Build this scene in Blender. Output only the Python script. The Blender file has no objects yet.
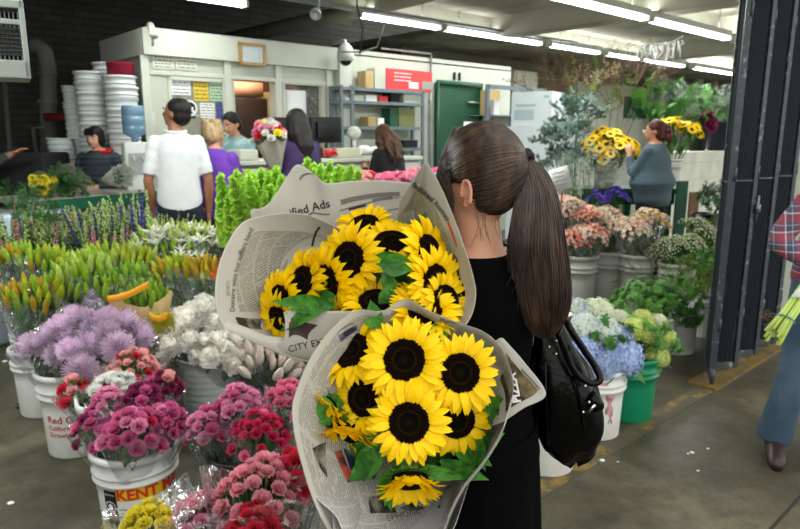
import bpy, bmesh, math, random
from mathutils import Vector, Matrix, Euler, noise
V = Vector
pi = math.pi
rnd = random.Random(7)
SC = bpy.context.scene
COL = SC.collection

# ------------------------------------------------------------------ camera
H = 1.52
PITCH = math.radians(11.4)
FPX = 640.0
cam_d = bpy.data.cameras.new('camera')
cam = bpy.data.objects.new('camera', cam_d)
COL.objects.link(cam)
cam.location = (0, 0, H)
cam.rotation_euler = (pi / 2 - PITCH, 0, 0)
cam_d.sensor_width = 36
cam_d.lens = 36 * FPX / 800
cam_d.clip_start = .05
cam_d.dof.use_dof = True
cam_d.dof.focus_distance = 1.12
cam_d.dof.aperture_fstop = 9
SC.camera = cam
cp, sp = math.cos(PITCH), math.sin(PITCH)
FW, UPV = V((0, cp, -sp)), V((0, sp, cp))


def P(px, py, z):
    """world point seen at pixel px,py at depth z along the view axis"""
    return V((0, 0, H)) + z * (FW + V((1, 0, 0)) * ((px - 400) / FPX) + UPV * ((264.5 - py) / FPX))


def G(px, py, z=0.0):
    """where the ray through a pixel meets the horizontal plane z"""
    d = P(px, py, 1) - V((0, 0, H))
    return V((0, 0, H)) + d * ((z - H) / d.z)


def PY(px, py, Y):
    d = P(px, py, 1) - V((0, 0, H))
    return V((0, 0, H)) + d * (Y / d.y)


# building axes: U runs along the office front to the right and away, N runs left and away
UA = V((.743, .669, 0)).normalized()
NA = V((-.669, .743, 0)).normalized()
UANG = math.atan2(UA.y, UA.x)


def AB(a, b, z=0):
    return UA * a + NA * b + V((0, 0, z))


def OB(px, py, b):
    """where the ray meets the vertical plane b -> (a, z)"""
    d = P(px, py, 1) - V((0, 0, H))
    t = b / d.dot(NA)
    q = d * t
    return q.dot(UA), H + q.z


# ------------------------------------------------------------------ mesh builder
class MB:
    def __init__(s):
        s.v, s.f, s.m, s.uv = [], [], [], {}

    def add(s, vs, fs, mi=0, M=None, uvs=None):
        n = len(s.v)
        if M is not None:
            vs = [M @ V(v) for v in vs]
        s.v += [tuple(v) for v in vs]
        if uvs:
            for i, u in enumerate(uvs):
                s.uv[n + i] = u
        s.f += [tuple(n + i for i in f) for f in fs]
        s.m += [mi] * len(fs)
        return s

    def join(s, o, M=None, mi=None):
        n = len(s.v)
        s.v += [tuple(M @ V(v)) for v in o.v] if M is not None else o.v
        s.f += [tuple(n + i for i in f) for f in o.f]
        s.m += o.m if mi is None else [mi] * len(o.f)
        return s

    def box(s, c, d, mi=0, R=None):
        x, y, z = d[0] / 2, d[1] / 2, d[2] / 2
        vs = [V((i, j, k)) for i in (-x, x) for j in (-y, y) for k in (-z, z)]
        M = Matrix.Translation(V(c)) @ (R.to_4x4() if R is not None else Matrix())
        return s.add(vs, [(0, 1, 3, 2), (4, 6, 7, 5), (0, 4, 5, 1), (2, 3, 7, 6), (0, 2, 6, 4), (1, 5, 7, 3)], mi, M)

    def lathe(s, prof, seg=24, M=None, mi=0, a0=0, a1=2 * pi):
        full = abs(a1 - a0 - 2 * pi) < 1e-6
        n = seg if full else seg + 1
        vs, fs = [], []
        for r, z in prof:
            for i in range(n):
                a = a0 + (a1 - a0) * i / seg
                vs.append((r * math.cos(a), r * math.sin(a), z))
        for j in range(len(prof) - 1):
            for i in range(seg):
                i2 = (i + 1) % n
                fs.append((j * n + i, j * n + i2, (j + 1) * n + i2, (j + 1) * n + i))
        return s.add(vs, fs, mi, M)

    def tube(s, pts, rs, seg=6, mi=0, cap=True, flat=None):
        pts = [V(p) for p in pts]
        if not isinstance(rs, (list, tuple)):
            rs = [rs] * len(pts)
        n = len(s.v)
        up = None
        for i, p in enumerate(pts):
            t = (pts[min(i + 1, len(pts) - 1)] - pts[max(i - 1, 0)])
            if t.length < 1e-9:
                t = V((0, 0, 1))
            t.normalize()
            if up is None:
                up = V((0, 0, 1)) if abs(t.z) < .9 else V((1, 0, 0))
                if flat is not None:
                    up = V(flat)
            x = up.cross(t)
            if x.length < 1e-6:
                x = t.orthogonal()
            x.normalize()
            y = t.cross(x)
            up = y
            for k in range(seg):
                a = 2 * pi * k / seg
                s.v.append(tuple(p + (x * math.cos(a) + y * math.sin(a)) * rs[i]))
        for i in range(len(pts) - 1):
            for k in range(seg):
                k2 = (k + 1) % seg
                s.f.append((n + i * seg + k, n + i * seg + k2, n + (i + 1) * seg + k2, n + (i + 1) * seg + k))
                s.m.append(mi)
        if cap:
            s.f.append(tuple(n + k for k in range(seg))[::-1])
            s.f.append(tuple(n + (len(pts) - 1) * seg + k for k in range(seg)))
            s.m += [mi, mi]
        return s

    def ball(s, c, r, seg=10, rings=6, mi=0, R=None):
        if not isinstance(r, (list, tuple)):
            r = (r, r, r)
        M = Matrix.Translation(V(c)) @ (R.to_4x4() if R is not None else Matrix()) @ Matrix.Diagonal((*r, 1))
        vs, fs = [(0, 0, -1)], []
        for j in range(1, rings):
            t = -pi / 2 + pi * j / rings
            for i in range(seg):
                a = 2 * pi * i / seg
                vs.append((math.cos(t) * math.cos(a), math.cos(t) * math.sin(a), math.sin(t)))
        vs.append((0, 0, 1))
        for i in range(seg):
            i2 = (i + 1) % seg
            fs.append((0, 1 + i2, 1 + i))
            fs.append((len(vs) - 1, 1 + (rings - 2) * seg + i, 1 + (rings - 2) * seg + i2))
            for j in range(rings - 2):
                fs.append((1 + j * seg + i, 1 + j * seg + i2, 1 + (j + 1) * seg + i2, 1 + (j + 1) * seg + i))
        return s.add(vs, fs, mi, M)

    def loft(s, secs, seg=20, mi=0, M=None):
        """secs: (centre, rx, ry[, xaxis, yaxis])"""
        vs, fs = [], []
        for q in secs:
            c, rx, ry = V(q[0]), q[1], q[2]
            ax = V(q[3]) if len(q) > 3 else V((1, 0, 0))
            ay = V(q[4]) if len(q) > 4 else V((0, 1, 0))
            for i in range(seg):
                a = 2 * pi * i / seg
                vs.append(c + ax * (rx * math.cos(a)) + ay * (ry * math.sin(a)))
        for j in range(len(secs) - 1):
            for i in range(seg):
                i2 = (i + 1) % seg
                fs.append((j * seg + i, j * seg + i2, (j + 1) * seg + i2, (j + 1) * seg + i))
        fs.append(tuple(range(seg))[::-1])
        fs.append(tuple((len(secs) - 1) * seg + i for i in range(seg)))
        return s.add(vs, fs, mi, M)

    def grid(s, fn, nu, nv, mi=0, uvfn=None, closed=False):
        vs, fs, uvs = [], [], []
        for j in range(nv + 1):
            for i in range(nu + 1):
                vs.append(fn(i / nu, j / nv))
                if uvfn:
                    uvs.append(uvfn(i / nu, j / nv))
        for j in range(nv):
            for i in range(nu):
                k = j * (nu + 1) + i
                fs.append((k, k + 1, k + nu + 2, k + nu + 1))
        return s.add(vs, fs, mi, None, uvs or None)

    def mesh(s, name, mats, smooth=True, M=None):
        me = bpy.data.meshes.new(name)
        vs = s.v if M is None else [tuple(M @ V(v)) for v in s.v]
        me.from_pydata(vs, [], s.f)
        for m in (mats if isinstance(mats, (list, tuple)) else [mats]):
            me.materials.append(m)
        if any(s.m):
            me.polygons.foreach_set('material_index', s.m)
        me.polygons.foreach_set('use_smooth', [smooth] * len(s.f))
        if s.uv:
            lay = me.uv_layers.new(name='UVMap')
            for l in me.loops:
                lay.data[l.index].uv = s.uv.get(l.vertex_index, (0, 0))
        me.update()
        return me


WM = {}


def link(o, parent, Mw):
    COL.objects.link(o)
    WM[o.name] = Mw
    if parent is not None:
        o.parent = parent
        o.matrix_local = WM[parent.name].inverted() @ Mw
    else:
        o.matrix_world = Mw
    return o


def tag(o, label=None, cat=None, group=None, kind=None):
    if label:
        o['label'] = label
    if cat:
        o['category'] = cat
    if group:
        o['group'] = group
    if kind:
        o['kind'] = kind
    return o


def thing(name, loc, label, cat, group=None, rz=0):
    o = bpy.data.objects.new(name, None)
    o.empty_display_size = .05
    link(o, None, Matrix.Translation(V(loc)) @ Matrix.Rotation(rz, 4, 'Z'))
    return tag(o, label, cat, group)


def part(name, mb, mats, parent=None, smooth=True, label=None, bevel=0, Mw=None, kind=None, autosmooth=None, solid=0):
    """mesh in world coordinates -> object, origin at its parent (or at its own base)"""
    if parent is not None:
        M0 = WM[parent.name] if Mw is None else Mw
    else:
        if Mw is None:
            xs = [v[0] for v in mb.v]
            ys = [v[1] for v in mb.v]
            zs = [v[2] for v in mb.v]
            M0 = Matrix.Translation(V(((min(xs) + max(xs)) / 2, (min(ys) + max(ys)) / 2, min(zs))))
        else:
            M0 = Mw
    me = mb.mesh(name, mats, smooth, M0.inverted())
    o = bpy.data.objects.new(name, me)
    link(o, parent, M0)
    if label:
        o['label'] = label
    if kind:
        o['kind'] = kind
    if solid:
        m = o.modifiers.new('s', 'SOLIDIFY')
        m.thickness = solid
        m.offset = 0
    if bevel:
        m = o.modifiers.new('b', 'BEVEL')
        m.width = bevel
        m.segments = 2
        m.limit_method = 'ANGLE'
        m.angle_limit = .7
        if smooth:
            m.harden_normals = False
    return o


def inst(name, me, parent, Mw):
    """a part that shares mesh data; Mw = its world matrix"""
    o = bpy.data.objects.new(name, me)
    return link(o, parent, Mw)


def struct(name, mb, mats, smooth=False, **k):
    o = part(name, mb, mats, None, smooth, **k)
    o['kind'] = 'structure'
    return o


def frame_from(p, z, x=None, roll=0.0, s=1.0):
    """matrix at p with local z along z"""
    z = V(z).normalized()
    x = V(x) if x is not None else (V((0, 0, 1)) if abs(z.z) < .95 else V((0, 1, 0))).cross(z)
    x = (x - z * x.dot(z)).normalized()
    y = z.cross(x)
    M = Matrix((x, y, z)).transposed().to_4x4()
    return Matrix.Translation(V(p)) @ M @ Matrix.Rotation(roll, 4, 'Z') @ Matrix.Scale(s, 4)


# ------------------------------------------------------------------ materials
def lin(h):
    h = h.lstrip('#')
    c = [int(h[i:i + 2], 16) / 255 for i in (0, 2, 4)]
    return tuple(x / 12.92 if x <= .04045 else ((x + .055) / 1.055) ** 2.4 for x in c) + (1,)


MC = {}


class NT:
    def __init__(s, m):
        s.t = m.node_tree
        s.b = s.t.nodes['Principled BSDF']

    def n(s, typ, **k):
        x = s.t.nodes.new(typ)
        for a, b in k.items():
            if a.startswith('i_'):
                x.inputs[a[2:].replace('_', ' ')].default_value = b
            else:
                setattr(x, a, b)
        return x

    def l(s, a, b):
        s.t.links.new(a, b)


def mat(name, col, rough=.6, var=.0, vscale=12, bump=0, bscale=60, metal=0, spec=.4, emit=0, trans=0, rand=0, col2=None,
        c2scale=6, c2lo=.45, c2hi=.6, sheen=0, sss=0, stretch=None, coat=0, alpha=1):
    if name in MC:
        return MC[name]
    m = bpy.data.materials.new(name)
    m.use_nodes = True
    t = NT(m)
    c = lin(col) if isinstance(col, str) else tuple(col)
    b = t.b
    b.inputs['Base Color'].default_value = c
    b.inputs['Roughness'].default_value = rough
    b.inputs['Metallic'].default_value = metal
    b.inputs['Specular IOR Level'].default_value = spec
    if sheen:
        b.inputs['Sheen Weight'].default_value = sheen
    if coat:
        b.inputs['Coat Weight'].default_value = coat
        b.inputs['Coat Roughness'].default_value = .08
    if sss:
        b.inputs['Subsurface Weight'].default_value = sss
        b.inputs['Subsurface Radius'].default_value = (.01, .004, .002)
        b.inputs['Subsurface Scale'].default_value = 1
    if trans:
        b.inputs['Transmission Weight'].default_value = trans
    if alpha < 1:
        b.inputs['Alpha'].default_value = alpha
    if emit:
        b.inputs['Emission Color'].default_value = c
        b.inputs['Emission Strength'].default_value = emit
    src = None
    tc = t.n('ShaderNodeTexCoord')
    vec = tc.outputs['Object']
    if stretch:
        mp = t.n('ShaderNodeMapping')
        mp.inputs['Scale'].default_value = stretch
        t.l(vec, mp.inputs[0])
        vec = mp.outputs[0]
    if col2:
        nz = t.n('ShaderNodeTexNoise', i_Scale=c2scale, i_Detail=4)
        t.l(vec, nz.inputs['Vector'])
        mr = t.n('ShaderNodeMapRange')
        mr.inputs['From Min'].default_value = c2lo
        mr.inputs['From Max'].default_value = c2hi
        t.l(nz.outputs[0], mr.inputs['Value'])
        mx = t.n('ShaderNodeMix', data_type='RGBA')
        mx.inputs['A'].default_value = c
        mx.inputs['B'].default_value = lin(col2)
        t.l(mr.outputs[0], mx.inputs['Factor'])
        src = mx.outputs['Result']
    if var or rand:
        hs = t.n('ShaderNodeHueSaturation')
        if src:
            t.l(src, hs.inputs['Color'])
        else:
            hs.inputs['Color'].default_value = c
        val = None
        if var:
            nz = t.n('ShaderNodeTexNoise', i_Scale=vscale, i_Detail=3)
            t.l(vec, nz.inputs['Vector'])
            mr = t.n('ShaderNodeMapRange')
            mr.inputs['From Min'].default_value = .3
            mr.inputs['From Max'].default_value = .7
            mr.inputs['To Min'].default_value = 1 - var
            mr.inputs['To Max'].default_value = 1 + var
            t.l(nz.outputs[0], mr.inputs['Value'])
            val = mr.outputs[0]
        if rand:
            oi = t.n('ShaderNodeObjectInfo')
            mr = t.n('ShaderNodeMapRange')
            mr.inputs['To Min'].default_value = 1 - rand
            mr.inputs['To Max'].default_value = 1 + rand
            t.l(oi.outputs['Random'], mr.inputs['Value'])
            if val:
                mu = t.n('ShaderNodeMath', operation='MULTIPLY')
                t.l(val, mu.inputs[0])
                t.l(mr.outputs[0], mu.inputs[1])
                val = mu.outputs[0]
            else:
                val = mr.outputs[0]
        t.l(val, hs.inputs['Value'])
        src = hs.outputs[0]
    if src:
        t.l(src, b.inputs['Base Color'])
        if emit:
            t.l(src, b.inputs['Emission Color'])
    if bump:
        nz = t.n('ShaderNodeTexNoise', i_Scale=bscale, i_Detail=4)
        t.l(vec, nz.inputs['Vector'])
        bp = t.n('ShaderNodeBump')
        bp.inputs['Strength'].default_value = bump
        bp.inputs['Distance'].default_value = .01
        t.l(nz.outputs[0], bp.inputs['Height'])
        t.l(bp.outputs[0], b.inputs['Normal'])
    MC[name] = m
    return m


def petal_mat(name, col, tl=.35, **k):
    """petals and leaves: a little light passes through"""
    if name in MC:
        return MC[name]
    m = mat(name, col, **k)
    t = NT(m)
    out = [n for n in t.t.nodes if n.type == 'OUTPUT_MATERIAL'][0]
    tr = t.n('ShaderNodeBsdfTranslucent')
    lk = t.b.inputs['Base Color'].links
    if lk:
        t.l(lk[0].from_socket, tr.inputs[0])
    else:
        tr.inputs[0].default_value = t.b.inputs['Base Color'].default_value
    mx = t.n('ShaderNodeMixShader')
    mx.inputs[0].default_value = tl
    t.l(t.b.outputs[0], mx.inputs[1])
    t.l(tr.outputs[0], mx.inputs[2])
    t.l(mx.outputs[0], out.inputs[0])
    return m


def cello(name, tint='#ffffff', op=.12, foil=None):
    """crinkled clear film"""
    if name in MC:
        return MC[name]
    m = bpy.data.materials.new(name)
    m.use_nodes = True
    t = NT(m)
    out = [n for n in t.t.nodes if n.type == 'OUTPUT_MATERIAL'][0]
    tc = t.n('ShaderNodeTexCoord')
    nz = t.n('ShaderNodeTexNoise', i_Scale=16, i_Detail=2)
    nz.inputs['Distortion'].default_value = 1.2
    t.l(tc.outputs['Object'], nz.inputs['Vector'])
    vo = t.n('ShaderNodeTexVoronoi', i_Scale=22)
    t.l(tc.outputs['Object'], vo.inputs['Vector'])
    ad = t.n('ShaderNodeMath', operation='ADD')
    t.l(nz.outputs[0], ad.inputs[0])
    t.l(vo.outputs['Distance'], ad.inputs[1])
    bp = t.n('ShaderNodeBump')
    bp.inputs['Strength'].default_value = .9
    bp.inputs['Distance'].default_value = .03
    t.l(ad.outputs[0], bp.inputs['Height'])
    gl = t.n('ShaderNodeBsdfGlossy')
    gl.inputs['Roughness'].default_value = .13
    gl.inputs[0].default_value = (1, 1, 1, 1)
    t.l(bp.outputs[0], gl.inputs['Normal'])
    tp = t.n('ShaderNodeBsdfTransparent')
    tp.inputs[0].default_value = lin(tint)
    df = t.n('ShaderNodeBsdfDiffuse')
    df.inputs[0].default_value = (.8, .8, .82, 1)
    lw = t.n('ShaderNodeLayerWeight')
    lw.inputs[0].default_value = .35
    t.l(bp.outputs[0], lw.inputs['Normal'])
    mr = t.n('ShaderNodeMapRange')
    mr.inputs['To Min'].default_value = op * .45
    mr.inputs['To Max'].default_value = op + .4
    t.l(lw.outputs['Fresnel'], mr.inputs['Value'])
    m1 = t.n('ShaderNodeMixShader')
    t.l(mr.outputs[0], m1.inputs[0])
    t.l(tp.outputs[0], m1.inputs[1])
    t.l(gl.outputs[0], m1.inputs[2])
    m2 = t.n('ShaderNodeMixShader')
    m2.inputs[0].default_value = op * .4
    t.l(m1.outputs[0], m2.inputs[1])
    t.l(df.outputs[0], m2.inputs[2])
    t.l(m2.outputs[0], out.inputs[0])
    MC[name] = m
    return m


def text_mb(body, size=1.0, bold=0.0, align='LEFT', mapper=None, subdiv=0):
    """lettering as a mesh; mapper(x, y) -> world point"""
    cu = bpy.data.curves.new('txt', 'FONT')
    cu.body = body
    cu.size = size
    cu.align_x = align
    cu.resolution_u = 2
    if bold:
        cu.offset = bold
    ob = bpy.data.objects.new('txt', cu)
    COL.objects.link(ob)
    dg = bpy.context.evaluated_depsgraph_get()
    me = bpy.data.meshes.new_from_object(ob.evaluated_get(dg))
    bm = bmesh.new()
    bm.from_mesh(me)
    if subdiv:
        bmesh.ops.triangulate(bm, faces=bm.faces)
        for _ in range(subdiv):
            long_e = [e for e in bm.edges if e.calc_length() > size * .35]
            if not long_e:
                break
            bmesh.ops.subdivide_edges(bm, edges=long_e, cuts=1)
            bmesh.ops.triangulate(bm, faces=[f for f in bm.faces if len(f.verts) > 3])
    mb = MB()
    vs = [v.co.copy() for v in bm.verts]
    bm.verts.index_update()
    if mapper:
        vs = [mapper(v.x, v.y) for v in vs]
    mb.add(vs, [tuple(v.index for v in f.verts) for f in bm.faces])
    bm.free()
    bpy.data.objects.remove(ob)
    bpy.data.meshes.remove(me)
    bpy.data.curves.remove(cu)
    return mb


def organic(mb, voxel, smooth=4, factor=.5, name='o'):
    """join overlapping closed shapes into one continuous surface"""
    me = mb.mesh('tmp', [], True)
    ob = bpy.data.objects.new('tmp', me)
    COL.objects.link(ob)
    r = ob.modifiers.new('r', 'REMESH')
    r.mode = 'VOXEL'
    r.voxel_size = voxel
    if smooth:
        s = ob.modifiers.new('s', 'SMOOTH')
        s.iterations = smooth
        s.factor = factor
    dg = bpy.context.evaluated_depsgraph_get()
    m2 = bpy.data.meshes.new_from_object(ob.evaluated_get(dg))
    out = MB()
    out.v = [tuple(v.co) for v in m2.vertices]
    out.f = [tuple(p.vertices) for p in m2.polygons]
    out.m = [0] * len(out.f)
    bpy.data.objects.remove(ob)
    bpy.data.meshes.remove(me)
    bpy.data.meshes.remove(m2)
    return out


def lerp(a, b, t):
    return a + (b - a) * t


def spline(pts, t, closed=False):
    """Catmull-Rom through pts, t in 0..1"""
    n = len(pts)
    m = n if closed else n - 1
    x = t * m
    i = min(int(x), m - 1)
    f = x - i
    g = (lambda k: pts[k % n]) if closed else (lambda k: pts[max(0, min(n - 1, k))])
    p0, p1, p2, p3 = g(i - 1), g(i), g(i + 1), g(i + 2)
    return .5 * ((2 * p1) + (p2 - p0) * f + (2 * p0 - 5 * p1 + 4 * p2 - p3) * f * f + (3 * p1 - p0 - 3 * p2 + p3) * f ** 3)
# ------------------------------------------------------------------ the setting
def concrete():
    m = mat('floor_concrete', '#504a40', rough=.5, spec=.35)
    t = NT(m)
    tc = t.n('ShaderNodeTexCoord')
    n1 = t.n('ShaderNodeTexNoise', i_Scale=1.1, i_Detail=8, i_Roughness=.65)
    n2 = t.n('ShaderNodeTexNoise', i_Scale=7, i_Detail=6, i_Roughness=.7)
    n3 = t.n('ShaderNodeTexNoise', i_Scale=60, i_Detail=3)
    for n in (n1, n2, n3):
        t.l(tc.outputs['Object'], n.inputs['Vector'])
    cr = t.n('ShaderNodeValToRGB')
    e = cr.color_ramp.elements
    e[0].position, e[0].color = .32, lin('#25231e')
    e[1].position, e[1].color = .70, lin('#716a55')
    x = e.new(.5)
    x.color = lin('#494536')
    mx = t.n('ShaderNodeMath', operation='MULTIPLY_ADD')
    mx.inputs[1].default_value = .45
    t.l(n2.outputs[0], mx.inputs[0])
    m5 = t.n('ShaderNodeMath', operation='MULTIPLY')
    m5.inputs[1].default_value = .55
    t.l(n1.outputs[0], m5.inputs[0])
    t.l(m5.outputs[0], mx.inputs[2])
    t.l(mx.outputs[0], cr.inputs[0])
    # dark speckle stains
    st = t.n('ShaderNodeMapRange')
    st.inputs['From Min'].default_value = .56
    st.inputs['From Max'].default_value = .7
    st.inputs['To Max'].default_value = .6
    t.l(n2.outputs[0], st.inputs['Value'])
    mm = t.n('ShaderNodeMix', data_type='RGBA')
    t.l(st.outputs[0], mm.inputs['Factor'])
    t.l(cr.outputs[0], mm.inputs['A'])
    mm.inputs['B'].default_value = lin('#282520')
    hs = t.n('ShaderNodeHueSaturation')
    m3 = t.n('ShaderNodeMapRange')
    m3.inputs['To Min'].default_value = .8
    m3.inputs['To Max'].default_value = 1.2
    t.l(n3.outputs[0], m3.inputs['Value'])
    t.l(m3.outputs[0], hs.inputs['Value'])
    t.l(mm.outputs['Result'], hs.inputs['Color'])
    t.l(hs.outputs[0], t.b.inputs['Base Color'])
    rr = t.n('ShaderNodeMapRange')
    rr.inputs['To Min'].default_value = .25
    rr.inputs['To Max'].default_value = .75
    t.l(n1.outputs[0], rr.inputs['Value'])
    t.l(rr.outputs[0], t.b.inputs['Roughness'])
    bp = t.n('ShaderNodeBump')
    bp.inputs['Strength'].default_value = .25
    bp.inputs['Distance'].default_value = .01
    t.l(n2.outputs[0], bp.inputs['Height'])
    t.l(bp.outputs[0], t.b.inputs['Normal'])
    return m


def block_mat(name, c1, c2, mortar, w=.4, h=.2, rough=.8, bump=.4, ang=0, mort=.012):
    m = mat(name, c1, rough=rough)
    t = NT(m)
    tc = t.n('ShaderNodeTexCoord')
    sx = t.n('ShaderNodeSeparateXYZ')
    mp = t.n('ShaderNodeMapping')
    mp.inputs['Rotation'].default_value = (0, 0, -ang)
    t.l(tc.outputs['Object'], mp.inputs[0])
    t.l(mp.outputs[0], sx.inputs[0])
    ad = t.n('ShaderNodeMath', operation='ADD')
    t.l(sx.outputs[0], ad.inputs[0])
    t.l(sx.outputs[1], ad.inputs[1])
    cx = t.n('ShaderNodeCombineXYZ')
    t.l(ad.outputs[0], cx.inputs[0])
    t.l(sx.outputs[2], cx.inputs[1])
    br = t.n('ShaderNodeTexBrick')
    br.inputs['Color1'].default_value = lin(c1)
    br.inputs['Color2'].default_value = lin(c2)
    br.inputs['Mortar'].default_value = lin(mortar)
    br.inputs['Scale'].default_value = 1
    br.inputs['Mortar Size'].default_value = mort
    br.inputs['Brick Width'].default_value = w
    br.inputs['Row Height'].default_value = h
    t.l(cx.outputs[0], br.inputs['Vector'])
    nz = t.n('ShaderNodeTexNoise', i_Scale=5, i_Detail=5)
    t.l(tc.outputs['Object'], nz.inputs['Vector'])
    hs = t.n('ShaderNodeHueSaturation')
    mr = t.n('ShaderNodeMapRange')
    mr.inputs['To Min'].default_value = .7
    mr.inputs['To Max'].default_value = 1.3
    t.l(nz.outputs[0], mr.inputs['Value'])
    t.l(mr.outputs[0], hs.inputs['Value'])
    t.l(br.outputs[0], hs.inputs['Color'])
    t.l(hs.outputs[0], t.b.inputs['Base Color'])
    bp = t.n('ShaderNodeBump')
    bp.inputs['Strength'].default_value = bump
    bp.inputs['Distance'].default_value = .01
    bp.invert = True
    t.l(br.outputs['Fac'], bp.inputs['Height'])
    t.l(bp.outputs[0], t.b.inputs['Normal'])
    return m


RU = Matrix.Rotation(UANG, 3, 'Z')


def abox(mb, a0, a1, b0, b1, z0, z1, mi=0):
    c = AB((a0 + a1) / 2, (b0 + b1) / 2, (z0 + z1) / 2)
    return mb.box(c, (abs(a1 - a0), abs(b1 - b0), abs(z1 - z0)), mi, RU)


M_white = mat('painted_white', '#b3b6a8', rough=.55, var=.05, vscale=3, bump=.05)
M_white2 = mat('painted_white_trim', '#bec1b4', rough=.45, var=.04, vscale=4)
M_cream = mat('cream_board', '#bcb9a2', rough=.6, var=.08, vscale=2)
M_ceil = mat('ceiling_paint', '#a5a291', rough=.85, var=.12, vscale=1.2, col2='#7d7a6c', c2scale=.9)
M_beam = mat('beam_paint', '#a29f90', rough=.7, var=.1, vscale=2)
M_dark = mat('dark_roof', '#17191b', rough=.9, var=.3, vscale=2)
M_wallL = block_mat('dark_block_wall', '#3d3e3a', '#484944', '#2b2c2a', .4, .1, ang=0, mort=.008)
M_wwall = block_mat('white_block_wall', '#c6c8ba', '#cfd1c4', '#bdbfb2', .4, .2, ang=0, mort=.006, bump=.25)
M_yel = mat('floor_yellow_paint', '#6b5524', rough=.6, var=.25, vscale=18, col2='#4f4838', c2scale=9, c2lo=.5, c2hi=.62)
M_black = mat('black_plastic', '#0c0d0e', rough=.35)
M_blackm = mat('black_matte', '#101112', rough=.8)
M_grey = mat('grey_metal', '#8f9492', rough=.4, metal=.6)
M_bluegrey = mat('blue_grey_steel', '#66757b', rough=.45, var=.1)
M_green = mat('green_door_paint', '#06452b', rough=.45, var=.1, vscale=3)
M_dgreen = mat('dark_green_paint', '#0b4a33', rough=.5, var=.2, vscale=9)
M_wood = mat('plain_wood', '#7b5b3b', rough=.6, var=.2, vscale=14, stretch=(1, 1, 8))
M_card = mat('cardboard', '#b59a6b', rough=.8, var=.06)
M_paper = mat('white_paper', '#e4e5e2', rough=.7)
M_ink = mat('black_ink', '#151515', rough=.7)
M_red = mat('red_card', '#d0252a', rough=.5, var=.04)
M_tube = mat('lit_fluorescent_tube', '#f4fbff', emit=12)
M_bucket = mat('white_bucket_plastic', '#d5d6d2', rough=.42, var=.05, vscale=9, spec=.4, col2='#b9b8ad', c2scale=5, c2lo=.55, c2hi=.8)

mb = MB()
mb.box((0, 7, -.05), (34, 30, .1))
struct('floor', mb, concrete())
# worn yellow kerb line
ym = mat('worn_yellow_line', '#8d7230', rough=.65)
t_ = NT(ym)
tc_ = t_.n('ShaderNodeTexCoord')
nz_ = t_.n('ShaderNodeTexNoise', i_Scale=4.5, i_Detail=8, i_Roughness=.7)
t_.l(tc_.outputs['Object'], nz_.inputs['Vector'])
cr_ = t_.n('ShaderNodeValToRGB')
cr_.color_ramp.elements[0].position, cr_.color_ramp.elements[0].color = .38, lin('#7d662c')
cr_.color_ramp.elements[1].position, cr_.color_ramp.elements[1].color = .47, lin('#4a4434')
t_.l(nz_.outputs[0], cr_.inputs[0])
t_.l(cr_.outputs[0], t_.b.inputs['Base Color'])
mb = MB()
abox(mb, .8, 6.5, 1.44, 1.54, -.02, .003)
struct('trim_1', mb, ym)
mb = MB()
abox(mb, 3.85, 6.6, 1.43, 1.60, 0, .02)
struct('trim_2', mb, M_yel)
# expansion joint of the outer slab
mb = MB()
abox(mb, -3, 7, .70, .712, -.01, .002)
struct('trim_3', mb, mat('joint_dirt', '#26241f', rough=.9))

# walls
aL = -7.6
mb = MB()
abox(mb, aL - .2, aL, -4, 11, 0, 4.2)
struct('wall_left', mb, M_wallL)
mb = MB()
abox(mb, -8, 20, 10.4, 10.6, 0, 4.4)
struct('wall_back', mb, M_wallL)
# high dark roof behind the light row, pale ceiling in front
mb = MB()
abox(mb, -8, 7.6, 6.35, 10.6, 4.0, 4.1)
struct('ceiling_dark', mb, M_dark)
mb = MB()
abox(mb, -8, 26, .9, 6.35, 3.12, 3.2)
abox(mb, 7.6, 26, 6.35, 13, 3.12, 3.2)
struct('ceiling', mb, M_ceil)
mb = MB()
abox(mb, -8, 7.6, 6.35, 6.42, 2.98, 4.05)
struct('trim_4', mb, M_dark)
# ceiling beams along the light rows and across
mb = MB()
abox(mb, -6.5, 26, 6.12, 6.35, 2.96, 3.12)
struct('ceiling_beam', mb, M_beam)
for k, b in enumerate((3.95,)):
    mb = MB()
    abox(mb, -6.5, 24, b, b + .2, 2.94, 3.12)
    o = struct('ceiling_beam', mb, M_beam)
for a in (-1.35, 3.1, 7.2, 11.5, 16):
    mb = MB()
    abox(mb, a, a + .3, 1.0, 6.2, 2.86, 3.12)
    struct('ceiling_beam', mb, M_beam)

# ---- office
Bo = 6.6
a_c, zt = OB(146, 36, Bo)
a_c = round(a_c, 3)
zO = 2.52
a_e, _ = OB(511, 66, Bo)


def oa(px, py=120):
    return OB(px, py, Bo)[0]


def oz(py, px):
    return OB(px, py, Bo)[1]


z_sill = oz(178, 250)
mb = MB()
zt_open = oz(80, 200)
# openings: notice window 169-226, doorway 236-275, window 282-324
o1 = (oa(170), oa(227)); o2 = (oa(236), oa(276)); o3 = (oa(283), oa(325)); aP = oa(337)
zw1 = oz(78, 200); zw2 = oz(79, 256); zw3 = oz(82, 303)
zlow = 1.1
T = .12


def panel(a0, a1, z0, z1):
    abox(mb, a0, a1, Bo, Bo + T, z0, z1)


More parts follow.
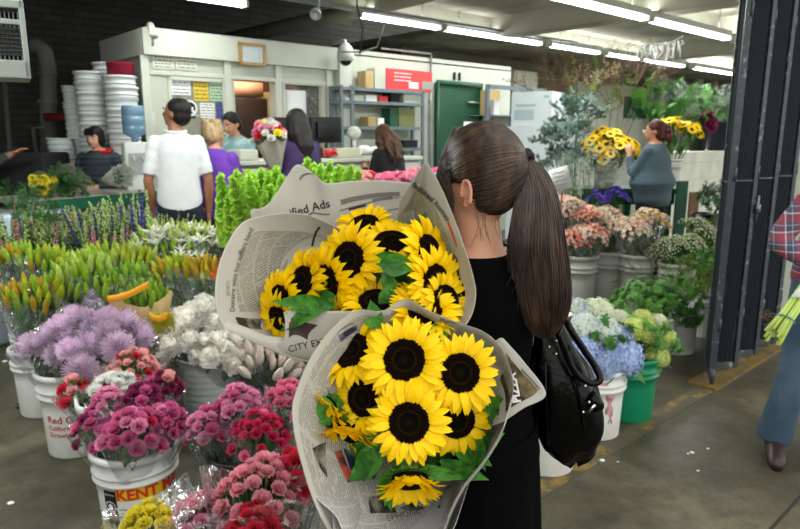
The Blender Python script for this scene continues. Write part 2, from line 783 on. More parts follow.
panel(a_c, o1[0], 0, zO - .02)
panel(o1[0], o1[1], zw1, zO - .02); panel(o1[0], o1[1], 0, zlow)
panel(o1[1], o2[0], 0, zO - .02)
panel(o2[0], o2[1], zw2, zO - .02)
panel(o2[1], o3[0], 0, zO - .02)
panel(o3[0], o3[1], zw3, zO - .02); panel(o3[0], o3[1], 0, zlow)
panel(o3[1], a_e, 0, zO - .02)
struct('wall_office', mb, M_white)
mb = MB()
abox(mb, a_c, a_c + T, Bo + T, 7.8, 0, zO)
abox(mb, a_c + T, o1[1] + .2, 7.7, 7.8, 0, zO)
struct('wall_office_side', mb, M_white)
mb = MB()
abox(mb, a_c, o1[1] + .2, Bo, 7.8, zO, zO + .05)
abox(mb, o1[1] + .2, a_e, Bo, 8.5, zO, zO + .05)
struct('ceiling_office', mb, M_white)
mb = MB()      # fascia board
abox(mb, a_c - .06, aP + .15, Bo - .07, Bo, zO - .22, zO + .03)
abox(mb, a_c - .06, a_c, Bo, 7.8, zO - .22, zO + .03)
struct('trim_5', mb, M_white2, bevel=.006)
mb = MB()      # fillets and rails on the office front
for px in (148, 229, 279, 329):
    a = oa(px)
    abox(mb, a - .04, a + .04, Bo - .03, Bo, .0, zO - .22)
abox(mb, a_c, aP, Bo - .02, Bo, zw1 + .005, zw1 + .05)
struct('trim_6', mb, M_white2, bevel=.004)
mb = MB()
abox(mb, aP - .02, aP + .16, Bo - .1, Bo, 0, zO + .03)
struct('trim_7', mb, M_white2, bevel=.006)
# notice window
mb = MB()
abox(mb, o1[0], o1[1], Bo + .03, Bo + .06, zlow, zw1)
struct('window_1', mb, mat('dim_window_glass', '#8d8f80', rough=.2, var=.1))
for w, (aa, bb, zz) in enumerate((o1, o2, o3) if False else ((o1[0], o1[1], zw1), (o3[0], o3[1], zw3))):
    mb = MB()
    t = .035
    abox(mb, aa, aa + t, Bo - .015, Bo + .02, zlow, zz)
    abox(mb, bb - t, bb, Bo - .015, Bo + .02, zlow, zz)
    abox(mb, aa, bb, Bo - .015, Bo + .02, zz - t, zz)
    abox(mb, aa, bb, Bo - .03, Bo + .02, zlow - .02, zlow + t)
    struct('window_%d' % (w + 2), mb, M_white2)
glass = cello('pane_glass', '#f4f8f6', .05)
mb = MB()
abox(mb, o3[0], o3[1], Bo + .04, Bo + .045, zlow, zw3)
struct('window_4', mb, glass)
# interior of the office
mb = MB()
abox(mb, o1[1] + .1, o3[1] + .8, 8.4, 8.5, 0, zO)
abox(mb, o1[1] + .1, o1[1] + .2, 7.8, 8.4, 0, zO)
struct('wall_office_inner', mb, mat('orange_inner_wall', '#b97a52', rough=.7, var=.1, vscale=2))
mb = MB()
abox(mb, o2[0] + .35, o2[1] + .55, 7.7, 8.3, 0, 2.0)
tag(part('storage_cabinet', mb, mat('dark_brown_wood', '#2f2019', rough=.5, var=.1), bevel=.01),
    'tall dark brown cabinet inside the orange room of the office', 'cabinet')
mb = MB()
abox(mb, o2[0] + .5, o2[1] + .5, 7.72, 8.2, 2.02, 2.2)
tag(part('storage_box', mb, mat('pale_orange_card', '#d39a78', rough=.7)),
    'pale box on top of the dark brown office cabinet', 'box')
mb = MB()
abox(mb, o3[0] + .35, o3[1] + .6, 7.9, 7.95, 1.0, 2.1)
tag(part('hanging_blind', mb, mat('tan_blind', '#b5a06e', rough=.7, var=.08)), 'tan blind hanging inside the second office window', 'blind')
mb = MB()
abox(mb, o3[0] + .05, o3[0] + .33, Bo + .005, Bo + .012, 1.35, zw3 - .1)
tag(part('posted_notice', mb, M_paper), 'tall white notice taped to the left of the second office window', 'notice')

# dark recess roof line of far wall right side: white far walls
mb = MB()
aF, zF = OB(524, 100, 8.2)
abox(mb, a_e - .12, a_e, Bo + .12, 8.0, 0, zO)
struct('wall_office_end', mb, M_white)
mb = MB()
abox(mb, a_e, 22, 9.0, 9.15, 0, 2.8)
struct('wall_far', mb, M_white)
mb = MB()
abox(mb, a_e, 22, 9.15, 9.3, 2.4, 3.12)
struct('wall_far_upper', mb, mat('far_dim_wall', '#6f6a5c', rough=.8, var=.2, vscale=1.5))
mb = MB()
abox(mb, 22, 22.2, -2, 13, 0, 3.3)
struct('wall_right', mb, M_white)

# green door in the white wall
g0, g1 = oa(434), oa(477)
zg = oz(84, 455)
mb = MB()
abox(mb, g0, g1, Bo - .06, Bo, 0, zg)
d = struct('door_1', mb, M_green, bevel=.004)
mb = MB()
abox(mb, g0 - .02, g0 + .02, Bo - .09, Bo - .055, 0, zg + .03)
abox(mb, g1 - .02, g1 + .02, Bo - .09, Bo - .055, 0, zg + .03)
abox(mb, g0, g1, Bo - .09, Bo - .055, zg - .04, zg + .03)
part('door_frame', mb, M_green, d)
mb = MB()
abox(mb, g1 - .36, g1 - .08, Bo - .068, Bo - .061, 1.15, 1.72)
part('notice', mb, M_paper, d, label='white paper taped on the green door')
mb = MB()
abox(mb, g1 - .3, g1 - .05, Bo - .1, Bo - .062, 1.98, 2.01)
part('latch_bar', mb, M_grey, d)
for px in (453, 458):
    a = oa(px)
    mb = MB()
    abox(mb, a - .012, a + .012, Bo - .03, Bo, oz(84, 455) + .05, oz(76, 455) + .05)
    tag(part('wall_hook', mb, M_blackm), 'small dark hook on the white wall above the green door, %s' % ('left one' if px == 453 else 'right one'), 'hook', 'hooks above the green door')
# conduit on wall
mb = MB()
a = oa(429)
mb.tube([AB(a, Bo - .03, .0), AB(a, Bo - .03, 2.62)], .014, 8)
mb.tube([AB(a, Bo - .03, 2.62), AB(a - .9, Bo - .03, 2.62)], .014, 8)
tag(part('wall_conduit', mb, M_grey), 'thin grey conduit bent over beside the green door', 'pipe')
# green square window on far wall
mb = MB()
q0, zz0 = OB(623, 118, 9.0); q1, zz1 = OB(646, 98, 9.0)
abox(mb, q0, q1, 8.93, 9.0, zz0, zz1)
struct('window_5', mb, M_green)
# columns far right
for i, (px, py) in enumerate(((661, 90), (697, 90), (712, 90))):
    a, _ = OB(px, py, 8.6 - .0)
    mb = MB()
    mb.lathe([(.16, 0), (.16, 3.12)], 20, Matrix.Translation(AB(a, 8.6)))
    struct('trim_%d' % (8 + i), mb, M_beam, smooth=True)
# pale upright slab between shelf rack and dark roof, brown cupboard behind boxes
mb = MB()
a, _ = OB(514, 80, 8.0)
abox(mb, a, a + .75, 8.0, 8.4, 0, 2.75)
tag(part('tall_cupboard', mb, M_cream, bevel=.01), 'tall cream cupboard standing behind the stacked white cartons', 'cupboard')
mb = MB()
abox(mb, a + .1, a + 2.6, 8.45, 8.9, 1.6, 2.7)
tag(part('wall_cupboard', mb, mat('brown_cupboard', '#5c4c38', rough=.7, var=.15), bevel=.01), 'brown wooden cupboard high behind the tall cream cupboard', 'cupboard')

# low white block wall with ledge on the right
bw = 3.4
w0, wz = OB(672, 153, bw)
mb = MB()
abox(mb, w0, w0 + 5.5, bw, bw + .5, 0, wz)
struct('wall_low', mb, M_wwall)
WL = (w0, bw, wz)
ORD = ['topmost', 'second from the top', 'third from the top', 'fourth from the top', 'fifth from the top', 'sixth from the top',
       'seventh from the top', 'eighth from the top', 'ninth from the top', 'tenth from the top', 'eleventh from the top',
       'twelfth from the top', 'thirteenth from the top', 'fourteenth from the top']
# ------------------------------------------------------------------ fluorescent fixtures
M_fix = mat('fixture_enamel', '#b9bcb4', rough=.4)


def fixture(a0, a1, b, z, label):
    t = thing('ceiling_light', AB((a0 + a1) / 2, b, z), label, 'ceiling light', 'fluorescent tube lights')
    mb = MB()
    abox(mb, a0, a1, b - .06, b + .06, z + .05, z + .12)
    part('housing', mb, M_fix, t, smooth=False)
    for s in (-1, 1):
        mb = MB()
        mb.tube([AB(a0 + .03, b + s * .032, z + .02), AB(a1 - .03, b + s * .032, z + .02)], .015, 8)
        part('tube', mb, M_tube, t)
    mb = MB()
    for a in (a0, a1 - .03):
        abox(mb, a, a + .03, b - .06, b + .06, z, z + .06)
    part('end_cap', mb, M_fix, t, smooth=False)
    for a in (a0 + .3, a1 - .3):
        mb = MB()
        mb.tube([AB(a, b, z + .11), AB(a, b, 3.12)], .006, 5)
        part('hanger', mb, M_grey, t)


bB = 6.02
lab = [(165, 'lit twin tube light cut by the top left edge above the white office'),
       (358, 'short lit tube light starting above the shelf rack'), (444, 'long lit tube light above the green door'),
       (548, 'lit tube light above the white cartons'), (606, 'lit tube light above the dry branches'), (640, 'farthest lit tube light toward the white columns')]


def row(px, py, b):
    return OB(px, py, b)


zB = OB(444, 31, bB)[1] + .0
ee = [OB(x, 30, bB)[0] for x in (100, 247, 358, 441, 545, 603, 641, 686)]
fixture(ee[0], ee[1], bB, OB(247, 8, bB)[1], lab[0][1])
fixture(ee[2], ee[3] - .03, bB, zB, lab[1][1])
fixture(ee[3] + .03, ee[4] - .1, bB, zB, lab[2][1])
fixture(ee[4] + .1, ee[5] - .1, bB, zB, lab[3][1])
fixture(ee[5] + .1, ee[6] - .05, bB, zB, lab[4][1])
fixture(ee[6] + .05, ee[7], bB, zB, lab[5][1])
bA = 3.75
zA = OB(690, 32, bA)[1]
ea = [OB(x, 20, bA)[0] for x in (530, 647, 729, 737, 752)]
fixture(ea[0], ea[1] - .04, bA, zA, 'long lit tube light running off the top edge of the picture')
fixture(ea[1] + .04, ea[2], bA, zA, 'long lit tube light ending near the top of the dark gate')
fixture(ea[3], ea[3] + 1.4, bA, zA, 'lit tube light half hidden behind the dark gate')
# the same rows go on over the aisle, outside the frame
for i in range(3):
    fixture(ea[0] - 2.9 - 2.6 * i, ea[0] - .5 - 2.6 * i, bA, zA, 'lit tube light in the near row overhead, %s' % ('first', 'next', 'last')[i])

fixture(ea[3] + 1.8, ea[3] + 4.2, bA, zA, 'added tube light farther along behind the gate, brightening the far walls')  # extra fixture, added to brighten the far walls
fixture(ee[7] + .4, ee[7] + 2.8, bB + .0, zB, 'added tube light past the white columns, brightening the far walls')  # also added for the far walls, beyond the end of the row
# glittering hanging ornament under the ceiling
t = thing('hanging_garland', PY(655, 45, 6.5), 'white string of icicle decorations hanging from the ceiling', 'garland')
c0, c1 = PY(640, 41, 6.3), PY(683, 36, 6.9)
mb = MB()
mb.tube([c0.lerp(c1, k / 8) - V((0, 0, .06 * math.sin(pi * k / 8))) for k in range(9)], .006, 5)
part('string', mb, M_paper, t)
mb = MB()
for k in range(34):
    q = c0.lerp(c1, rnd.random()) - V((0, 0, .04))
    L = rnd.uniform(.05, .22)
    mb.tube([q, q + V((rnd.uniform(-.03, .03), 0, -L * .5)), q + V((rnd.uniform(-.05, .05), 0, -L))], [.006, .009, .003], 4)
part('icicles', mb, M_paper, t, kind='stuff')

mb = MB()
mb.tube([G(430, -8, 3.0), G(330, 17, 3.0), G(215, 42, 3.0)], [.10, .10, .10], 14)
tag(part('ceiling_duct', mb, M_beam), 'pale round duct running diagonally under the dark roof above the office', 'duct')
# pipe and beam details overhead
mb = MB()
a, z = OB(300, 30, 6.2)
mb.tube([AB(-.2, 5.9, 2.86), AB(9, 5.9, 2.93)], .02, 8)
tag(part('ceiling_conduit', mb, M_grey), 'thin grey conduit running along the ceiling light row', 'pipe')
mb = MB()
q = PY(357, 6, 6.2)
mb.tube([q + V((0, 0, .3)), q, q + V((.05, 0, -.2)), q + V((.02, 0, -.42))], .008, 5)
tag(part('hanging_cable', mb, M_blackm), 'dark cable dangling above the framed notice and camera', 'cable')
mb = MB()
q0, q1 = PY(385, 22, 6.9), PY(360, 52, 7.2)
mb.tube([q0, q0.lerp(q1, .5) + V((.05, 0, -.1)), q1, q1 + V((-.2, 0, -.0))], .009, 5)
tag(part('hanging_cable', mb, M_grey), 'pale grey cable drooping from the ceiling to the shelf rack wall', 'cable')
# spot lamp on a bracket
t = thing('spot_lamp', PY(315, 10, 5.6), 'small spot lamp on a bracket under the pale ceiling beam', 'lamp')
q = PY(316, 13, 5.6)
mb = MB()
mb.lathe([(0, .06), (.03, .05), (.05, -.03), (.045, -.03), (0, .0)], 12, frame_from(q, (.1, .7, .5)))
part('lamp_head', mb, M_grey, t)
mb = MB()
mb.tube([q + V((.02, .02, .05)), q + V((.04, .05, .3))], .01, 6)
part('bracket', mb, M_grey, t)

# ------------------------------------------------------------------ heater top left, pipes on the left wall
t = thing('unit_heater', PY(5, 40, 3.4), 'pale hanging unit heater with dark louvres at the top left corner', 'heater')
hc = PY(-8, 41, 3.4)
mb = MB()
w, h_, dd = .30, .37, .3
Rh = Matrix.Rotation(.55, 3, 'Z')


def hp(x, y, z):
    return hc + Rh @ V((x, y, z))


for (c, d) in (((0, 0, h_ / 2 - .02), (w, dd, .04)), ((0, 0, -h_ / 2 + .04), (w, dd, .085)), ((w / 2 - .012, 0, 0), (.024, dd, h_)), ((-w / 2 + .012, 0, 0), (.024, dd, h_)),
               ((0, 0, .08), (w, dd * .98, .025)), ((0, dd / 2 - .01, 0), (w, .02, h_))):
    mb.box(hc + Rh @ V(c), d, 0, Rh)
part('casing', mb, mat('heater_casing', '#9fa69f', rough=.4), t, smooth=False, bevel=.004)
mb = MB()
for k in range(7):
    for j in range(2):
        mb.box(hc + Rh @ V((0, -dd / 2 + .02, -.07 + .0 + .02 * k)), (w - .05, .03, .004), 0, Rh @ Matrix.Rotation(.5, 3, 'X'))
for k in range(14):
    mb.box(hc + Rh @ V((-w / 2 + .03 + .0185 * k, -dd / 2 + .035, -.01)), (.003, .02, .28), 0, Rh)
part('louvres', mb, M_grey, t, smooth=False)
mb = MB()
mb.box(hc + Rh @ V((0, .02, 0)), (w - .04, .05, h_ - .08), 0, Rh)
part('core', mb, M_blackm, t, smooth=False)
mb = MB()
for x in (-.1, .1):
    mb.tube([hp(x, 0, h_ / 2), hp(x, 0, h_ / 2 + .7)], .007, 5)
part('hanger_rod', mb, M_grey, t)

Yw = 8.6
mb = MB()
mb.tube([PY(30, 48, Yw), PY(38, 45, Yw), PY(45, 52, Yw), PY(48, 66, Yw), PY(49, 190, Yw)], [.1] * 5, 14)
mb.tube([PY(47.5, 100, Yw), PY(47.6, 104, Yw)], .12, 14)
mb.tube([PY(47.5, 72, Yw), PY(47.6, 75, Yw)], .115, 14)
tag(part('duct_pipe', mb, mat('dull_white_pipe', '#77786f', rough=.6, var=.2, vscale=5)), 'fat dull white pipe bending into the dark left wall', 'pipe')
mb = MB()
mb.tube([PY(4, 78, Yw), PY(14, 200, Yw)], .03, 8)
tag(part('wall_conduit', mb, mat('dull_conduit', '#6a6b64', rough=.6)), 'thin dull conduit running down the dark wall under the heater', 'pipe')
mb = MB()
mb.tube([PY(36, 150, Yw - .4), PY(33, 128, Yw - .4), PY(45, 127, Yw - .4)], .025, 8)
mb.tube([PY(36, 150, Yw - .4), PY(40, 200, Yw - .4)], .025, 8)
tag(part('stand_pipe', mb, mat('dull_conduit', '#6a6b64')), 'upright grey pipe with a bent top against the left wall', 'pipe')
mb = MB()
c = PY(57, 117, 8.3)
mb.box(c, (.32, .1, .1))
tag(part('wall_valve_cover', mb, mat('dark_red', '#6d1322', rough=.5), bevel=.02), 'dark red horizontal cover on the fat pipe', 'cover')

# ------------------------------------------------------------------ cameras, framed notice, notices
t = thing('dome_camera', AB(aP + .02, Bo - .3, 2.3), 'white dome security camera on the office corner post', 'camera')
c = P(345, 56, 1)
a_, z_ = OB(345.5, 56, Bo - .28)
q = AB(a_, Bo - .28, z_)
mb = MB()
mb.lathe([(0, .15), (.04, .145), (.085, .09), (.1, .02), (.1, -.04), (.075, -.06)], 20, Matrix.Translation(q))
part('camera_housing', mb, M_white2, t)
mb = MB()
mb.lathe([(.075, -.055), (.06, -.09), (.03, -.11), (0, -.115)], 16, Matrix.Translation(q))
part('dome_lens', mb, mat('black_glass', '#050607', rough=.08), t)
mb = MB()
mb.tube([q + V((0, 0, .12)), q + V((0, 0, .17)), AB(a_, Bo, z_ + .17)], .02, 8)
part('bracket', mb, M_white2, t)
a_, z_ = OB(152, 30, Bo - .2)
q = AB(a_, Bo - .2, z_)
t = thing('bullet_camera', q, 'small white bullet camera on the left roof corner of the office', 'camera')
mb = MB()
dv = V((.35, -.6, -.45)).normalized()
mb.tube([q - dv * .1, q + dv * .09], .035, 12)
mb.tube([q + dv * .06, q + dv * .11], .042, 12)
part('camera_body', mb, M_white2, t)
mb = MB()
mb.tube([q - dv * .03, q + V((-.02, .05, -.14))], .014, 8)
part('bracket', mb, M_white2, t)
a0, z0 = OB(241, 67, Bo - .12); a1, z1 = OB(266, 42, Bo - .12)
z1 = OB(253, 43, Bo - .12)[1]; z0 = OB(253, 65, Bo - .12)[1]
t = thing('framed_certificate', AB((a0 + a1) / 2, Bo - .1, z0), 'wood framed certificate hung on the office fascia', 'picture frame')
mb = MB()
f = .03
abox(mb, a0, a1, Bo - .11, Bo - .075, z0, z0 + f)
abox(mb, a0, a1, Bo - .11, Bo - .075, z1 - f, z1)
abox(mb, a0, a0 + f, Bo - .11, Bo - .075, z0, z1)
abox(mb, a1 - f, a1, Bo - .11, Bo - .075, z0, z1)
part('frame', mb, mat('gold_wood', '#a8854a', rough=.4), t, smooth=False)
mb = MB()
abox(mb, a0 + f, a1 - f, Bo - .095, Bo - .08, z0 + f, z1 - f)
part('certificate', mb, mat('pale_blue_paper', '#b7c2c4', rough=.3, var=.08, vscale=25), t, smooth=False)


def text_lines(mb, a0, a1, z0, z1, b, n, th=.004):
    """rows of small print standing proud of a sheet"""
    for k in range(n):
        z = z1 - (z1 - z0) * (k + .7) / (n + .4)
        x = a0 + (a1 - a0) * .08
        while x < a1 - (a1 - a0) * .1:
            L = rnd.uniform(.015, .05)
            x2 = min(x + L, a1 - (a1 - a0) * .06)
            abox(mb, x, x2, b - .002, b - .001, z - th, z + th)
            x = x2 + .012


def notice(px0, py0, px1, py1, m, label, n=5, b=Bo - .012):
    a0, _ = OB(px0, py0, b)
    a1, _ = OB(px1, py1, b)
    zc = (px0 + px1) / 2
    z1 = OB(zc, py0, b)[1]
    z0 = OB(zc, py1, b)[1]
    t = thing('posted_notice', AB((a0 + a1) / 2, b, z0), label, 'notice', 'notices on the office front')
    mb = MB()
    abox(mb, a0, a1, b, b + .006, z0, z1)
    part('sheet', mb, m, t, smooth=False)
    if n:
        mb = MB()
        text_lines(mb, a0, a1, z0, z1, b, n)
        part('print', mb, M_ink if n < 9 else M_grey, t, smooth=False, kind='stuff')
    return a0, a1, z0, z1, t


bW = Bo + .02
notice(152, 55, 174, 69, mat('cream_paper', '#c9cbbd', rough=.7), 'left cream notice high on the office panel', 4)
notice(175, 56, 197, 70, mat('cream_paper', '#c9cbbd'), 'right cream notice high on the office panel', 4)
notice(171, 80, 191, 95, M_paper, 'white notice at the top left of the notice window', 4, bW)
notice(193, 80, 209, 101, mat('yellow_paper', '#d3b942', rough=.7), 'yellow sheet in the notice window', 5, bW)
notice(209, 80, 225, 101, mat('pale_green_paper', '#a9c2a3', rough=.7), 'pale green sheet in the notice window', 6, bW)
notice(200, 103, 215, 118, M_paper, 'white notice at the bottom of the notice window', 5, bW)
notice(216, 102, 224, 119, mat('violet_sign', '#4d4c86', rough=.6), 'narrow violet sign beside the bottom notice', 3, bW)
notice(146, 112, 156, 126, mat('cream_paper2', '#c2c5c0', rough=.7), 'small pale sheet low on the office corner panel', 0)
a0, a1, z0, z1, t = notice(184, 101, 196, 118, M_ink, 'black no smoking sign in the notice window', 0, bW)
ac, zc = (a0 + a1) / 2, (z0 + z1) / 2 + .015
mb = MB()
r0, r1 = .062, .082
for k in range(24):
    x0, x1 = 2 * pi * k / 24, 2 * pi * (k + 1) / 24
    mb.add([AB(ac + r * math.cos(x), bW - .002, zc + r * math.sin(x)) for r, x in ((r0, x0), (r1, x0), (r1, x1), (r0, x1))], [(0, 1, 2, 3)])
mb.add([AB(ac + s * .05 + o, bW - .002, zc - s * .05 + o) for s, o in ((-1, -.009), (-1, .009), (1, .009), (1, -.009))], [(0, 1, 2, 3)])
mb.add([AB(ac + x, bW - .0015, zc + z) for x, z in ((-.045, -.01), (.04, -.01), (.04, .01), (-.045, .01))], [(0, 1, 2, 3)])
part('no_smoking_mark', mb, M_paper, t, smooth=False)
mb = text_mb('NO SMOKING', .032, 0, 'CENTER', lambda x, y: AB(ac + x, bW - .002, z0 + .018 + y))
part('lettering', mb, M_paper, t, smooth=False)

# ------------------------------------------------------------------ service counter
Bc = 5.35
ct0, _ = OB(234, 160, Bc)
ct1, _ = OB(422, 155, Bc)
zc = (OB(250, 162, Bc)[1] + OB(360, 157, Bc)[1]) / 2
t = thing('service_counter', AB((ct0 + ct1) / 2, Bc + .3, 0), 'long white service counter in front of the office', 'counter')
mb = MB()
abox(mb, ct0, ct1, Bc + .04, Bc + .6, 0, zc - .04)
part('counter_body', mb, mat('grey_white_laminate', '#b9bcb6', rough=.5, var=.04), t, smooth=False, bevel=.005)
mb = MB()
abox(mb, ct0 - .03, ct1 + .02, Bc, Bc + .64, zc - .04, zc)
part('counter_top', mb, M_white2, t, smooth=False, bevel=.006)
mb = MB()
for a in (ct0 + .9, ct0 + 1.9, ct0 + 2.9):
    abox(mb, a, a + .012, Bc + .032, Bc + .042, 0.05, zc - .05)
part('panel_seam', mb, M_grey, t, smooth=False)
zct = zc


def monitor(px0, px1, py0, py1, b, label, stand_z):
    a0, _ = OB(px0, py1, b); a1, _ = OB(px1, py1, b)
    pm = (px0 + px1) / 2
    z0, z1 = OB(pm, py1, b)[1], OB(pm, py0, b)[1]
    t = thing('computer_monitor', AB((a0 + a1) / 2, b, stand_z), label, 'monitor')
    mb = MB()
    abox(mb, a0, a1, b, b + .05, z0, z1)
    abox(mb, a0 + .06, a1 - .06, b - .03, b + .01, z0 + .05, z1 - .05)
    part('monitor_case', mb, mat('monitor_black', '#0b0d10', rough=.3), t, smooth=False, bevel=.008)
    mb = MB()
    am = (a0 + a1) / 2
    mb.tube([AB(am, b + .02, stand_z + .01), AB(am, b + .02, z0 + .05)], .02, 8)
    mb.lathe([(0, stand_z + .02), (.1, stand_z + .012), (.11, stand_z), (0, stand_z)], 16, Matrix.Translation(AB(am, b + .02)))
    part('monitor_stand', mb, M_black, t)


monitor(258, 291, 117, 139, Bc + .35, 'black computer monitor on the counter behind the flower bouquet', zct)
monitor(312, 342, 117, 143, Bc + .3, 'black computer monitor on the counter right of the dark haired customer', zct)
# register boxes on the counter
for (x0, x1, y0, y1, lb, m_) in ((238, 256, 147, 160, 'low grey card terminal box on the left end of the counter', M_white), (334, 358, 147, 156, 'cream cash register box on the counter beside the monitor', M_cream)):
    a0, _ = OB(x0, y1, Bc + .15); a1, _ = OB(x1, y1, Bc + .15)
    mb = MB()
    abox(mb, a0, a1, Bc + .1, Bc + .35, zct, zct + .10)
    tag(part('register_box', mb, m_, bevel=.012), lb, 'box')
# crumpled white paper, round white bag, red ribbon on counter
a0, _ = OB(366, 150, Bc + .2)
mb = MB()
for k in range(9):
    mb.ball(AB(a0 + rnd.uniform(-.14, .14), Bc + .2 + rnd.uniform(-.06, .06), zct + .03 + rnd.random() * .07), (.06, .05, .045), 7, 5)
tag(part('crumpled_paper', organic(mb, .012, 2), M_paper, smooth=False), 'heap of crumpled white paper on the counter before the woman in black', 'paper')
a0, _ = OB(354, 132, Bc + .45)
mb = MB()
mb.ball(AB(a0, Bc + .45, zct + .26), (.08, .08, .075), 12, 8)
mb.tube([AB(a0, Bc + .45, zct), AB(a0, Bc + .45, zct + .2)], .02, 8)
mb.lathe([(0, .02), (.07, .015), (.07, 0)], 14, Matrix.Translation(AB(a0, Bc + .45, zct)))
tag(part('scale_head', mb, M_white2), 'round white counter scale on a short post', 'scale')
a0, _ = OB(329, 150, Bc + .12)
mb = MB()
for k in range(12):
    p0 = AB(a0, Bc + .12, zct + .02)
    d_ = V((rnd.uniform(-.09, .09), rnd.uniform(-.05, .05), rnd.uniform(0, .08)))
    mb.tube([p0, p0 + d_ * .6 + V((0, 0, .03)), p0 + d_], [.012, .016, .006], 5)
tag(part('ribbon_bow', mb, M_red), 'red ribbon bow lying on the counter by the cream register', 'ribbon')

# ------------------------------------------------------------------ shelf rack with supplies
bR = 6.33
r0, _ = OB(341, 120, bR); r1, _ = OB(424, 120, bR)
zt_ = OB(375, 87, bR)[1]
t = thing('shelf_rack', AB((r0 + r1) / 2, bR + .2, 0), 'blue grey steel shelf rack against the white wall', 'shelf')
for a in (r0, r1 - .03, r0 + .16):
    for b in (bR, bR + .2):
        mb = MB()
        abox(mb, a, a + .04, b, b + .03, 0, zt_)
        part('post', mb, M_bluegrey, t, smooth=False)
zs = [zt_ - .035] + [OB(375, y, bR)[1] for y in (103, 128, 150)]
for z in zs:
    mb = MB()
    abox(mb, r0, r1, bR, bR + .23, z - .02, z + .02)
    part('shelf', mb, M_bluegrey, t, smooth=False)


def shelf_box(px0, px1, pyt, zbase, m, label, b=None, name='carton', dep=.17, txt=None):
    b = bR + .04 if b is None else b
    a0, _ = OB(px0, 100, b); a1, _ = OB(px1, 100, b)
    zt = OB((px0 + px1) / 2, pyt, b)[1]
    mb = MB()
    abox(mb, a0, a1, b, b + dep, zbase, max(zt, zbase + .03))
    return a0, a1, max(zt, zbase + .03), tag(part(name, mb, m, bevel=.003, smooth=False), label, 'box')


shelf_box(366, 374, 71, zs[0] + .02, M_card, 'small kraft box on top of the rack beside the red box')
shelf_box(375, 386, 68, zs[0] + .02, M_white, 'white box end on top of the rack left of the red box', bR + .06)
a0, a1, zz, o = shelf_box(387, 432, 70, zs[0] + .02, mat('bright_red_card', '#df3a3c', rough=.5), 'long bright red carton lying on top of the shelf rack', name='red_carton')
o.name = 'red_carton'
mb = MB()
text_lines(mb, a0 + .1, a0 + .45, zz - .17, zz - .02, bR + .04, 3, .006)
abox(mb, a0 + .38, a0 + .55, bR + .037, bR + .039, zs[0] + .05, zs[0] + .13)
part('print', mb, M_paper, o, smooth=False)
mb = MB()
abox(mb, a0 + .62, a0 + .82, bR + .037, bR + .039, zs[0] + .05, zs[0] + .15)
part('picture', mb, M_grey, o, smooth=False)
# supplies on the shelves
k = 0
for (px0, px1, pyt, zb, m_, lb) in (
        (346, 353, 97, 1, M_paper, 'small white packet at the left end of the second rack shelf'),
        (354, 364, 95, 1, M_white, 'white packet beside the small packet on the second rack shelf'),
        (366, 377, 95, 1, M_paper, 'white carton left of the little red box on the rack'),
        (379, 388, 96, 1, M_red, 'little bright red box on the second rack shelf'),
        (391, 399, 93, 1, M_blackm, 'dark box on the second rack shelf right of the red one'),
        (404, 420, 94, 1, M_white, 'wide white carton at the right end of the second rack shelf'),
        (368, 376, 117, 2, mat('tan_card', '#a8925c', rough=.7), 'small tan box on the third rack shelf'),
        (378, 384, 118, 2, M_paper, 'small white box on the third rack shelf'),
        (390, 398, 108, 2, M_dgreen, 'dark green binder upright on the third rack shelf'),
        (399, 415, 108, 2, mat('olive_bag', '#6f7345', rough=.6, var=.15), 'olive green paper bag on the third rack shelf'),
        (404, 418, 140, 3, M_black, 'flat black tray on the lowest visible rack shelf'),
        (405, 421, 99, 1, M_white, 'stacked white flat box')):
    if 'stacked' in lb:
        continue
    shelf_box(px0, px1, pyt, zs[zb] + .02, m_, lb)

# ------------------------------------------------------------------ open blue rack with cartons near the branches
bS = 6.2
s0, _ = OB(487, 120, bS); s1, _ = OB(512, 120, bS); s2, _ = OB(543, 120, bS)
zt_ = OB(500, 85, bS)[1]
t = thing('open_rack', AB((s0 + s2) / 2, bS + .2, 0), 'open blue steel rack frame behind the white cartons', 'shelf')
for a in (s0, s1, s2):
    mb = MB()
    abox(mb, a, a + .05, bS, bS + .05, 0, zt_)
    abox(mb, a, a + .05, bS + .4, bS + .45, 0, zt_)
    part('post', mb, M_bluegrey, t, smooth=False)
for z in (zt_, OB(500, 115, bS)[1]):
    mb = MB()
    abox(mb, s0, s2, bS, bS + .04, z - .06 if z == zt_ else z - .02, z)
    abox(mb, s0, s2, bS + .41, bS + .45, z - .05, z)
    part('rail', mb, M_bluegrey, t, smooth=False)
zr = OB(500, 115, bS)[1]
mb = MB(); abox(mb, s0, s2, bS, bS + .42, zr - .012, zr); part('rack_shelf', mb, M_bluegrey, t, smooth=False)
shelf_box(489, 500, 90, zr, M_card, 'tan cardboard box on the open blue rack', bS + .15)
shelf_box(494, 500, 100, zr, M_paper, 'white packet leaning in front of the cardboard box on the blue rack', bS + .06, dep=.06)
# white cartons
M_cart = mat('white_carton', '#c3cacc', rough=.6, var=.02)
M_cprint = mat('pale_blue_print', '#93a7ad', rough=.7)
RX_ = Matrix.Rotation(-.55, 3, 'Z')


def carton(px, Y, w, d, z0, z1, label, pr=True):
    c = PY(px, 120, Y)
    mb = MB()
    mb.box((c.x, c.y, (z0 + z1) / 2), (w, d, z1 - z0), 0, RX_)
    o = tag(part('white_carton', mb, M_cart, bevel=.004, smooth=False), label, 'carton', 'white cartons by the branches')
    if pr:
        mb = MB()

        def q(x, z, sx, sz):
            mb.box(V((c.x, c.y, z)) + RX_ @ V((x, -d / 2 - .002, 0)), (sx, .001, sz), 0, RX_)
        for i in range(11):
            q(-w * .4 + w * .045 * i, z0 + .13, w * .03, .12)
        q(-w * .14, z0 + .24, w * .5, .025)
        q(w * .36, z1 - .06, w * .12, .03)
        part('print', mb, M_cprint, o, smooth=False)
    return o


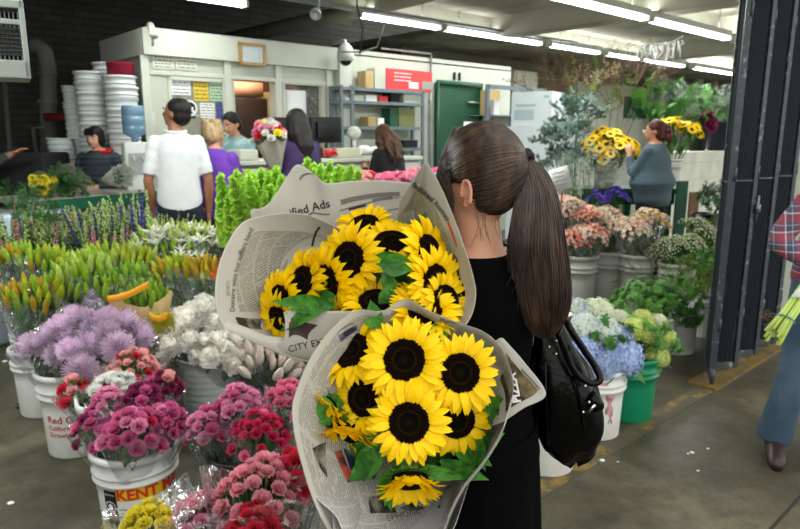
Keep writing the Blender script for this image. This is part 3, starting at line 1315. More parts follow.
zz = [PY(530, y, 7.6).z for y in (91, 126, 172)]
carton(537, 7.9, .50, .42, zz[1], zz[0], 'big white carton with pale blue print, upper one of the stack')
carton(535, 7.9, .52, .44, zz[2], zz[1] - .003, 'big white carton under the upper printed one')
carton(536, 7.9, .52, .44, 0, zz[2] - .003, 'white carton at the floor under the printed stack', False)
zq = PY(570, 104, 8.1).z
carton(566, 8.35, .34, .3, 0, zq - .303, 'tall white base carton right of the stack', False)
carton(566, 8.35, .32, .3, zq - .30, zq, 'smaller white carton just right of the stack', False)

# ------------------------------------------------------------------ stacks of nested buckets by the left wall
def bucket_prof(r, h, t=.004, lip=.012):
    rb = r * .86
    p = [(0, 0.004), (rb * .6, 0.0), (rb, 0.0), (rb + .003, .006)]
    k = lambda z: rb + (r - rb) * z / h
    for z in (.55, ):
        p.append((k(h * z), h * z))
    for z in (.70, .78):
        p += [(k(h * z), h * z), (k(h * z) + lip, h * z + .002), (k(h * z) + lip, h * z + .010), (k(h * z) + .002, h * z + .014)]
    p += [(k(h * .93), h * .93), (r + lip, h * .935), (r + lip, h * .99), (r + lip * .5, h), (r - t, h)]
    p += [(k(h * .5) - t, h * .5), (rb - t, .01), (0, .01)]
    return p


stack_me = {}


def stack(px, py_top, Y, r, h, pitch, n, m, where, top=None, seg=24):
    base = PY(px, py_top, Y)
    key = (r, h, m.name)
    if key not in stack_me:
        mb = MB()
        mb.lathe(bucket_prof(r, h), seg)
        stack_me[key] = mb.mesh('nested_bucket', m)
    for i in range(n):
        o = bpy.data.objects.new('nested_bucket', stack_me[key])
        link(o, None, Matrix.Translation(base + V((rnd.uniform(-.008, .008), rnd.uniform(-.008, .008), -h - pitch * i))) @ Matrix.Rotation(rnd.random() * 6, 4, 'Z'))
        tag(o, 'white plastic bucket, %s in the %s' % (ORD[i], where), 'bucket', 'nested buckets by the left wall')
        zlow_ = base.z - h - pitch * i
    mb = MB()
    c = V((base.x, base.y, 0))
    mb.box(c + V((0, 0, zlow_ / 2)), (2 * r + .06, 2 * r + .06, zlow_ - .002))
    tag(part('stack_base', mb, M_dgreen, smooth=False, bevel=.01), 'low dark box carrying the %s of buckets' % where, 'box')


M_b2 = mat('stack_white_plastic', '#cdd2d0', rough=.4)
stack(72, 86, 6.9, .09, .2, .055, 13, M_b2, 'narrow leftmost stack')
stack(90, 72, 6.65, .145, .36, .10, 8, M_b2, 'middle tall stack')
stack(120, 76, 6.5, .15, .36, .105, 8, M_b2, 'right hand tall stack')
stack(107, 63, 6.85, .13, .36, .12, 7, M_b2, 'half hidden rear stack')
stack(60, 138, 6.7, .12, .22, .05, 6, M_b2, 'short stack of squat tubs')
c = PY(120, 64, 6.5)
mb = MB()
mb.lathe([(0, 0), (.125, 0), (.13, .14), (.135, .145), (.128, .15), (.115, .01), (0, .01)], 24, Matrix.Translation(c - V((0, 0, .14))))
tag(part('red_tub', mb, mat('deep_red_plastic', '#8d1730', rough=.4)), 'deep red tub on top of the right hand bucket stack', 'tub')

# water dispenser with blue jug
q = PY(139, 190, 6.15)
q.z = 0
zt = PY(139, 142, 6.15).z
t = thing('water_dispenser', q, 'pale grey water dispenser by the office corner', 'water dispenser')
mb = MB()
R0 = Matrix.Rotation(.5, 3, 'Z')
mb.box(q + V((0, 0, zt / 2)), (.23, .24, zt), 0, R0)
part('cabinet', mb, mat('pale_plastic', '#c9ccc6', rough=.4), t, bevel=.02)
mb = MB()
mb.box(q + R0 @ V((0, -.123, zt - .2)), (.17, .006, .2), 0, R0)
part('drip_recess', mb, mat('grey_plastic_panel', '#9ba09d', rough=.5), t, smooth=False)
mb = MB()
for s in (-.04, .04):
    mb.tube([q + R0 @ V((s, -.12, zt - .13)), q + R0 @ V((s, -.16, zt - .14)), q + R0 @ V((s, -.16, zt - .17))], .01, 6)
part('tap', mb, M_white2, t)
mb = MB()
mb.lathe([(0, 0), (.03, 0), (.035, .04), (.1, .08), (.103, .14), (.098, .15), (.103, .16), (.103, .23), (.098, .24), (.103, .25), (.1, .31), (.09, .335), (0, .34)], 24,
         Matrix.Translation(q + V((0, 0, zt))))
tag(part('water_jug', mb, mat('blue_jug_plastic', '#6f93ad', rough=.12, spec=.6, alpha=.85)), 'blue water jug upturned on the dispenser', 'jug')

# ------------------------------------------------------------------ left counter with goods
E1, E2 = V((-2.74, 5.1, 0)), V((-2.24, 5.92, 0))
e = (E2 - E1).normalized()
nn = V((-e.y, e.x, 0))
E1 = E1 - e * .25
zk = 1.02
Rc = Matrix.Rotation(math.atan2(e.y, e.x), 3, 'Z')
L = (E2 - E1).length + .12
cm = E1 + e * (L / 2)
t = thing('side_counter', cm + nn * .33, 'long side counter with a chipped dark green edge at the left', 'counter')
mb = MB()
mb.box(cm + nn * .36 + V((0, 0, zk / 2 - .04)), (L - .04, .6, zk - .08), 0, Rc)
part('counter_body', mb, mat('grey_cream_board', '#9d9c8c', rough=.7, var=.08), t, smooth=False)
mb = MB()
mb.box(cm + nn * .33 + V((0, 0, zk - .01)), (L, .7, .02), 0, Rc)
part('counter_top', mb, mat('worn_counter_top', '#8d8b7e', rough=.5, var=.15), t, smooth=False)
mb = MB()
mb.box(cm - nn * .025 + V((0, 0, zk - .045)), (L, .02, .09), 0, Rc)
part('edge_strip', mb, mat('chipped_green', '#0d5138', rough=.5, col2='#a7ab9c', c2scale=30, c2lo=.62, c2hi=.66), t, smooth=False, label='dark green edge with chipped paint')


def on_counter(px, py):
    return G(px, py, zk)


# sheets of white paper on counter
mb = MB()
c = on_counter(118, 184)
mb.box(c + V((0, 0, .004)), (.62, .3, .008), 0, Rc)
tag(part('wrapping_paper', mb, M_paper, smooth=False), 'white wrapping paper spread on the side counter', 'paper')
# black bin left
mb = MB()
c = PY(20, 165, 6.3)
mb.box(V((c.x, c.y, .68)), (.75, .5, 1.36))
tag(part('black_bin', mb, M_blackm, bevel=.03), 'black bin standing behind the left counter', 'bin')
mb = MB()
c = PY(58, 164, 6.5)
mb.box(V((c.x, c.y, c.z / 2)), (.17, .17, c.z))
tag(part('crimson_box', mb, mat('crimson_box', '#5d1526', rough=.5), bevel=.01), 'dark crimson box beside the seated clerk', 'box')
mb = MB()
c = PY(82, 160, 6.75)
mb.box(V((c.x, c.y, c.z / 2)), (.36, .25, c.z))
tag(part('pale_cabinet', mb, M_white, bevel=.01), 'pale cabinet directly behind the clerk in dark stripes', 'cabinet')

# plastic covered crate nearer
q0, q1 = G(0, 222, .95), G(74, 213, .95)
ce = (q0 + q1) / 2
dd = (q1 - q0)
Rk = Matrix.Rotation(math.atan2(dd.y, dd.x), 3, 'Z')
t = thing('flower_crate', V((ce.x, ce.y, 0)), 'long white crate wrapped in pale blue plastic at the left edge', 'crate')
mb = MB()
mb.box(V((ce.x - .35, ce.y,   .475)) + Rk @ V((0, .1, 0)), (dd.length + .7, .2, .95), 0, Rk)
part('crate_body', mb, mat('pale_blue_wrap', '#aebccb', rough=.25, var=.1, vscale=14, bump=.5, bscale=14), t, bevel=.03)
# ------------------------------------------------------------------ folding steel gate on the right
M_gate = mat('gate_dark_paint', '#272d33', rough=.5, var=.15, vscale=4, spec=.3, col2='#50575b', c2scale=30, c2lo=.66, c2hi=.75, stretch=(1, 1, .15))
M_gate2 = mat('gate_edge_paint', '#3a4248', rough=.45, var=.2, vscale=20, col2='#7d827f', c2scale=25, c2lo=.62, c2hi=.68)
gate = thing('folding_gate', AB(4.3, 1.5, .03), 'tall dark blue grey folding steel gate folded beside the yellow line', 'gate')
ga, gz0, gz1 = 3.90, .05, 3.0
pts = []
nleaf = 7
for k in range(nleaf + 1):
    pts.append(AB(ga + .175 * k, 1.53 + (.055 if k % 2 else -.055), 0))
for k in range(nleaf):
    p0, p1 = pts[k], pts[k + 1]
    d = p1 - p0
    Lg = d.length
    d.normalize()
    n = V((-d.y, d.x, 0))
    mb = MB()
    # corrugated sheet
    nc = 10
    prof = []
    for i in range(nc * 2 + 1):
        x = Lg * (.04 + .92 * i / (nc * 2))
        prof.append(p0 + d * x + n * (.006 if i % 2 else -.004))
    vs = [p + V((0, 0, gz0)) for p in prof] + [p + V((0, 0, gz1)) for p in prof]
    m_ = len(prof)
    mb.add(vs, [(i, i + 1, m_ + i + 1, m_ + i) for i in range(m_ - 1)])
    leaf_ = part('gate_leaf', mb, M_gate, gate, smooth=False, solid=.003)
    mb = MB()
    Rg = Matrix.Rotation(math.atan2(d.y, d.x), 3, 'Z')
    for x in (.008, Lg - .008):
        mb.box(p0 + d * x + V((0, 0, (gz0 + gz1) / 2)), (.022, .034, gz1 - gz0), 0, Rg)
    for z in (gz0 + .02, gz1 - .02, 1.25):
        mb.box(p0 + d * (Lg / 2) + V((0, 0, z)), (Lg, .02, .035 if z != 1.25 else .012), 0, Rg)
    part('leaf_frame', mb, M_gate2, leaf_, smooth=False, bevel=.002)
    mb = MB()
    for z in (.4, 1.3, 2.2):
        mb.tube([p0 + V((0, 0, z - .04)) - n * .012, p0 + V((0, 0, z + .04)) - n * .012], .01, 8)
    part('hinge', mb, M_gate2, leaf_)
# latch and slots
mb = MB()
q = pts[2] - NA * .03
mb.tube([q + V((0, 0, 1.0)), q + V((0, 0, 1.16))], .009, 8)
mb.box(q + V((0, 0, 1.08)), (.03, .03, .05), 0, RU)
part('latch', mb, mat('worn_steel', '#6c7173', rough=.4, metal=.7), gate)
mb = MB()
q = pts[1] - NA * .035 + UA * .05
mb.box(q + V((0, 0, .93)), (.03, .012, .13), 0, RU)
mb.box(q + UA * .04 + V((0, 0, 1.24)), (.03, .008, .045), 0, RU)
part('lock_plate', mb, M_gate2, gate)
mb = MB()
mb.tube([pts[0] + V((0, 0, .03)), pts[0] + V((0, 0, .12))], .014, 8)
mb.tube([pts[5] + V((0, 0, .03)), pts[5] + V((0, 0, .12))], .014, 8)
part('drop_bolt', mb, M_gate2, gate)
# head track above
mb = MB()
abox(mb, 3.0, 7.0, 1.46, 1.60, 3.0, 3.08)
struct('trim_20', mb, M_gate2)
# white pillar behind gate's far end
mb = MB()
abox(mb, 5.35, 5.7, 1.4, 1.8, 0, 3.1)
struct('wall_pillar', mb, M_white)

# small litter on the floor
for i, (x, y, s) in enumerate(((692, 453, .012), (688, 454, .007), (708, 449, .008), (602, 461, .014), (618, 462, .006), (11, 504, .016), (698, 471, .007), (5, 362, .02))):
    q = G(x, y)
    mb = MB()
    mb.ball(q + V((0, 0, s * .3)), (s, s * .8, s * .35), 7, 5)
    ll = ['crumb in the open floor below the yellow line', 'tiny crumb touching the larger one', 'crumb right of the pair on the bare floor', 'scrap beside the foot of the pink stained bucket',
          'speck just right of the scrap by the bucket', 'scrap on the dark floor at the lower left', 'speck lowest on the open floor', 'petal scrap at the left edge'][i]
    tag(part('paper_scrap', mb, M_paper), 'white ' + ll, 'litter', 'white scraps on the floor')
mb = MB()
q = G(22, 406)
for k in range(7):
    a = rnd.uniform(-.6, .9)
    L_ = rnd.uniform(.05, .1)
    q2 = q + V((rnd.uniform(-.04, .04), rnd.uniform(-.03, .03), .004))
    mb.tube([q2, q2 + V((math.cos(a) * L_ * .5, math.sin(a) * L_ * .5, .012)), q2 + V((math.cos(a) * L_, math.sin(a) * L_, .004))], [.003, .012, .002], 5)
tag(part('fallen_leaf', mb, mat('dull_green_leaf', '#2c3d1c', rough=.6)), 'withered green leaf scraps on the floor left of the strawberry bucket', 'leaf')
# ------------------------------------------------------------------ people
def fabric(name, col, **k):
    k.setdefault('rough', .85)
    k.setdefault('bump', .25)
    k.setdefault('bscale', 5)
    k.setdefault('var', .08)
    k.setdefault('vscale', 8)
    return mat(name, col, **k)


def plaid(name):
    m = mat(name, '#b23b4a', rough=.85)
    t = NT(m)
    tc = t.n('ShaderNodeTexCoord')
    mp = t.n('ShaderNodeMapping')
    mp.inputs['Rotation'].default_value = (0, .12, .5)
    t.l(tc.outputs['Object'], mp.inputs[0])
    sx = t.n('ShaderNodeSeparateXYZ')
    t.l(mp.outputs[0], sx.inputs[0])

    def stripes(sock, per, phase=0):
        a = t.n('ShaderNodeMath', operation='MULTIPLY_ADD')
        a.inputs[1].default_value = 1 / per
        a.inputs[2].default_value = phase
        t.l(sock, a.inputs[0])
        f = t.n('ShaderNodeMath', operation='FRACT')
        t.l(a.outputs[0], f.inputs[0])
        cr = t.n('ShaderNodeValToRGB')
        cr.color_ramp.interpolation = 'CONSTANT'
        e = cr.color_ramp.elements
        e[0].position, e[0].color = 0, lin('#8c3a48')
        e[1].position, e[1].color = .34, lin('#c9c2c6')
        for p_, c_ in ((.42, '#39485f'), (.72, '#9ca3ae'), (.78, '#39485f'), (.9, '#8c3a48')):
            x = e.new(p_)
            x.color = lin(c_)
        t.l(f.outputs[0], cr.inputs[0])
        return cr.outputs[0]
    mx = t.n('ShaderNodeMix', data_type='RGBA')
    mx.inputs['Factor'].default_value = .5
    t.l(stripes(sx.outputs[2], .075), mx.inputs['A'])
    t.l(stripes(sx.outputs[0], .07, .3), mx.inputs['B'])
    t.l(mx.outputs['Result'], t.b.inputs['Base Color'])
    return m


M_skin = mat('skin_light', '#c08a6c', rough=.5, sss=.15, var=.05)
M_skin2 = mat('skin_tan', '#8f5f45', rough=.5, sss=.1, var=.05)
M_skin3 = mat('skin_fair', '#cf9d82', rough=.5, sss=.2, var=.04)
M_eye = mat('eye_white', '#d8d4cc', rough=.2)
M_iris = mat('iris_dark', '#1c120c', rough=.15)
M_brow = mat('brow_hair', '#1d1511', rough=.8)
M_lip = mat('lips', '#9c4f48', rough=.45)


def hair_mat(name, c1, c2, sc=120, stretch=(1, 1, .12), rough=.55):
    return mat(name, c1, rough=rough, col2=c2, c2scale=sc, c2lo=.4, c2hi=.65, bump=.5, bscale=sc, stretch=stretch, spec=.25)


M_hblack = hair_mat('hair_black', '#0c0a0a', '#1c1614')
M_hblond = hair_mat('hair_blond_grey', '#9f835f', '#c3ab84', 60)
M_hbrown = hair_mat('hair_brown', '#2a1a12', '#5a3a24')
M_hred = hair_mat('hair_auburn', '#3b1818', '#5c2a24', 50)

BASE_H = 1.70


def hand(mb, w, d, pn, s=1.0, curl=.5, side=1):
    """palm and five fingers from wrist w along d; pn = palm normal (fingers curl towards it)"""
    d = V(d).normalized()
    pn = (V(pn) - d * V(pn).dot(d)).normalized()
    x = d.cross(pn) * side
    mb.loft([(w, .026 * s, .019 * s, x, pn), (w + d * .03 * s, .034 * s, .017 * s, x, pn), (w + d * .075 * s, .04 * s, .015 * s, x, pn), (w + d * .095 * s, .036 * s, .012 * s, x, pn)], 10)
    for k, (o, L) in enumerate(((-.031, .062), (-.011, .075), (.010, .07), (.030, .055))):
        a = w + d * (.088 * s) + x * (o * s)
        c1 = (d * math.cos(curl * .6) + pn * math.sin(curl * .6))
        c2 = (d * math.cos(curl * 1.7) + pn * math.sin(curl * 1.7))
        b = a + c1 * L * .5 * s
        mb.tube([a - d * .02 * s, a, b, b + c2 * L * .5 * s], [.008 * s, .0085 * s, .008 * s, .006 * s], 7)
    a = w + d * .02 * s - x * .025 * s
    t1 = (d * .7 - x * .7 + pn * .25).normalized()
    b = a + t1 * .045 * s
    mb.tube([a, b, b + (d * .9 - x * .1 + pn * .3).normalized() * .035 * s], [.012 * s, .011 * s, .008 * s], 7)


def person(label, pos, heading, h=1.65, w=1.0, lean=0.0, yaw=0.0, pitch=0.0, r_arm=None, l_arm=None, legs=None,
           top=None, sleeve=.4, hem=.90, fat=1.0, pants=None, shoes=None, skin=None, hair=None, hair_style='short', skirt=None,
           voxel=.010, collar=True, curl=.6, extra=None):
    """local frame: faces -Y, right hand at -X. heading turns about z."""
    s = h / BASE_H
    M = Matrix.Translation(V(pos)) @ Matrix.Rotation(heading, 4, 'Z') @ Matrix.Scale(s, 4)
    U = M @ Matrix.Translation((0, 0, .95)) @ Matrix.Rotation(lean, 4, 'X') @ Matrix.Translation((0, 0, -.95))
    Ui = M.inverted() @ U
    root = thing('person', pos, label, 'person')
    B, T, Q, S = MB(), MB(), MB(), MB()
    # torso
    tor = [(.80, .13, .10, .0), (.90, .165, .115, .01), (.98, .16, .11, .0), (1.08, .135 * fat, .10 * fat, 0), (1.2, .15, .108, 0), (1.32, .165, .108, .005), (1.40, .155, .09, .01), (1.445, .10, .07, .015), (1.48, .058, .055, .015)]
    B.loft([(V((0, yo, z)), rx * w, ry * w) for z, rx, ry, yo in tor], 24, 0, U)
    t2 = [(hem, lerp(.158, .158, 0), .125, .008)] + [(z, rx + .016, ry + .016, yo) for z, rx, ry, yo in tor if z > hem + .02 and z < 1.46]
    if collar:
        t2.append((1.475, .062, .06, .015))
    f = []
    for z, rx, ry, yo in t2:
        ww = w * (lerp(1, fat, max(0, 1 - abs(z - 1.08) / .3)))
        f.append((V((0, yo, z)), rx * ww, ry * ww))
    T.loft(f, 28, 0, U)
    # head and neck
    HM = U @ Matrix.Translation((0, -.005, 1.50)) @ Matrix.Rotation(yaw, 4, 'Z') @ Matrix.Rotation(pitch, 4, 'X')
    B.tube([U @ V((0, .02, 1.42)), U @ V((0, .012, 1.48)), HM @ V((0, .0, .06))], [.058 * s, .052 * s, .05 * s], 14)
    B.ball(HM @ V((0, .01, .115)), (.073 * s, .09 * s, .092 * s), 20, 14, 0, HM.to_3x3().normalized())
    B.ball(HM @ V((0, -.02, .07)), (.056 * s, .07 * s, .075 * s), 16, 12, 0, HM.to_3x3().normalized())
    B.ball(HM @ V((0, -.062, .025)), (.022 * s, .022 * s, .018 * s), 10, 8)
    B.tube([HM @ V((0, -.082, .112)), HM @ V((0, -.103, .078)), HM @ V((0, -.088, .068))], [.008 * s, .014 * s, .01 * s], 8)
    for e in (-1, 1):
        B.ball(HM @ V((e * .074, .012, .09)), (.008 * s, .018 * s, .03 * s), 8, 8, 0, HM.to_3x3().normalized())
    # arms
    for sd, arm in ((-1, r_arm), (1, l_arm)):
        sh = Ui @ V((sd * .165 * w, .008, 1.395))
        if arm is None:
            arm = (sh + V((sd * .045, .02, -.28)), sh + V((sd * .05, -.05, -.52)))
        el, wr = V(arm[0]), V(arm[1])
        # keep arm lengths human
        el = sh + (el - sh).normalized() * .285
        wr = el + (wr - el).normalized() * .245
        pn = V(arm[2]) if len(arm) > 2 else V((-sd, -.3, 0))
        a, b, c = M @ sh, M @ el, M @ wr
        B.tube([a, a.lerp(b, .5), b, b.lerp(c, .3), c], [.047 * s, .043 * s, .036 * s, .037 * s, .024 * s], 12)
        B.ball(a, .05 * s, 10, 8)
        hand(B, c, (c - b), M.to_3x3() @ pn, s, curl, sd)
        if sleeve > 0:
            n = 8
            pts, rr = [M @ (Ui @ V((sd * .10 * w, .008, 1.385))), a], [.05 * s, .057 * s]
            for i in range(1, n + 1):
                q = sleeve * i / n
                pts.append(a.lerp(b, min(1, q * 2)) if q <= .5 else b.lerp(c, (q - .5) * 2))
                rr.append((lerp(.058, .051, q * 2) if q <= .5 else lerp(.051, .036, (q - .5) * 2)) * s + (.0025 * s * math.sin(i * 2.3)))
            T.tube(pts, rr, 14)
            T.ball(a, .056 * s, 12, 8)
    # legs
    legs = legs or ((-.10, 0), (.10, 0))
    for sd, fo in zip((-1, 1), legs):
        hp_ = V((sd * .088 * w, 0, .90))
        fx, fy = fo[0], fo[1]
        an = V((fx, fy + .02, .085))
        kn = hp_.lerp(an, .5) + V((0, -.03 - (fo[2] if len(fo) > 2 else 0), 0))
        B.tube([M @ hp_, M @ hp_.lerp(kn, .5), M @ kn, M @ kn.lerp(an, .35), M @ an], [.085 * s, .07 * s, .052 * s, .052 * s, .036 * s], 12)
        ft = [V((fx, fy + .05, .03)), V((fx + sd * .005, fy - .05, .04)), V((fx + sd * .015, fy - .15, .025))]
        B.tube([M @ p for p in ft], [.03 * s, .036 * s, .024 * s], 10)
        S1 = MB()
        S1.loft([(V((fx + sd * .015, fy - .19, .022)), .028, .022, (1, 0, 0), (0, 0, 1)), (V((fx + sd * .012, fy - .15, .034)), .046, .034, (1, 0, 0), (0, 0, 1)),
                 (V((fx + sd * .005, fy - .06, .045)), .044, .045, (1, 0, 0), (0, 0, 1)), (V((fx, fy + .02, .055)), .04, .055, (1, 0, 0), (0, 0, 1)), (V((fx, fy + .075, .04)), .03, .04, (1, 0, 0), (0, 0, 1))], 14, 0, M)
        part('shoe', S1, shoes or M_blackm, root)
        if pants is not None:
            Q.tube([M @ (hp_ + V((0, 0, .06))), M @ hp_, M @ hp_.lerp(kn, .5), M @ kn, M @ kn.lerp(an, .5), M @ (an + V((0, .01, -.01)))],
                   [.09 * s * w, .102 * s * w, .09 * s * w, .073 * s, .074 * s, (.085 if fat < 1.3 else .075) * s], 16)
    if pants is not None:
        Q.loft([(V((0, 0, .80)), .15 * w, .115 * w), (V((0, .008, .90)), .178 * w, .13 * w), (V((0, 0, 1.0)), .165 * w, .118 * w)], 24, 0, M)
    body = part('body', organic(B, voxel * s, 4), skin or M_skin, root)
    if pants is not None:
        part('trousers', organic(Q, .013 * s, 3), pants, root)
    if top is not None:
        part('top', organic(T, voxel * 1.1 * s, 4), top, root)
    if skirt is not None:
        K = MB()
        K.loft([(V((0, 0, 1.06)), .15 * w, .115 * w), (V((0, .01, .92)), .19 * w, .145 * w), (V((0, .01, .7)), .2 * w, .16 * w), (V((0, .01, .42)), .22 * w, .18 * w), (V((0, .01, .40)), .21 * w, .17 * w)], 32, 0, M)
        part('skirt', K, skirt, root)
    # face
    for e in (-1, 1):
        mb = MB()
        mb.ball(HM @ V((e * .031, -.076, .107)), (.014 * s, .008 * s, .0075 * s), 10, 8, 0, HM.to_3x3().normalized())
        eye = part('eye', mb, M_eye, root)
        mb = MB()
        mb.ball(HM @ V((e * .031, -.082, .107)), (.0065 * s, .004 * s, .0065 * s), 8, 6, 0, HM.to_3x3().normalized())
        part('iris', mb, M_iris, eye)
        mb = MB()
        mb.tube([HM @ V((e * .014, -.088, .125)), HM @ V((e * .032, -.086, .131)), HM @ V((e * .052, -.072, .126))], [.003 * s, .004 * s, .002 * s], 6)
        part('eyebrow', mb, M_brow, root)
    mb = MB()
    mb.tube([HM @ V((-.024, -.076, .046)), HM @ V((0, -.087, .046)), HM @ V((.024, -.076, .046))], [.003 * s, .0065 * s, .003 * s], 8)
    part('mouth', mb, M_lip, root)
    # hair
    if hair is not None:
        K = MB()
        R3 = HM.to_3x3().normalized()
        if hair_style in ('short', 'fluffy'):
            q = 1.0 if hair_style == 'short' else 1.12
            K.ball(HM @ V((0, .028, .135)), (.081 * s * q, .088 * s * q, .085 * s * q), 20, 12, 0, R3)
            K.ball(HM @ V((0, .045, .09)), (.075 * s * q, .07 * s * q, .075 * s * q), 16, 10, 0, R3)
            if hair_style == 'fluffy':
                for k in range(40):
                    a = rnd.random() * 2 * pi
                    zz_ = rnd.uniform(.05, .21)
                    K.ball(HM @ V((math.cos(a) * .07, .035 + math.sin(a) * .07, zz_)), .022 * s, 6, 5)
        else:
            K.ball(HM @ V((0, .022, .135)), (.084 * s, .092 * s, .085 * s), 20, 12, 0, R3)
            K.ball(HM @ V((0, .05, .08)), (.08 * s, .065 * s, .09 * s), 16, 10, 0, R3)
            if hair_style == 'bob':
                for e in (-1, 1):
                    K.ball(HM @ V((e * .062, .015, .08)), (.025 * s, .055 * s, .08 * s), 12, 8, 0, R3)
                for k in range(7):   # fringe
                    x = -.045 + .015 * k
                    K.tube([HM @ V((x, -.045, .2)), HM @ V((x * 1.1, -.08, .165)), HM @ V((x * 1.15, -.088, .135))], [.014 * s, .012 * s, .006 * s], 6)
            if hair_style == 'bun':
                K.ball(HM @ V((0, .11, .13)), .04 * s, 12, 8)
            if hair_style in ('long', 'curly'):
                n = 16
                for k in range(n):
                    a = lerp(-.25, pi + .25, k / (n - 1))
                    x, y = math.cos(a) * .075, .02 + math.sin(a) * .075
                    j = lambda: rnd.uniform(-.015, .015) * (2.2 if hair_style == 'curly' else .6)
                    K.tube([HM @ V((x * .8, y * .8, .16)), HM @ V((x, y, .09)), HM @ V((x * 1.1 + j(), y * 1.15 + .01 + j(), 0)),
                            HM @ V((x * 1.05 + j(), y * 1.2 + .03 + j(), -.10)), HM @ V((x * .8 + j(), y + .05 + j(), -.22 + j() * 2))], [.028 * s, .032 * s, .032 * s, .03 * s, .01 * s], 8)
            if hair_style == 'curlytail':
                for k in range(26):
                    q = V((rnd.uniform(-.05, .05), .10 + rnd.uniform(-.03, .05), .1 + rnd.uniform(-.11, .05)))
                    K.ball(HM @ q, .032 * s, 7, 5)
        part('hair', organic(K, .009 * s, 2), hair, root)
    return root, M, U, HM


# man in the white polo shirt (seen from behind, head turned left)
pw = PY(187, 300, 5.0); pw.z = 0
root, M_, U_, HM_ = person('man from behind in white short-sleeved polo shirt and dark jeans standing at the left', pw, pi + .35, 1.79, w=.88, yaw=.95, pitch=-.12, top=fabric('white_polo', '#c6c7ca'), sleeve=.42, hem=.90, fat=1.08,
       pants=fabric('dark_jeans', '#121a28'), skin=M_skin2, hair=M_hblack, r_arm=((-.21, .02, 1.12), (-.20, -.02, .88)), l_arm=((.21, .02, 1.12), (.19, -.06, .88)), curl=.8)
# collar
mb = MB()
mb.tube([U_ @ V((.07 * math.sin(a) * 1.0, .012 + .064 * -math.cos(a), 1.475 + .012 * math.cos(a))) for a in [k * 2 * pi / 18 for k in range(19)]], .013, 8)
part('collar', mb, fabric('white_polo', '#c6c7ca'), root)
# dark gloves held in his left hand
mb = MB()
q = M_ @ V((-.25, -.04, .78))
for k in range(5):
    mb.tube([q + V((0, 0, .05)), q + V((rnd.uniform(-.04, .04), rnd.uniform(-.03, .03), -.06)), q + V((rnd.uniform(-.05, .05), rnd.uniform(-.03, .03), -.15))], [.018, .02, .008], 7)
tag(part('glove', organic(mb, .008, 2), M_blackm), 'pair of black gloves held low by the man in white', 'gloves')

pu = PY(221, 300, 5.35); pu.z = 0
person('woman with short blond hair, violet T-shirt and black trousers leaning at the counter', pu, pi - .35, 1.63, w=1.08, fat=1.15, lean=.06, yaw=-.15, top=fabric('violet_tee', '#6a3aa8'), sleeve=.36, hem=.84,
       pants=fabric('black_trousers', '#0e0e10'), skin=M_skin, hair=M_hblond, hair_style='fluffy', r_arm=((-.2, -.1, 1.15), (-.1, -.3, 1.2)), l_arm=((.22, -.16, 1.18), (.12, -.22, 1.44)))
# the violet customer's bag strap is not visible; clerk behind the counter
a_, _ = OB(240, 120, 6.15)
person('clerk in a pale blue green blouse with dark tied hair behind the counter', AB(a_, 6.22), -.35, 1.75, w=1.05, lean=.10, pitch=.3, yaw=-.1, top=fabric('pale_teal_blouse', '#7fa3a6', col2='#a9bfbf', c2scale=14), sleeve=.5, hem=.86,
       pants=fabric('black_trousers', '#0e0e10'), hair=M_hblack, hair_style='bun', skin=M_skin, r_arm=((-.22, -.12, 1.16), (-.08, -.32, 1.22)), l_arm=((.22, -.14, 1.16), (.1, -.3, 1.24)))
# dark purple shirt customer
pd = PY(303, 300, 5.6); pd.z = 0
rootp, Mp, Up, HMp = person('woman in dark purple T-shirt with long black hair holding a mixed bouquet', pd, pi + .85, 1.73, w=1.08, fat=1.2, lean=.04, yaw=.0, top=fabric('dark_purple_tee', '#2f1d48'), sleeve=.34, hem=.84,
       pants=fabric('black_trousers', '#0e0e10'), hair=M_hblack, hair_style='long', skin=M_skin, r_arm=((-.22, -.02, 1.12), (-.2, -.2, 1.0)), l_arm=((.24, -.12, 1.15), (.16, -.36, 1.14), (-.3, 0, 1)))
# clerk behind the monitor
a_, _ = OB(313, 120, 6.2)
person('clerk with black hair mostly hidden behind the black monitor', AB(a_ + .03, 6.25), -.4, 1.62, w=.95, top=fabric('brown_top', '#54382c'), sleeve=.9, pants=fabric('black_trousers', '#0e0e10'), hair=M_hblack, hair_style='bob', skin=M_skin)
# woman in black
a_, _ = OB(393, 150, 5.0)
person('woman in a black jacket with long wavy brown hair writing at the counter', AB(a_, 4.98), pi - .05 + .9, 1.64, w=1.05, lean=.20, pitch=.35, yaw=-.3, top=fabric('black_jacket', '#0d0d0f'), sleeve=.98, hem=.80, fat=1.1,
       pants=fabric('black_trousers', '#0e0e10'), hair=M_hbrown, hair_style='curly', skin=M_skin, r_arm=((-.15, -.2, 1.14), (-.05, -.42, 1.26)), l_arm=((.2, -.15, 1.1), (.08, -.38, 1.24)))
# clerk at the left counter
pl = PY(104, 180, 6.38); pl.z = 0
person('clerk with dark fringe, dark striped jacket and red scarf behind the left counter', pl, -.12, 1.60, w=1.1, fat=1.15, lean=.14, pitch=.02, top=mat('dark_striped_jacket', '#20262e', rough=.9, col2='#39434c', c2scale=5, stretch=(.1, .1, 9), c2lo=.48, c2hi=.55), sleeve=.98, hem=.84,
       pants=fabric('black_trousers', '#0e0e10'), hair=M_hblack, hair_style='bob', skin=M_skin3, r_arm=((-.26, -.1, 1.14), (-.06, -.30, 1.10)), l_arm=((.26, -.1, 1.14), (.06, -.30, 1.10)))
mb = MB()
q = PY(104, 151, 6.30)
mb.tube([q + V((.055 * math.cos(k * pi / 6), .055 * math.sin(k * pi / 6) + .02, .012 * math.sin(k * pi / 6))) for k in range(13)], .02, 8)
tag(part('red_scarf', mb, fabric('red_knit', '#a3141c')), 'red scarf around the neck of the clerk behind the left counter', 'scarf')
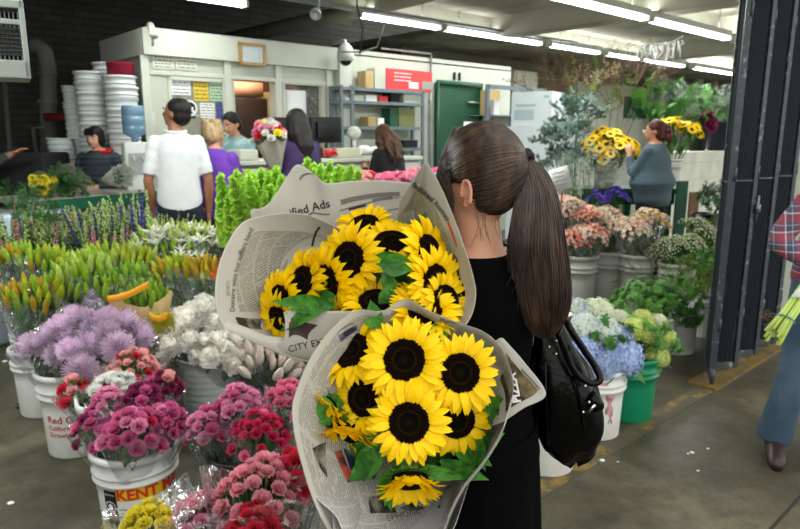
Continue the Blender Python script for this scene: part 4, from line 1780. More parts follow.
# person cut by the left edge: only a reaching hand is in the frame
pe = PY(-48, 180, 5.6); pe.z = 0
person('person almost outside the left edge, only a reaching hand visible', pe, pi / 2 + .1, 1.7, top=fabric('grey_top', '#4a4a4c'), sleeve=.9, pants=fabric('black_trousers', '#0e0e10'), hair=M_hblack, skin=M_skin,
       l_arm=((.2, -.25, 1.27), (.14, -.5, 1.38), (0, 0, -1)), curl=.3)
# woman in the blue grey sweater
ps = PY(653, 180, 6.5); ps.z = 0
person('woman in a blue grey sweater with curly auburn hair, hand raised to her face', ps, pi + 1.15 - .3 - .0, 1.66, w=1.18, fat=1.3, lean=.03, yaw=.35, top=fabric('blue_grey_sweater', '#4b5c66'), sleeve=.95, hem=.84,
       pants=fabric('black_trousers', '#0e0e10'), hair=M_hred, hair_style='curlytail', skin=M_skin, l_arm=((.2, -.14, 1.14), (.10, -.24, 1.42)), r_arm=((-.24, .03, 1.12), (-.22, -.08, .88)))
# man in plaid at the right edge
pm_ = G(800, 462); pm_.z = 0
rootm, Mm, Um, HMm = person('man in red and blue plaid shirt and jeans walking in at the right edge', pm_ + V((.10, .03, 0)), -.35, 1.62, w=1.10, lean=.42, top=plaid('plaid_flannel'), sleeve=.86, hem=.86, fat=1.15, pants=fabric('washed_jeans', '#34475a', col2='#46596b', c2scale=4),
       shoes=mat('brown_leather_shoe', '#2b1a14', rough=.45), hair=M_hbrown, skin=M_skin, legs=((-.20, -.02), (.12, .16)), r_arm=((-.42, -.26, 1.0), (-.12, -.42, 1.0), (0, 0, -1)), l_arm=((.25, -.28, 1.08), (.05, -.45, 1.04)))
# ------------------------------------------------------------------ the woman with the ponytail
hx = PY(478, 300, 1.31); hx.z = 0
HEAD = math.radians(50)        # facing away, turned left
FWD = V((-math.sin(HEAD), math.cos(HEAD), 0))
RGT = V((math.cos(HEAD), math.sin(HEAD), 0))
hro = thing('person', hx, 'woman seen from behind in a black dress with long brown ponytail, carrying sunflowers', 'person')
MH = Matrix.Translation(hx) @ Matrix((( -RGT.x, -FWD.x, 0), (-RGT.y, -FWD.y, 0), (0, 0, 1))).to_4x4()
# local: x = her left, -y = forward, z up


def hl(x, y, z):
    return MH @ V((x, y, z))


M_dress = mat('black_jersey', '#030304', rough=1, bump=.3, bscale=7, var=.2, spec=.06)
B = MB()
hz = 1.432          # head centre
B.loft([(V((0, .0, .74)), .135, .10), (V((0, .015, .84)), .145, .105), (V((0, .0, .92)), .15, .11), (V((0, -.005, 1.0)), .125, .095), (V((0, -.0, 1.10)), .14, .10), (V((0, .005, 1.18)), .155, .10),
        (V((0, .008, 1.235)), .135, .08), (V((0, .005, 1.262)), .08, .06), (V((0, 0, 1.29)), .052, .05)], 28, 0, MH)
B.tube([hl(0, .005, 1.24), hl(0, .0, 1.29), hl(0, -.012, 1.36)], [.06, .05, .048], 18)
R3 = MH.to_3x3()
B.ball(hl(0, .0, hz + .01), (.070, .088, .095), 24, 18, 0, R3)
B.ball(hl(0, -.035, hz - .035), (.054, .062, .07), 20, 14, 0, R3)
B.ball(hl(0, -.072, hz - .088), (.02, .02, .016), 12, 8)
B.tube([hl(0, -.088, hz + .01), hl(0, -.112, hz - .028), hl(0, -.096, hz - .036)], [.007, .012, .009], 8)
for sd in (1, -1):
    B.tube([hl(sd * .10, .005, 1.21), hl(sd * .145, -.01, 1.18), hl(sd * .165, -.02, 1.07), hl(sd * .16, -.04, .95), hl(sd * .12, -.13, .93), hl(sd * .03, -.20, .95)], [.045, .047, .04, .034, .033, .024], 14)
    hand(B, hl(sd * .03, -.20, .95), hl(-sd * .1, -.24, .97) - hl(sd * .03, -.20, .95), R3 @ V((0, 1, .2)), .95, 1.0, sd)
    B.tube([hl(sd * .08, 0, .82), hl(sd * .08, 0, .62), hl(sd * .08, -.02, .44), hl(sd * .08, .02, .28), hl(sd * .08, .02, .07)], [.085, .07, .05, .05, .034], 14)
    B.tube([hl(sd * .08, .06, .03), hl(sd * .085, -.04, .04), hl(sd * .09, -.13, .024)], [.03, .034, .022], 10)
part('body', organic(B, .007, 5), mat('hero_skin', '#b7866b', rough=.5, sss=.25, var=.03), hro)
# ear
mb = MB()
ec = hl(.071, .018, hz - .022)
for (dz, dy, r) in ():
    pass
out = R3 @ V((1, .25, 0)).normalized()
rim = []
for k in range(13):
    a = -2.3 + k * 4.3 / 12
    rim.append(ec + R3 @ V((.006, .0 + .012 * math.sin(a + .4) * .9, .025 * math.cos(a + .4))) + out * .004)
mb.tube(rim, [.003] + [.004] * 10 + [.005, .006], 7)
mb.ball(ec + R3 @ V((.002, .0, 0)), (.005, .011, .022), 12, 10, 0, R3)
mb.ball(ec + R3 @ V((.003, -.004, -.021)), (.005, .006, .008), 8, 6, 0, R3)
part('ear', organic(mb, .0022, 2), mat('ear_skin', '#bd846c', rough=.5, sss=.3), hro)
mb = MB()
ec2 = hl(-.074, .006, hz - .008)
mb.ball(ec2, (.008, .017, .032), 12, 10, 0, R3)
part('ear', mb, MC['ear_skin'], hro)
for e in (-1, 1):
    mb = MB()
    mb.ball(hl(e * .03, -.083, hz + .008), (.014, .008, .0075), 10, 8, 0, R3)
    ey = part('eye', mb, M_eye, hro)
    mb = MB()
    mb.ball(hl(e * .03, -.089, hz + .008), (.006, .004, .006), 8, 6, 0, R3)
    part('iris', mb, M_iris, ey)
mb = MB()
mb.tube([hl(-.022, -.088, hz - .062), hl(0, -.096, hz - .062), hl(.022, -.088, hz - .062)], [.003, .006, .003], 8)
part('mouth', mb, M_lip, hro)
# dress: bodice with short sleeves, long skirt
D = MB()
D.loft([(V((0, .01, .76)), .155, .12), (V((0, .015, .84)), .158, .122), (V((0, .0, .92)), .150, .114), (V((0, -.005, 1.0)), .138, .107), (V((0, 0, 1.10)), .146, .110), (V((0, .005, 1.18)), .152, .110),
        (V((0, .009, 1.235)), .135, .092), (V((0, .010, 1.262)), .105, .075), (V((0, .006, 1.28)), .072, .062)], 32, 0, MH)
for sd in (1, -1):
    D.tube([hl(sd * .08, .005, 1.21), hl(sd * .12, -.005, 1.20), hl(sd * .15, -.01, 1.17), hl(sd * .168, -.02, 1.08), hl(sd * .168, -.03, 1.02)], [.052, .056, .054, .050, .049], 16)
part('dress_bodice', organic(D, .008, 4), M_dress, hro)
K = MB()


def skirt_pt(s, t):
    a = 2 * pi * s
    z = lerp(.90, .22, t)
    rx = lerp(.156, .195, t ** .9)
    ry = lerp(.112, .16, t ** .9)
    f = 1 + .045 * t * math.sin(a * 9 + 2 * math.sin(3 * t)) + .02 * t * math.sin(a * 17)
    return hl(rx * f * math.cos(a), .012 + ry * f * math.sin(a), z)


K.grid(skirt_pt, 120, 20)
part('dress_skirt', K, M_dress, hro, solid=.003)
for sd in (1, -1):
    mb = MB()
    X = (1, 0, 0); Z = (0, 0, 1)
    mb.loft([(V((sd * .09, -.17, .02)), .026, .02, X, Z), (V((sd * .088, -.13, .03)), .042, .03, X, Z), (V((sd * .083, -.03, .045)), .04, .045, X, Z), (V((sd * .08, .05, .05)), .036, .05, X, Z), (V((sd * .08, .085, .035)), .026, .035, X, Z)], 14, 0, MH)
    part('shoe', mb, M_black, hro)

# ---- hair
M_hair = mat('brunette_strands', '#2a1c14', rough=.36, rand=0, spec=.55, col2='#523c2b', c2scale=55, c2lo=.4, c2hi=.7, stretch=(1, 1, .25))
M_hairbase = hair_mat('brunette_base', '#1c110b', '#35211a', 150, rough=.4)
TIE = PY(523, 159, 1.295)
hc_ = hl(0, .004, hz + .018)
RX, RY, RZ = .077, .093, .097


def scalp(th, ph, k=1.0):
    """th: azimuth around from her left through back; ph: elevation"""
    return hc_ + R3 @ V((RX * k * math.cos(ph) * math.cos(th), RY * k * math.cos(ph) * math.sin(th), RZ * k * math.sin(ph)))


# base cap of hair: ellipsoid cut off below the hairline
mb = MB()
cap = MB()
cap.ball(hc_, (RX * .975, RY * .975, RZ * .975), 40, 28, 0, R3)
Mi = MH.inverted()
keep = []
for f in cap.f:
    c = sum((Mi @ V(cap.v[i]) for i in f), V()) / len(f)
    y, z, x = c.y, c.z - hz, c.x
    line = lerp(-.055, -.078, min(1, (y - .03) / .05)) if y > .03 else (lerp(.0, -.055, max(0, (y - .01) / .02)) if y > .01 else .0 if y > -.03 else .03)
    if y < -.055 and z < .075:
        continue
    if z > line:
        keep.append(f)
cap.f = keep
cap.m = [0] * len(keep)
hair_cap = part('hair', cap, M_hairbase, hro, solid=.004)
tie_l = Mi @ TIE
tdir = (TIE - hc_).normalized()


def head_strand(p0, lift, w):
    """combed over the scalp from hairline point p0 to the tie"""
    pts = []
    a = (R3.transposed() @ (p0 - hc_))
    b = (R3.transposed() @ (TIE - hc_))
    ua = V((a.x / RX, a.y / RY, a.z / RZ)); ub = V((b.x / RX, b.y / RY, b.z / RZ))
    ua_n, ub_n = ua.normalized(), ub.normalized()
    ang = ua_n.angle(ub_n)
    n = 12
    for i in range(n + 1):
        t = i / n
        if ang < 1e-3:
            d = ub_n
        else:
            d = (ua_n * math.sin((1 - t) * ang) + ub_n * math.sin(t * ang)) / math.sin(ang)
        k = lerp(ua.length, 1.0, min(1, t * 3)) + lift * math.sin(pi * t)
        if t > .85:
            k = lerp(k, ub.length, ((t - .85) / .15) ** 1.0)
        pts.append(hc_ + R3 @ V((RX * d.x * k, RY * d.y * k, RZ * d.z * k)))
    return pts


def add_strand(mb, pts, w):
    mb.tube(pts, [w * .8] + [w] * (len(pts) - 2) + [w * .35], 3, cap=False)


SH = MB()
rr = random.Random(3)
n = 0
while n < 3000:
    th, ph = rr.uniform(0, 2 * pi), math.asin(rr.uniform(-.92, 1))
    if n > 2500:
        th, ph = rr.uniform(.25, pi - .25), math.asin(rr.uniform(-.99, -.62))
    p = scalp(th, ph)
    c = Mi @ p
    z, y = c.z - hz, c.y
    # only start inside hair area; more at the hairline
    front = y < -.045
    line = -.095 if y > .04 else (-.075 if y > .02 else (.0 if y > -.02 else .02))
    if front and z < .055:
        continue
    if z < line + rr.uniform(-.006, .006):
        continue
    SH_l = head_strand(p, rr.uniform(0, .018), 0)
    add_strand(SH, SH_l, rr.uniform(.0006, .0013))
    n += 1
part('combed_hair', SH, M_hair, hro)
# loose front locks past the temple and ear, and short wisps on the neck
SL = MB()
for k in range(230):
    x0 = rr.uniform(.035, .07)
    y0 = rr.uniform(-.085, -.055)
    top = hl(x0 * .5, y0 * .55, hz + rr.uniform(.088, .104))
    m1 = hl(.062 + rr.uniform(-.004, .005), -.045 + rr.uniform(-.014, .018), hz + .035)
    L = rr.uniform(.03, .12) if rr.random() < .7 else rr.uniform(.1, .15)
    m2 = hl(.070 + rr.uniform(-.004, .005), -.044 + rr.uniform(-.02, .022), hz + .02 - L * .5)
    e = hl(.074 + rr.uniform(-.01, .008), -.035 + rr.uniform(-.03, .025), hz + .02 - L)
    pts = [spline([top, m1, m2, e], i / 9) for i in range(10)]
    add_strand(SL, pts, rr.uniform(.0005, .001))
for k in range(9):
    a = rr.uniform(.2, 1.6)
    st = hl(.055 * math.cos(a), .05 * math.sin(a) + .005, hz - .06)
    m1 = st + V((rr.uniform(-.012, .012), 0, -.03))
    e = m1 + V((rr.uniform(-.02, .02), rr.uniform(-.01, .01), -rr.uniform(.02, .05)))
    add_strand(SL, [spline([st, m1, e], i / 6) for i in range(7)], .0005)
part('loose_locks', SL, M_hair, hro)
# ponytail
tail_c = [(523, 159, 9), (531, 170, 14), (536, 190, 19), (537, 215, 24), (537, 245, 28), (540, 272, 28), (542, 300, 26), (544, 322, 18), (545, 338, 6)]
tail = []
for (x, y, w) in tail_c:
    tail.append(V((x, y, w)))
BK = -FWD


def tailpt(t, u, v):
    """t along, u across (-1..1), v depth (-1..1)"""
    q = spline(tail, t)
    Yd = lerp(1.295, 1.235, min(1, t * 2.2)) - .0 * t
    c = PY(q.x + u * q.z, q.y, Yd)
    wd = q.z * Yd / FPX
    return c + V((0, -1, 0)) * (v * wd * .55)


TB = MB()


def tbase(s, t):
    a = 2 * pi * s
    t2 = .02 + t * .82
    lump = 1 + .06 * math.sin(a * 5 + t * 7)
    return tailpt(t2, math.cos(a) * .86 * lump, math.sin(a) * .86 * lump)


TB.grid(tbase, 28, 30)
pt = part('ponytail', TB, M_hairbase, hro)
TS = MB()
for k in range(3000):
    a = rr.uniform(0, 2 * pi)
    r = math.sqrt(rr.uniform(.35, 1.0))
    u0, v0 = r * math.cos(a), r * math.sin(a)
    te = min(1.0, rr.gauss(.88, .10)) if rr.random() < .7 else rr.uniform(.5, .98)
    w1, w2, ph_ = rr.uniform(-.1, .1), rr.uniform(-.06, .06), rr.random() * 6
    clump = math.sin(a * 6) * .09
    pts = []
    m = 16
    for i in range(m + 1):
        t = te * i / m
        k2 = 1 + w1 * t * 1.6 + .035 * math.sin(t * 13 + ph_) + clump * t
        pts.append(tailpt(t, u0 * k2 + w2 * t + .03 * math.sin(9 * t + a * 3), v0 * k2))
    add_strand(TS, pts, rr.uniform(.0006, .0014))
for k in range(40):   # flyaways
    a = rr.uniform(0, 2 * pi)
    st = rr.uniform(0, .7)
    d = V((rr.uniform(-1, 1), -.4, rr.uniform(-.6, .2))).normalized()
    p0 = tailpt(st, math.cos(a) * .9, abs(math.sin(a)))
    L = rr.uniform(.02, .05)
    add_strand(TS, [p0, p0 + V((0, 0, -L * .5)) + d * L * .25, p0 + V((0, 0, -L)) + d * L * .6], .0004)
part('ponytail_strands', TS, M_hair, pt)
mb = MB()
td = (tailpt(.1, 0, 0) - TIE).normalized()
FM = frame_from(TIE, td)
mb.tube([FM @ V((.017 * math.cos(k * pi / 8), .016 * math.sin(k * pi / 8), .004)) for k in range(17)], .0075, 8)
mb.tube([FM @ V((.019 * math.cos(k * pi / 8), .018 * math.sin(k * pi / 8), -.004)) for k in range(17)], .006, 8)
ti = part('hair_tie', mb, M_blackm, hro)
mb = MB()
mb.ball(PY(524, 162, 1.275), (.006, .004, .004), 8, 6)
part('clasp', mb, mat('silver', '#c9ccce', rough=.25, metal=1), ti)

# ---- handbag
M_pat = mat('black_patent', '#020203', rough=.25, spec=.12, bump=.8, bscale=22, coat=.08)
bag = thing('handbag', PY(572, 462, 1.33), 'black patent leather handbag with silver studs hanging from her right shoulder', 'handbag')
outl = [(548, 322, 13), (553, 345, 20), (559, 370, 31), (564, 395, 36), (568, 420, 34), (568, 440, 29), (570, 455, 20), (572, 463, 6)]
mb = MB()


def bagpt(s, t):
    q = spline([V(o) for o in outl], t)
    a = 2 * pi * s
    Yd = 1.36
    lum = 1 + .05 * math.sin(a * 3 + t * 9) + .03 * math.sin(a * 7 - t * 14)
    ca, sa = math.cos(a), math.sin(a)
    ca = math.copysign(abs(ca) ** .8, ca); sa = math.copysign(abs(sa) ** .8, sa)
    return PY(q.x + q.z * ca * lum, q.y + (3 * math.sin(a * 4) if t > .8 else 0), Yd) + V((0, -1, 0)) * (.055 * sa * lum * math.sin(pi * min(.93, .12 + t * .85)))


mb.grid(bagpt, 48, 36)
part('bag_body', mb, M_pat, bag)
# side tab and handle
mb = MB()
hs_ = [(557, 300), (562, 312), (571, 330), (584, 350), (596, 368), (600, 380), (590, 383), (575, 372), (566, 352), (558, 332)]
mb.tube([spline([PY(x, y, 1.30 if i < 5 else 1.285) for i, (x, y) in enumerate(hs_)], k / 40) for k in range(41)], .0075, 8)
part('bag_handle', mb, M_pat, bag)
mb = MB()
mb.tube([PY(549, 262, 1.235), PY(558, 285, 1.25), PY(561, 303, 1.28), PY(557, 330, 1.30)], .010, 8)
mb.tube([PY(549, 262, 1.235), hl(-.14, .07, 1.262), hl(-.13, -.02, 1.285), hl(-.12, -.09, 1.22), PY(545, 332, 1.42)], .010, 8)
part('shoulder_strap', mb, M_pat, bag)
M_sil = mat('silver', '#c9ccce')
mb = MB()
for (x, y) in ((556, 341), (549, 347), (562, 348), (556, 354)):
    mb.ball(PY(x, y, 1.302), .0032, 8, 6)
for (x, y) in ((585, 386), (589, 402), (583, 412)):
    mb.ball(PY(x, y, 1.300), .004, 8, 6)
part('stud', mb, M_sil, bag, label='small silver studs')
mb = MB()
q0 = PY(562, 313, 1.27)
mb.box(q0, (.022, .006, .012), 0, Matrix.Rotation(.5, 3, 'Y'))
mb.box(PY(568, 316, 1.27), (.016, .006, .018), 0, Matrix.Rotation(.4, 3, 'Y'))
mb.tube([PY(555, 322, 1.29) + V((.010 * math.cos(k * pi / 6), 0, .014 * math.sin(k * pi / 6))) for k in range(13)], .0025, 6)
mb.box(PY(592, 408, 1.296), (.02, .004, .006), 0, Matrix.Rotation(-.9, 3, 'Y'))
part('buckle', mb, M_sil, bag, label='silver buckle')
mb = MB()
mb.tube([PY(569, 345, 1.302), PY(574, 372, 1.300), PY(580, 400, 1.298), PY(584, 430, 1.300)], .003, 6)
mb.tube([PY(545, 362, 1.302), PY(546, 400, 1.300), PY(548, 445, 1.305)], .003, 6)
part('seam_piping', mb, M_pat, bag)
mb = MB()
mb.box(PY(594, 400, 1.32), (.03, .05, .045), 0, Matrix.Rotation(-.5, 3, 'Y'))
part('side_pocket', mb, M_pat, bag, bevel=.012)
# ------------------------------------------------------------------ petals, leaves, sunflowers
def leaf(mb, M, L, W, curl=.3, fold=.25, nseg=5, mi=0, tipn=1.0, wave=0):
    """leaf lying along local x, up is local z"""
    vs = []
    for i in range(nseg + 1):
        t = i / nseg
        w = W * (math.sin(pi * min(1, t ** .75)) ** tipn) * .5 + (.0 if i else W * .06)
        if i == nseg:
            w = .0004
        x = L * t
        z = -curl * L * t * t + wave * L * math.sin(t * 7)
        vs += [(x, -w, z + fold * w), (x, 0, z), (x, w, z + fold * w)]
    fs = []
    for i in range(nseg):
        k = i * 3
        fs += [(k, k + 3, k + 4, k + 1), (k + 1, k + 4, k + 5, k + 2)]
    mb.add(vs, fs, mi, M)


def sun_petals(n1=23, n2=21, R=1.0, rin=.47, cup=.0, seed=0):
    r_ = random.Random(seed)
    mb = MB()
    for layer, (n, L, z0, tilt) in enumerate(((n1, 1.0, -.03, -.10), (n2, .92, .0, .10), (n2 // 2, .78, .03, .28))):
        for k in range(n):
            a = 2 * pi * (k + .5 * layer) / n + r_.uniform(-.07, .07)
            ln = (R - rin * .85) * L * r_.uniform(.88, 1.08)
            wd = 2 * pi * R * .70 / n1 * r_.uniform(.9, 1.15)
            tl = tilt + cup + r_.uniform(-.10, .10)
            M = Matrix.Rotation(a, 4, 'Z') @ Matrix.Translation((rin * .85, 0, z0)) @ Matrix.Rotation(-tl, 4, 'Y') @ Matrix.Rotation(r_.uniform(-.25, .25), 4, 'X')
            vs = []
            cu = r_.uniform(-.05, .25)
            bend = r_.uniform(-.06, .06)
            for i, (t, w) in enumerate(((0, .30), (.2, .78), (.42, 1.0), (.65, .92), (.85, .52), (1, .02))):
                x = ln * t
                z = ln * (.10 * math.sin(pi * t) - cu * t * t)
                yy = bend * ln * t * t * 2
                h = wd * w * .5
                vs += [(x, yy - h, z + h * .22), (x, yy, z), (x, yy + h, z + h * .22)]
            fs = []
            for i in range(5):
                q = i * 3
                fs += [(q, q + 3, q + 4, q + 1), (q + 1, q + 4, q + 5, q + 2)]
            mb.add(vs, fs, 0, M)
    return mb


def sun_disc(rin=.47, n=420):
    mb = MB()
    prof = [(0, .045), (.12, .05), (.24, .075), (.34, .085), (.42, .07), (.47, .02), (.46, -.05), (.2, -.09), (0, -.1)]
    mb.lathe([(r * rin / .47, z) for r, z in prof], 28)
    for k in range(n):
        r = rin * math.sqrt((k + .5) / n) * .97
        a = k * 2.39996
        t = r / rin
        z = .05 + .04 * math.sin(min(1, t) * 2.2) - (.05 * max(0, t - .85) / .15)
        s = .012 + .010 * t
        M = Matrix.Translation((r * math.cos(a), r * math.sin(a), z)) @ Matrix.Rotation(a, 4, 'Z')
        h = .028 + .02 * t
        mb.add([(-s, -s, 0), (s, -s, 0), (s, s, 0), (-s, s, 0), (s * .3, 0, h)], [(0, 1, 4), (1, 2, 4), (2, 3, 4), (3, 0, 4)], 0, M)
    return mb


def sun_calyx(rin=.47):
    mb = MB()
    mb.lathe([(0, -.30), (.10, -.28), (.26, -.2), (.40, -.10), (.46, -.02), (.3, 0), (0, 0)], 20)
    for layer in range(2):
        for k in range(13):
            a = 2 * pi * (k + .5 * layer) / 13
            M = Matrix.Rotation(a, 4, 'Z') @ Matrix.Translation((.30 - .1 * layer, 0, -.14 - .06 * layer)) @ Matrix.Rotation(-.15 - .3 * layer, 4, 'Y')
            leaf(mb, M, .42, .2, curl=.1, nseg=4)
    return mb


M_pet = petal_mat('sunflower_petal', '#ffdb00', tl=.35, rough=.5, var=.06, vscale=40, spec=.25, rand=.04, col2='#f8bd00', c2scale=22, c2lo=.5, c2hi=.85)
M_pet2 = petal_mat('pale_sunflower_petal', '#e8cf1c', tl=.3, rough=.5, var=.06, spec=.25)
M_leafs = petal_mat('sunflower_leaf', '#4b8f2c', tl=.3, rough=.5, var=.25, vscale=60, bump=.6, bscale=90, col2='#2f6b1f', c2scale=25, spec=.4)
M_calyx = petal_mat('sunflower_sepal', '#5a8f33', tl=.2, rough=.6, var=.15, vscale=20)
M_stem = mat('sunflower_stem', '#5f8b3a', rough=.6)
dm = mat('sunflower_disc', '#120904', rough=1, spec=.05)
t_ = NT(dm)
tc_ = t_.n('ShaderNodeTexCoord')
ln_ = t_.n('ShaderNodeVectorMath', operation='LENGTH')
sx_ = t_.n('ShaderNodeSeparateXYZ')
cx_ = t_.n('ShaderNodeCombineXYZ')
t_.l(tc_.outputs['Object'], sx_.inputs[0])
t_.l(sx_.outputs[0], cx_.inputs[0]); t_.l(sx_.outputs[1], cx_.inputs[1])
t_.l(cx_.outputs[0], ln_.inputs[0])
cr_ = t_.n('ShaderNodeValToRGB')
e_ = cr_.color_ramp.elements
e_[0].position, e_[0].color = 0, lin('#1b1c0a')
e_[1].position, e_[1].color = .42, lin('#1d0e06')
for p_, c_ in ((.14, '#0e0c06'), (.21, '#120c06'), (.25, '#2c220c'), (.29, '#170c05'), (.46, '#0e0704')):
    x_ = e_.new(p_); x_.color = lin(c_)
t_.l(ln_.outputs['Value'], cr_.inputs[0])
t_.l(cr_.outputs[0], t_.b.inputs['Base Color'])
ME_pet = [sun_petals(seed=k, cup=c).mesh('sunflower', M_pet) for k, c in enumerate((0, .12, -.15, .35, .85))]
ME_disc = sun_disc().mesh('flower_disc', dm, smooth=False)
ME_cal = sun_calyx().mesh('sepals', M_calyx)


def sunflower(root, c, face, r, var=0, roll=0.0, throat=None, stem=True):
    """c: disc centre in the world, face: direction it looks, r: petal reach"""
    M = frame_from(c, face, roll=roll, s=r)
    f = inst('sunflower', ME_pet[var], root, M)
    inst('flower_disc', ME_disc, f, M)
    inst('sepals', ME_cal, f, M)
    if throat is not None:
        mb = MB()
        fd = V(face).normalized()
        pts = [c - fd * r * .25, c - fd * r * .8, V(throat).lerp(c - fd * r, .45), V(throat)]
        mb.tube([spline(pts, k / 12) for k in range(13)], .0055, 8)
        part('stem', mb, M_stem, f)
    return f


# ------------------------------------------------------------------ newspaper
def news_mat(name, rot=0.0, base='#bdb9ae', dark=.58, lh=.0042, col=.05, blk=.09, seed=0.0):
    """printed page: columns of small lines broken into words, blocks, thin rules"""
    m = mat(name, base, rough=.8, spec=.2)
    t = NT(m)
    uv = t.n('ShaderNodeUVMap')
    mp = t.n('ShaderNodeMapping')
    mp.inputs['Rotation'].default_value = (0, 0, rot)
    mp.inputs['Location'].default_value = (seed, seed * .7, 0)
    t.l(uv.outputs[0], mp.inputs[0])
    sx = t.n('ShaderNodeSeparateXYZ')
    t.l(mp.outputs[0], sx.inputs[0])

    def M_(op, a, b=None, c=None):
        n = t.n('ShaderNodeMath', operation=op)
        for i, v in enumerate((a, b, c)):
            if v is None:
                continue
            if isinstance(v, (int, float)):
                n.inputs[i].default_value = v
            else:
                t.l(v, n.inputs[i])
        return n.outputs[0]
    u, v = sx.outputs[0], sx.outputs[1]
    line = M_('MULTIPLY', v, 1 / lh)
    lf = M_('FRACT', line)
    li = M_('FLOOR', line)
    inline = M_('GREATER_THAN', lf, .42)
    cm = t.n('ShaderNodeCombineXYZ')
    t.l(M_('MULTIPLY', u, 260), cm.inputs[0]); t.l(M_('MULTIPLY', li, 7.31), cm.inputs[1])
    nz = t.n('ShaderNodeTexNoise', i_Scale=1, i_Detail=1)
    t.l(cm.outputs[0], nz.inputs['Vector'])
    word = M_('GREATER_THAN', nz.outputs[0], .42)
    cf = M_('FRACT', M_('MULTIPLY', u, 1 / col))
    incol = M_('MULTIPLY', M_('GREATER_THAN', cf, .06), M_('LESS_THAN', cf, .95))
    ci = M_('FLOOR', M_('MULTIPLY', u, 1 / col))
    # blocks down the column: some left blank
    cb = t.n('ShaderNodeCombineXYZ')
    t.l(ci, cb.inputs[0]); t.l(M_('FLOOR', M_('ADD', M_('MULTIPLY', v, 1 / blk), M_('MULTIPLY', ci, .37))), cb.inputs[1])
    wn = t.n('ShaderNodeTexWhiteNoise', noise_dimensions='2D')
    t.l(cb.outputs[0], wn.inputs['Vector'])
    full = M_('GREATER_THAN', wn.outputs['Value'], .12)
    bf = M_('FRACT', M_('ADD', M_('MULTIPLY', v, 1 / blk), M_('MULTIPLY', ci, .37)))
    gap = M_('GREATER_THAN', bf, .05)
    ink = M_('MULTIPLY', M_('MULTIPLY', inline, word), M_('MULTIPLY', incol, M_('MULTIPLY', full, gap)))
    mx = t.n('ShaderNodeMix', data_type='RGBA')
    t.l(M_('MULTIPLY', ink, 1 - dark), mx.inputs['Factor'])
    mx.inputs['A'].default_value = lin(base)
    mx.inputs['B'].default_value = lin('#3a3936')
    t.l(mx.outputs['Result'], t.b.inputs['Base Color'])
    tr = t.n('ShaderNodeBsdfTranslucent')
    t.l(mx.outputs['Result'], tr.inputs[0])
    ms = t.n('ShaderNodeMixShader')
    ms.inputs[0].default_value = .22
    out = [n for n in t.t.nodes if n.type == 'OUTPUT_MATERIAL'][0]
    t.l(t.b.outputs[0], ms.inputs[1]); t.l(tr.outputs[0], ms.inputs[2])
    t.l(ms.outputs[0], out.inputs[0])
    return m


M_plainpaper = petal_mat('plain_newsprint', '#c3c0b6', tl=.22, rough=.8, var=.03, vscale=10)
M_photo = mat('printed_photo', '#2b2926', rough=.6, col2='#8a8477', c2scale=35, c2lo=.42, c2hi=.62)
M_photo2 = mat('printed_photo_red', '#3a2a26', rough=.6, col2='#b04a38', c2scale=22, c2lo=.5, c2hi=.6)
M_photo3 = mat('printed_photo_blue', '#23253a', rough=.6, col2='#6c7080', c2scale=45, c2lo=.5, c2hi=.65)
M_photo4 = mat('printed_photo_brown', '#2a2218', rough=.6, col2='#7d6a48', c2scale=40, c2lo=.45, c2hi=.65)
M_newsink = mat('news_ink', '#2c2b2a', rough=.7)
M_newsgrey = mat('news_ink_grey', '#6d6b66', rough=.7)


class Sheet:
    """a page of newspaper: cols = list of polylines (each from throat outward to rim) in the world"""

    def __init__(s, cols, wid, hgt, smooth_s=True):
        s.cols = [[V(p) for p in c] for c in cols]
        s.wid, s.hgt = wid, hgt

    def __call__(s, u, v):
        n = len(s.cols)
        # interpolate along each column then across
        pts = [spline(c, v) for c in s.cols]
        return spline(pts, u)

    def normal(s, u, v):
        e = .004
        a = s(min(1, u + e), v) - s(max(0, u - e), v)
        b = s(u, min(1, v + e)) - s(u, max(0, v - e))
        n = a.cross(b)
        return n.normalized() if n.length > 1e-12 else V((0, -1, 0))

    def towards_cam(s, u, v, eps=.0012):
        n = s.normal(u, v)
        p = s(u, v)
        if n.dot(V((0, 0, H)) - p) < 0:
            n = -n
        return p + n * eps

    def build(s, root, m, name='newspaper_sheet', nu=56, nv=36, crumple=.0, label=None, uv=None):
        mb = MB()

        def fn(u, v):
            p = s(u, v)
            if crumple:
                n = s.normal(u, v)
                p = p + n * crumple * noise.noise(p * 14) * min(1, v * 3)
            return p
        mb.grid(fn, nu, nv, 0, lambda u, v: (u * s.wid, v * s.hgt))
        return part(name, mb, m, root, solid=.0006, label=label)


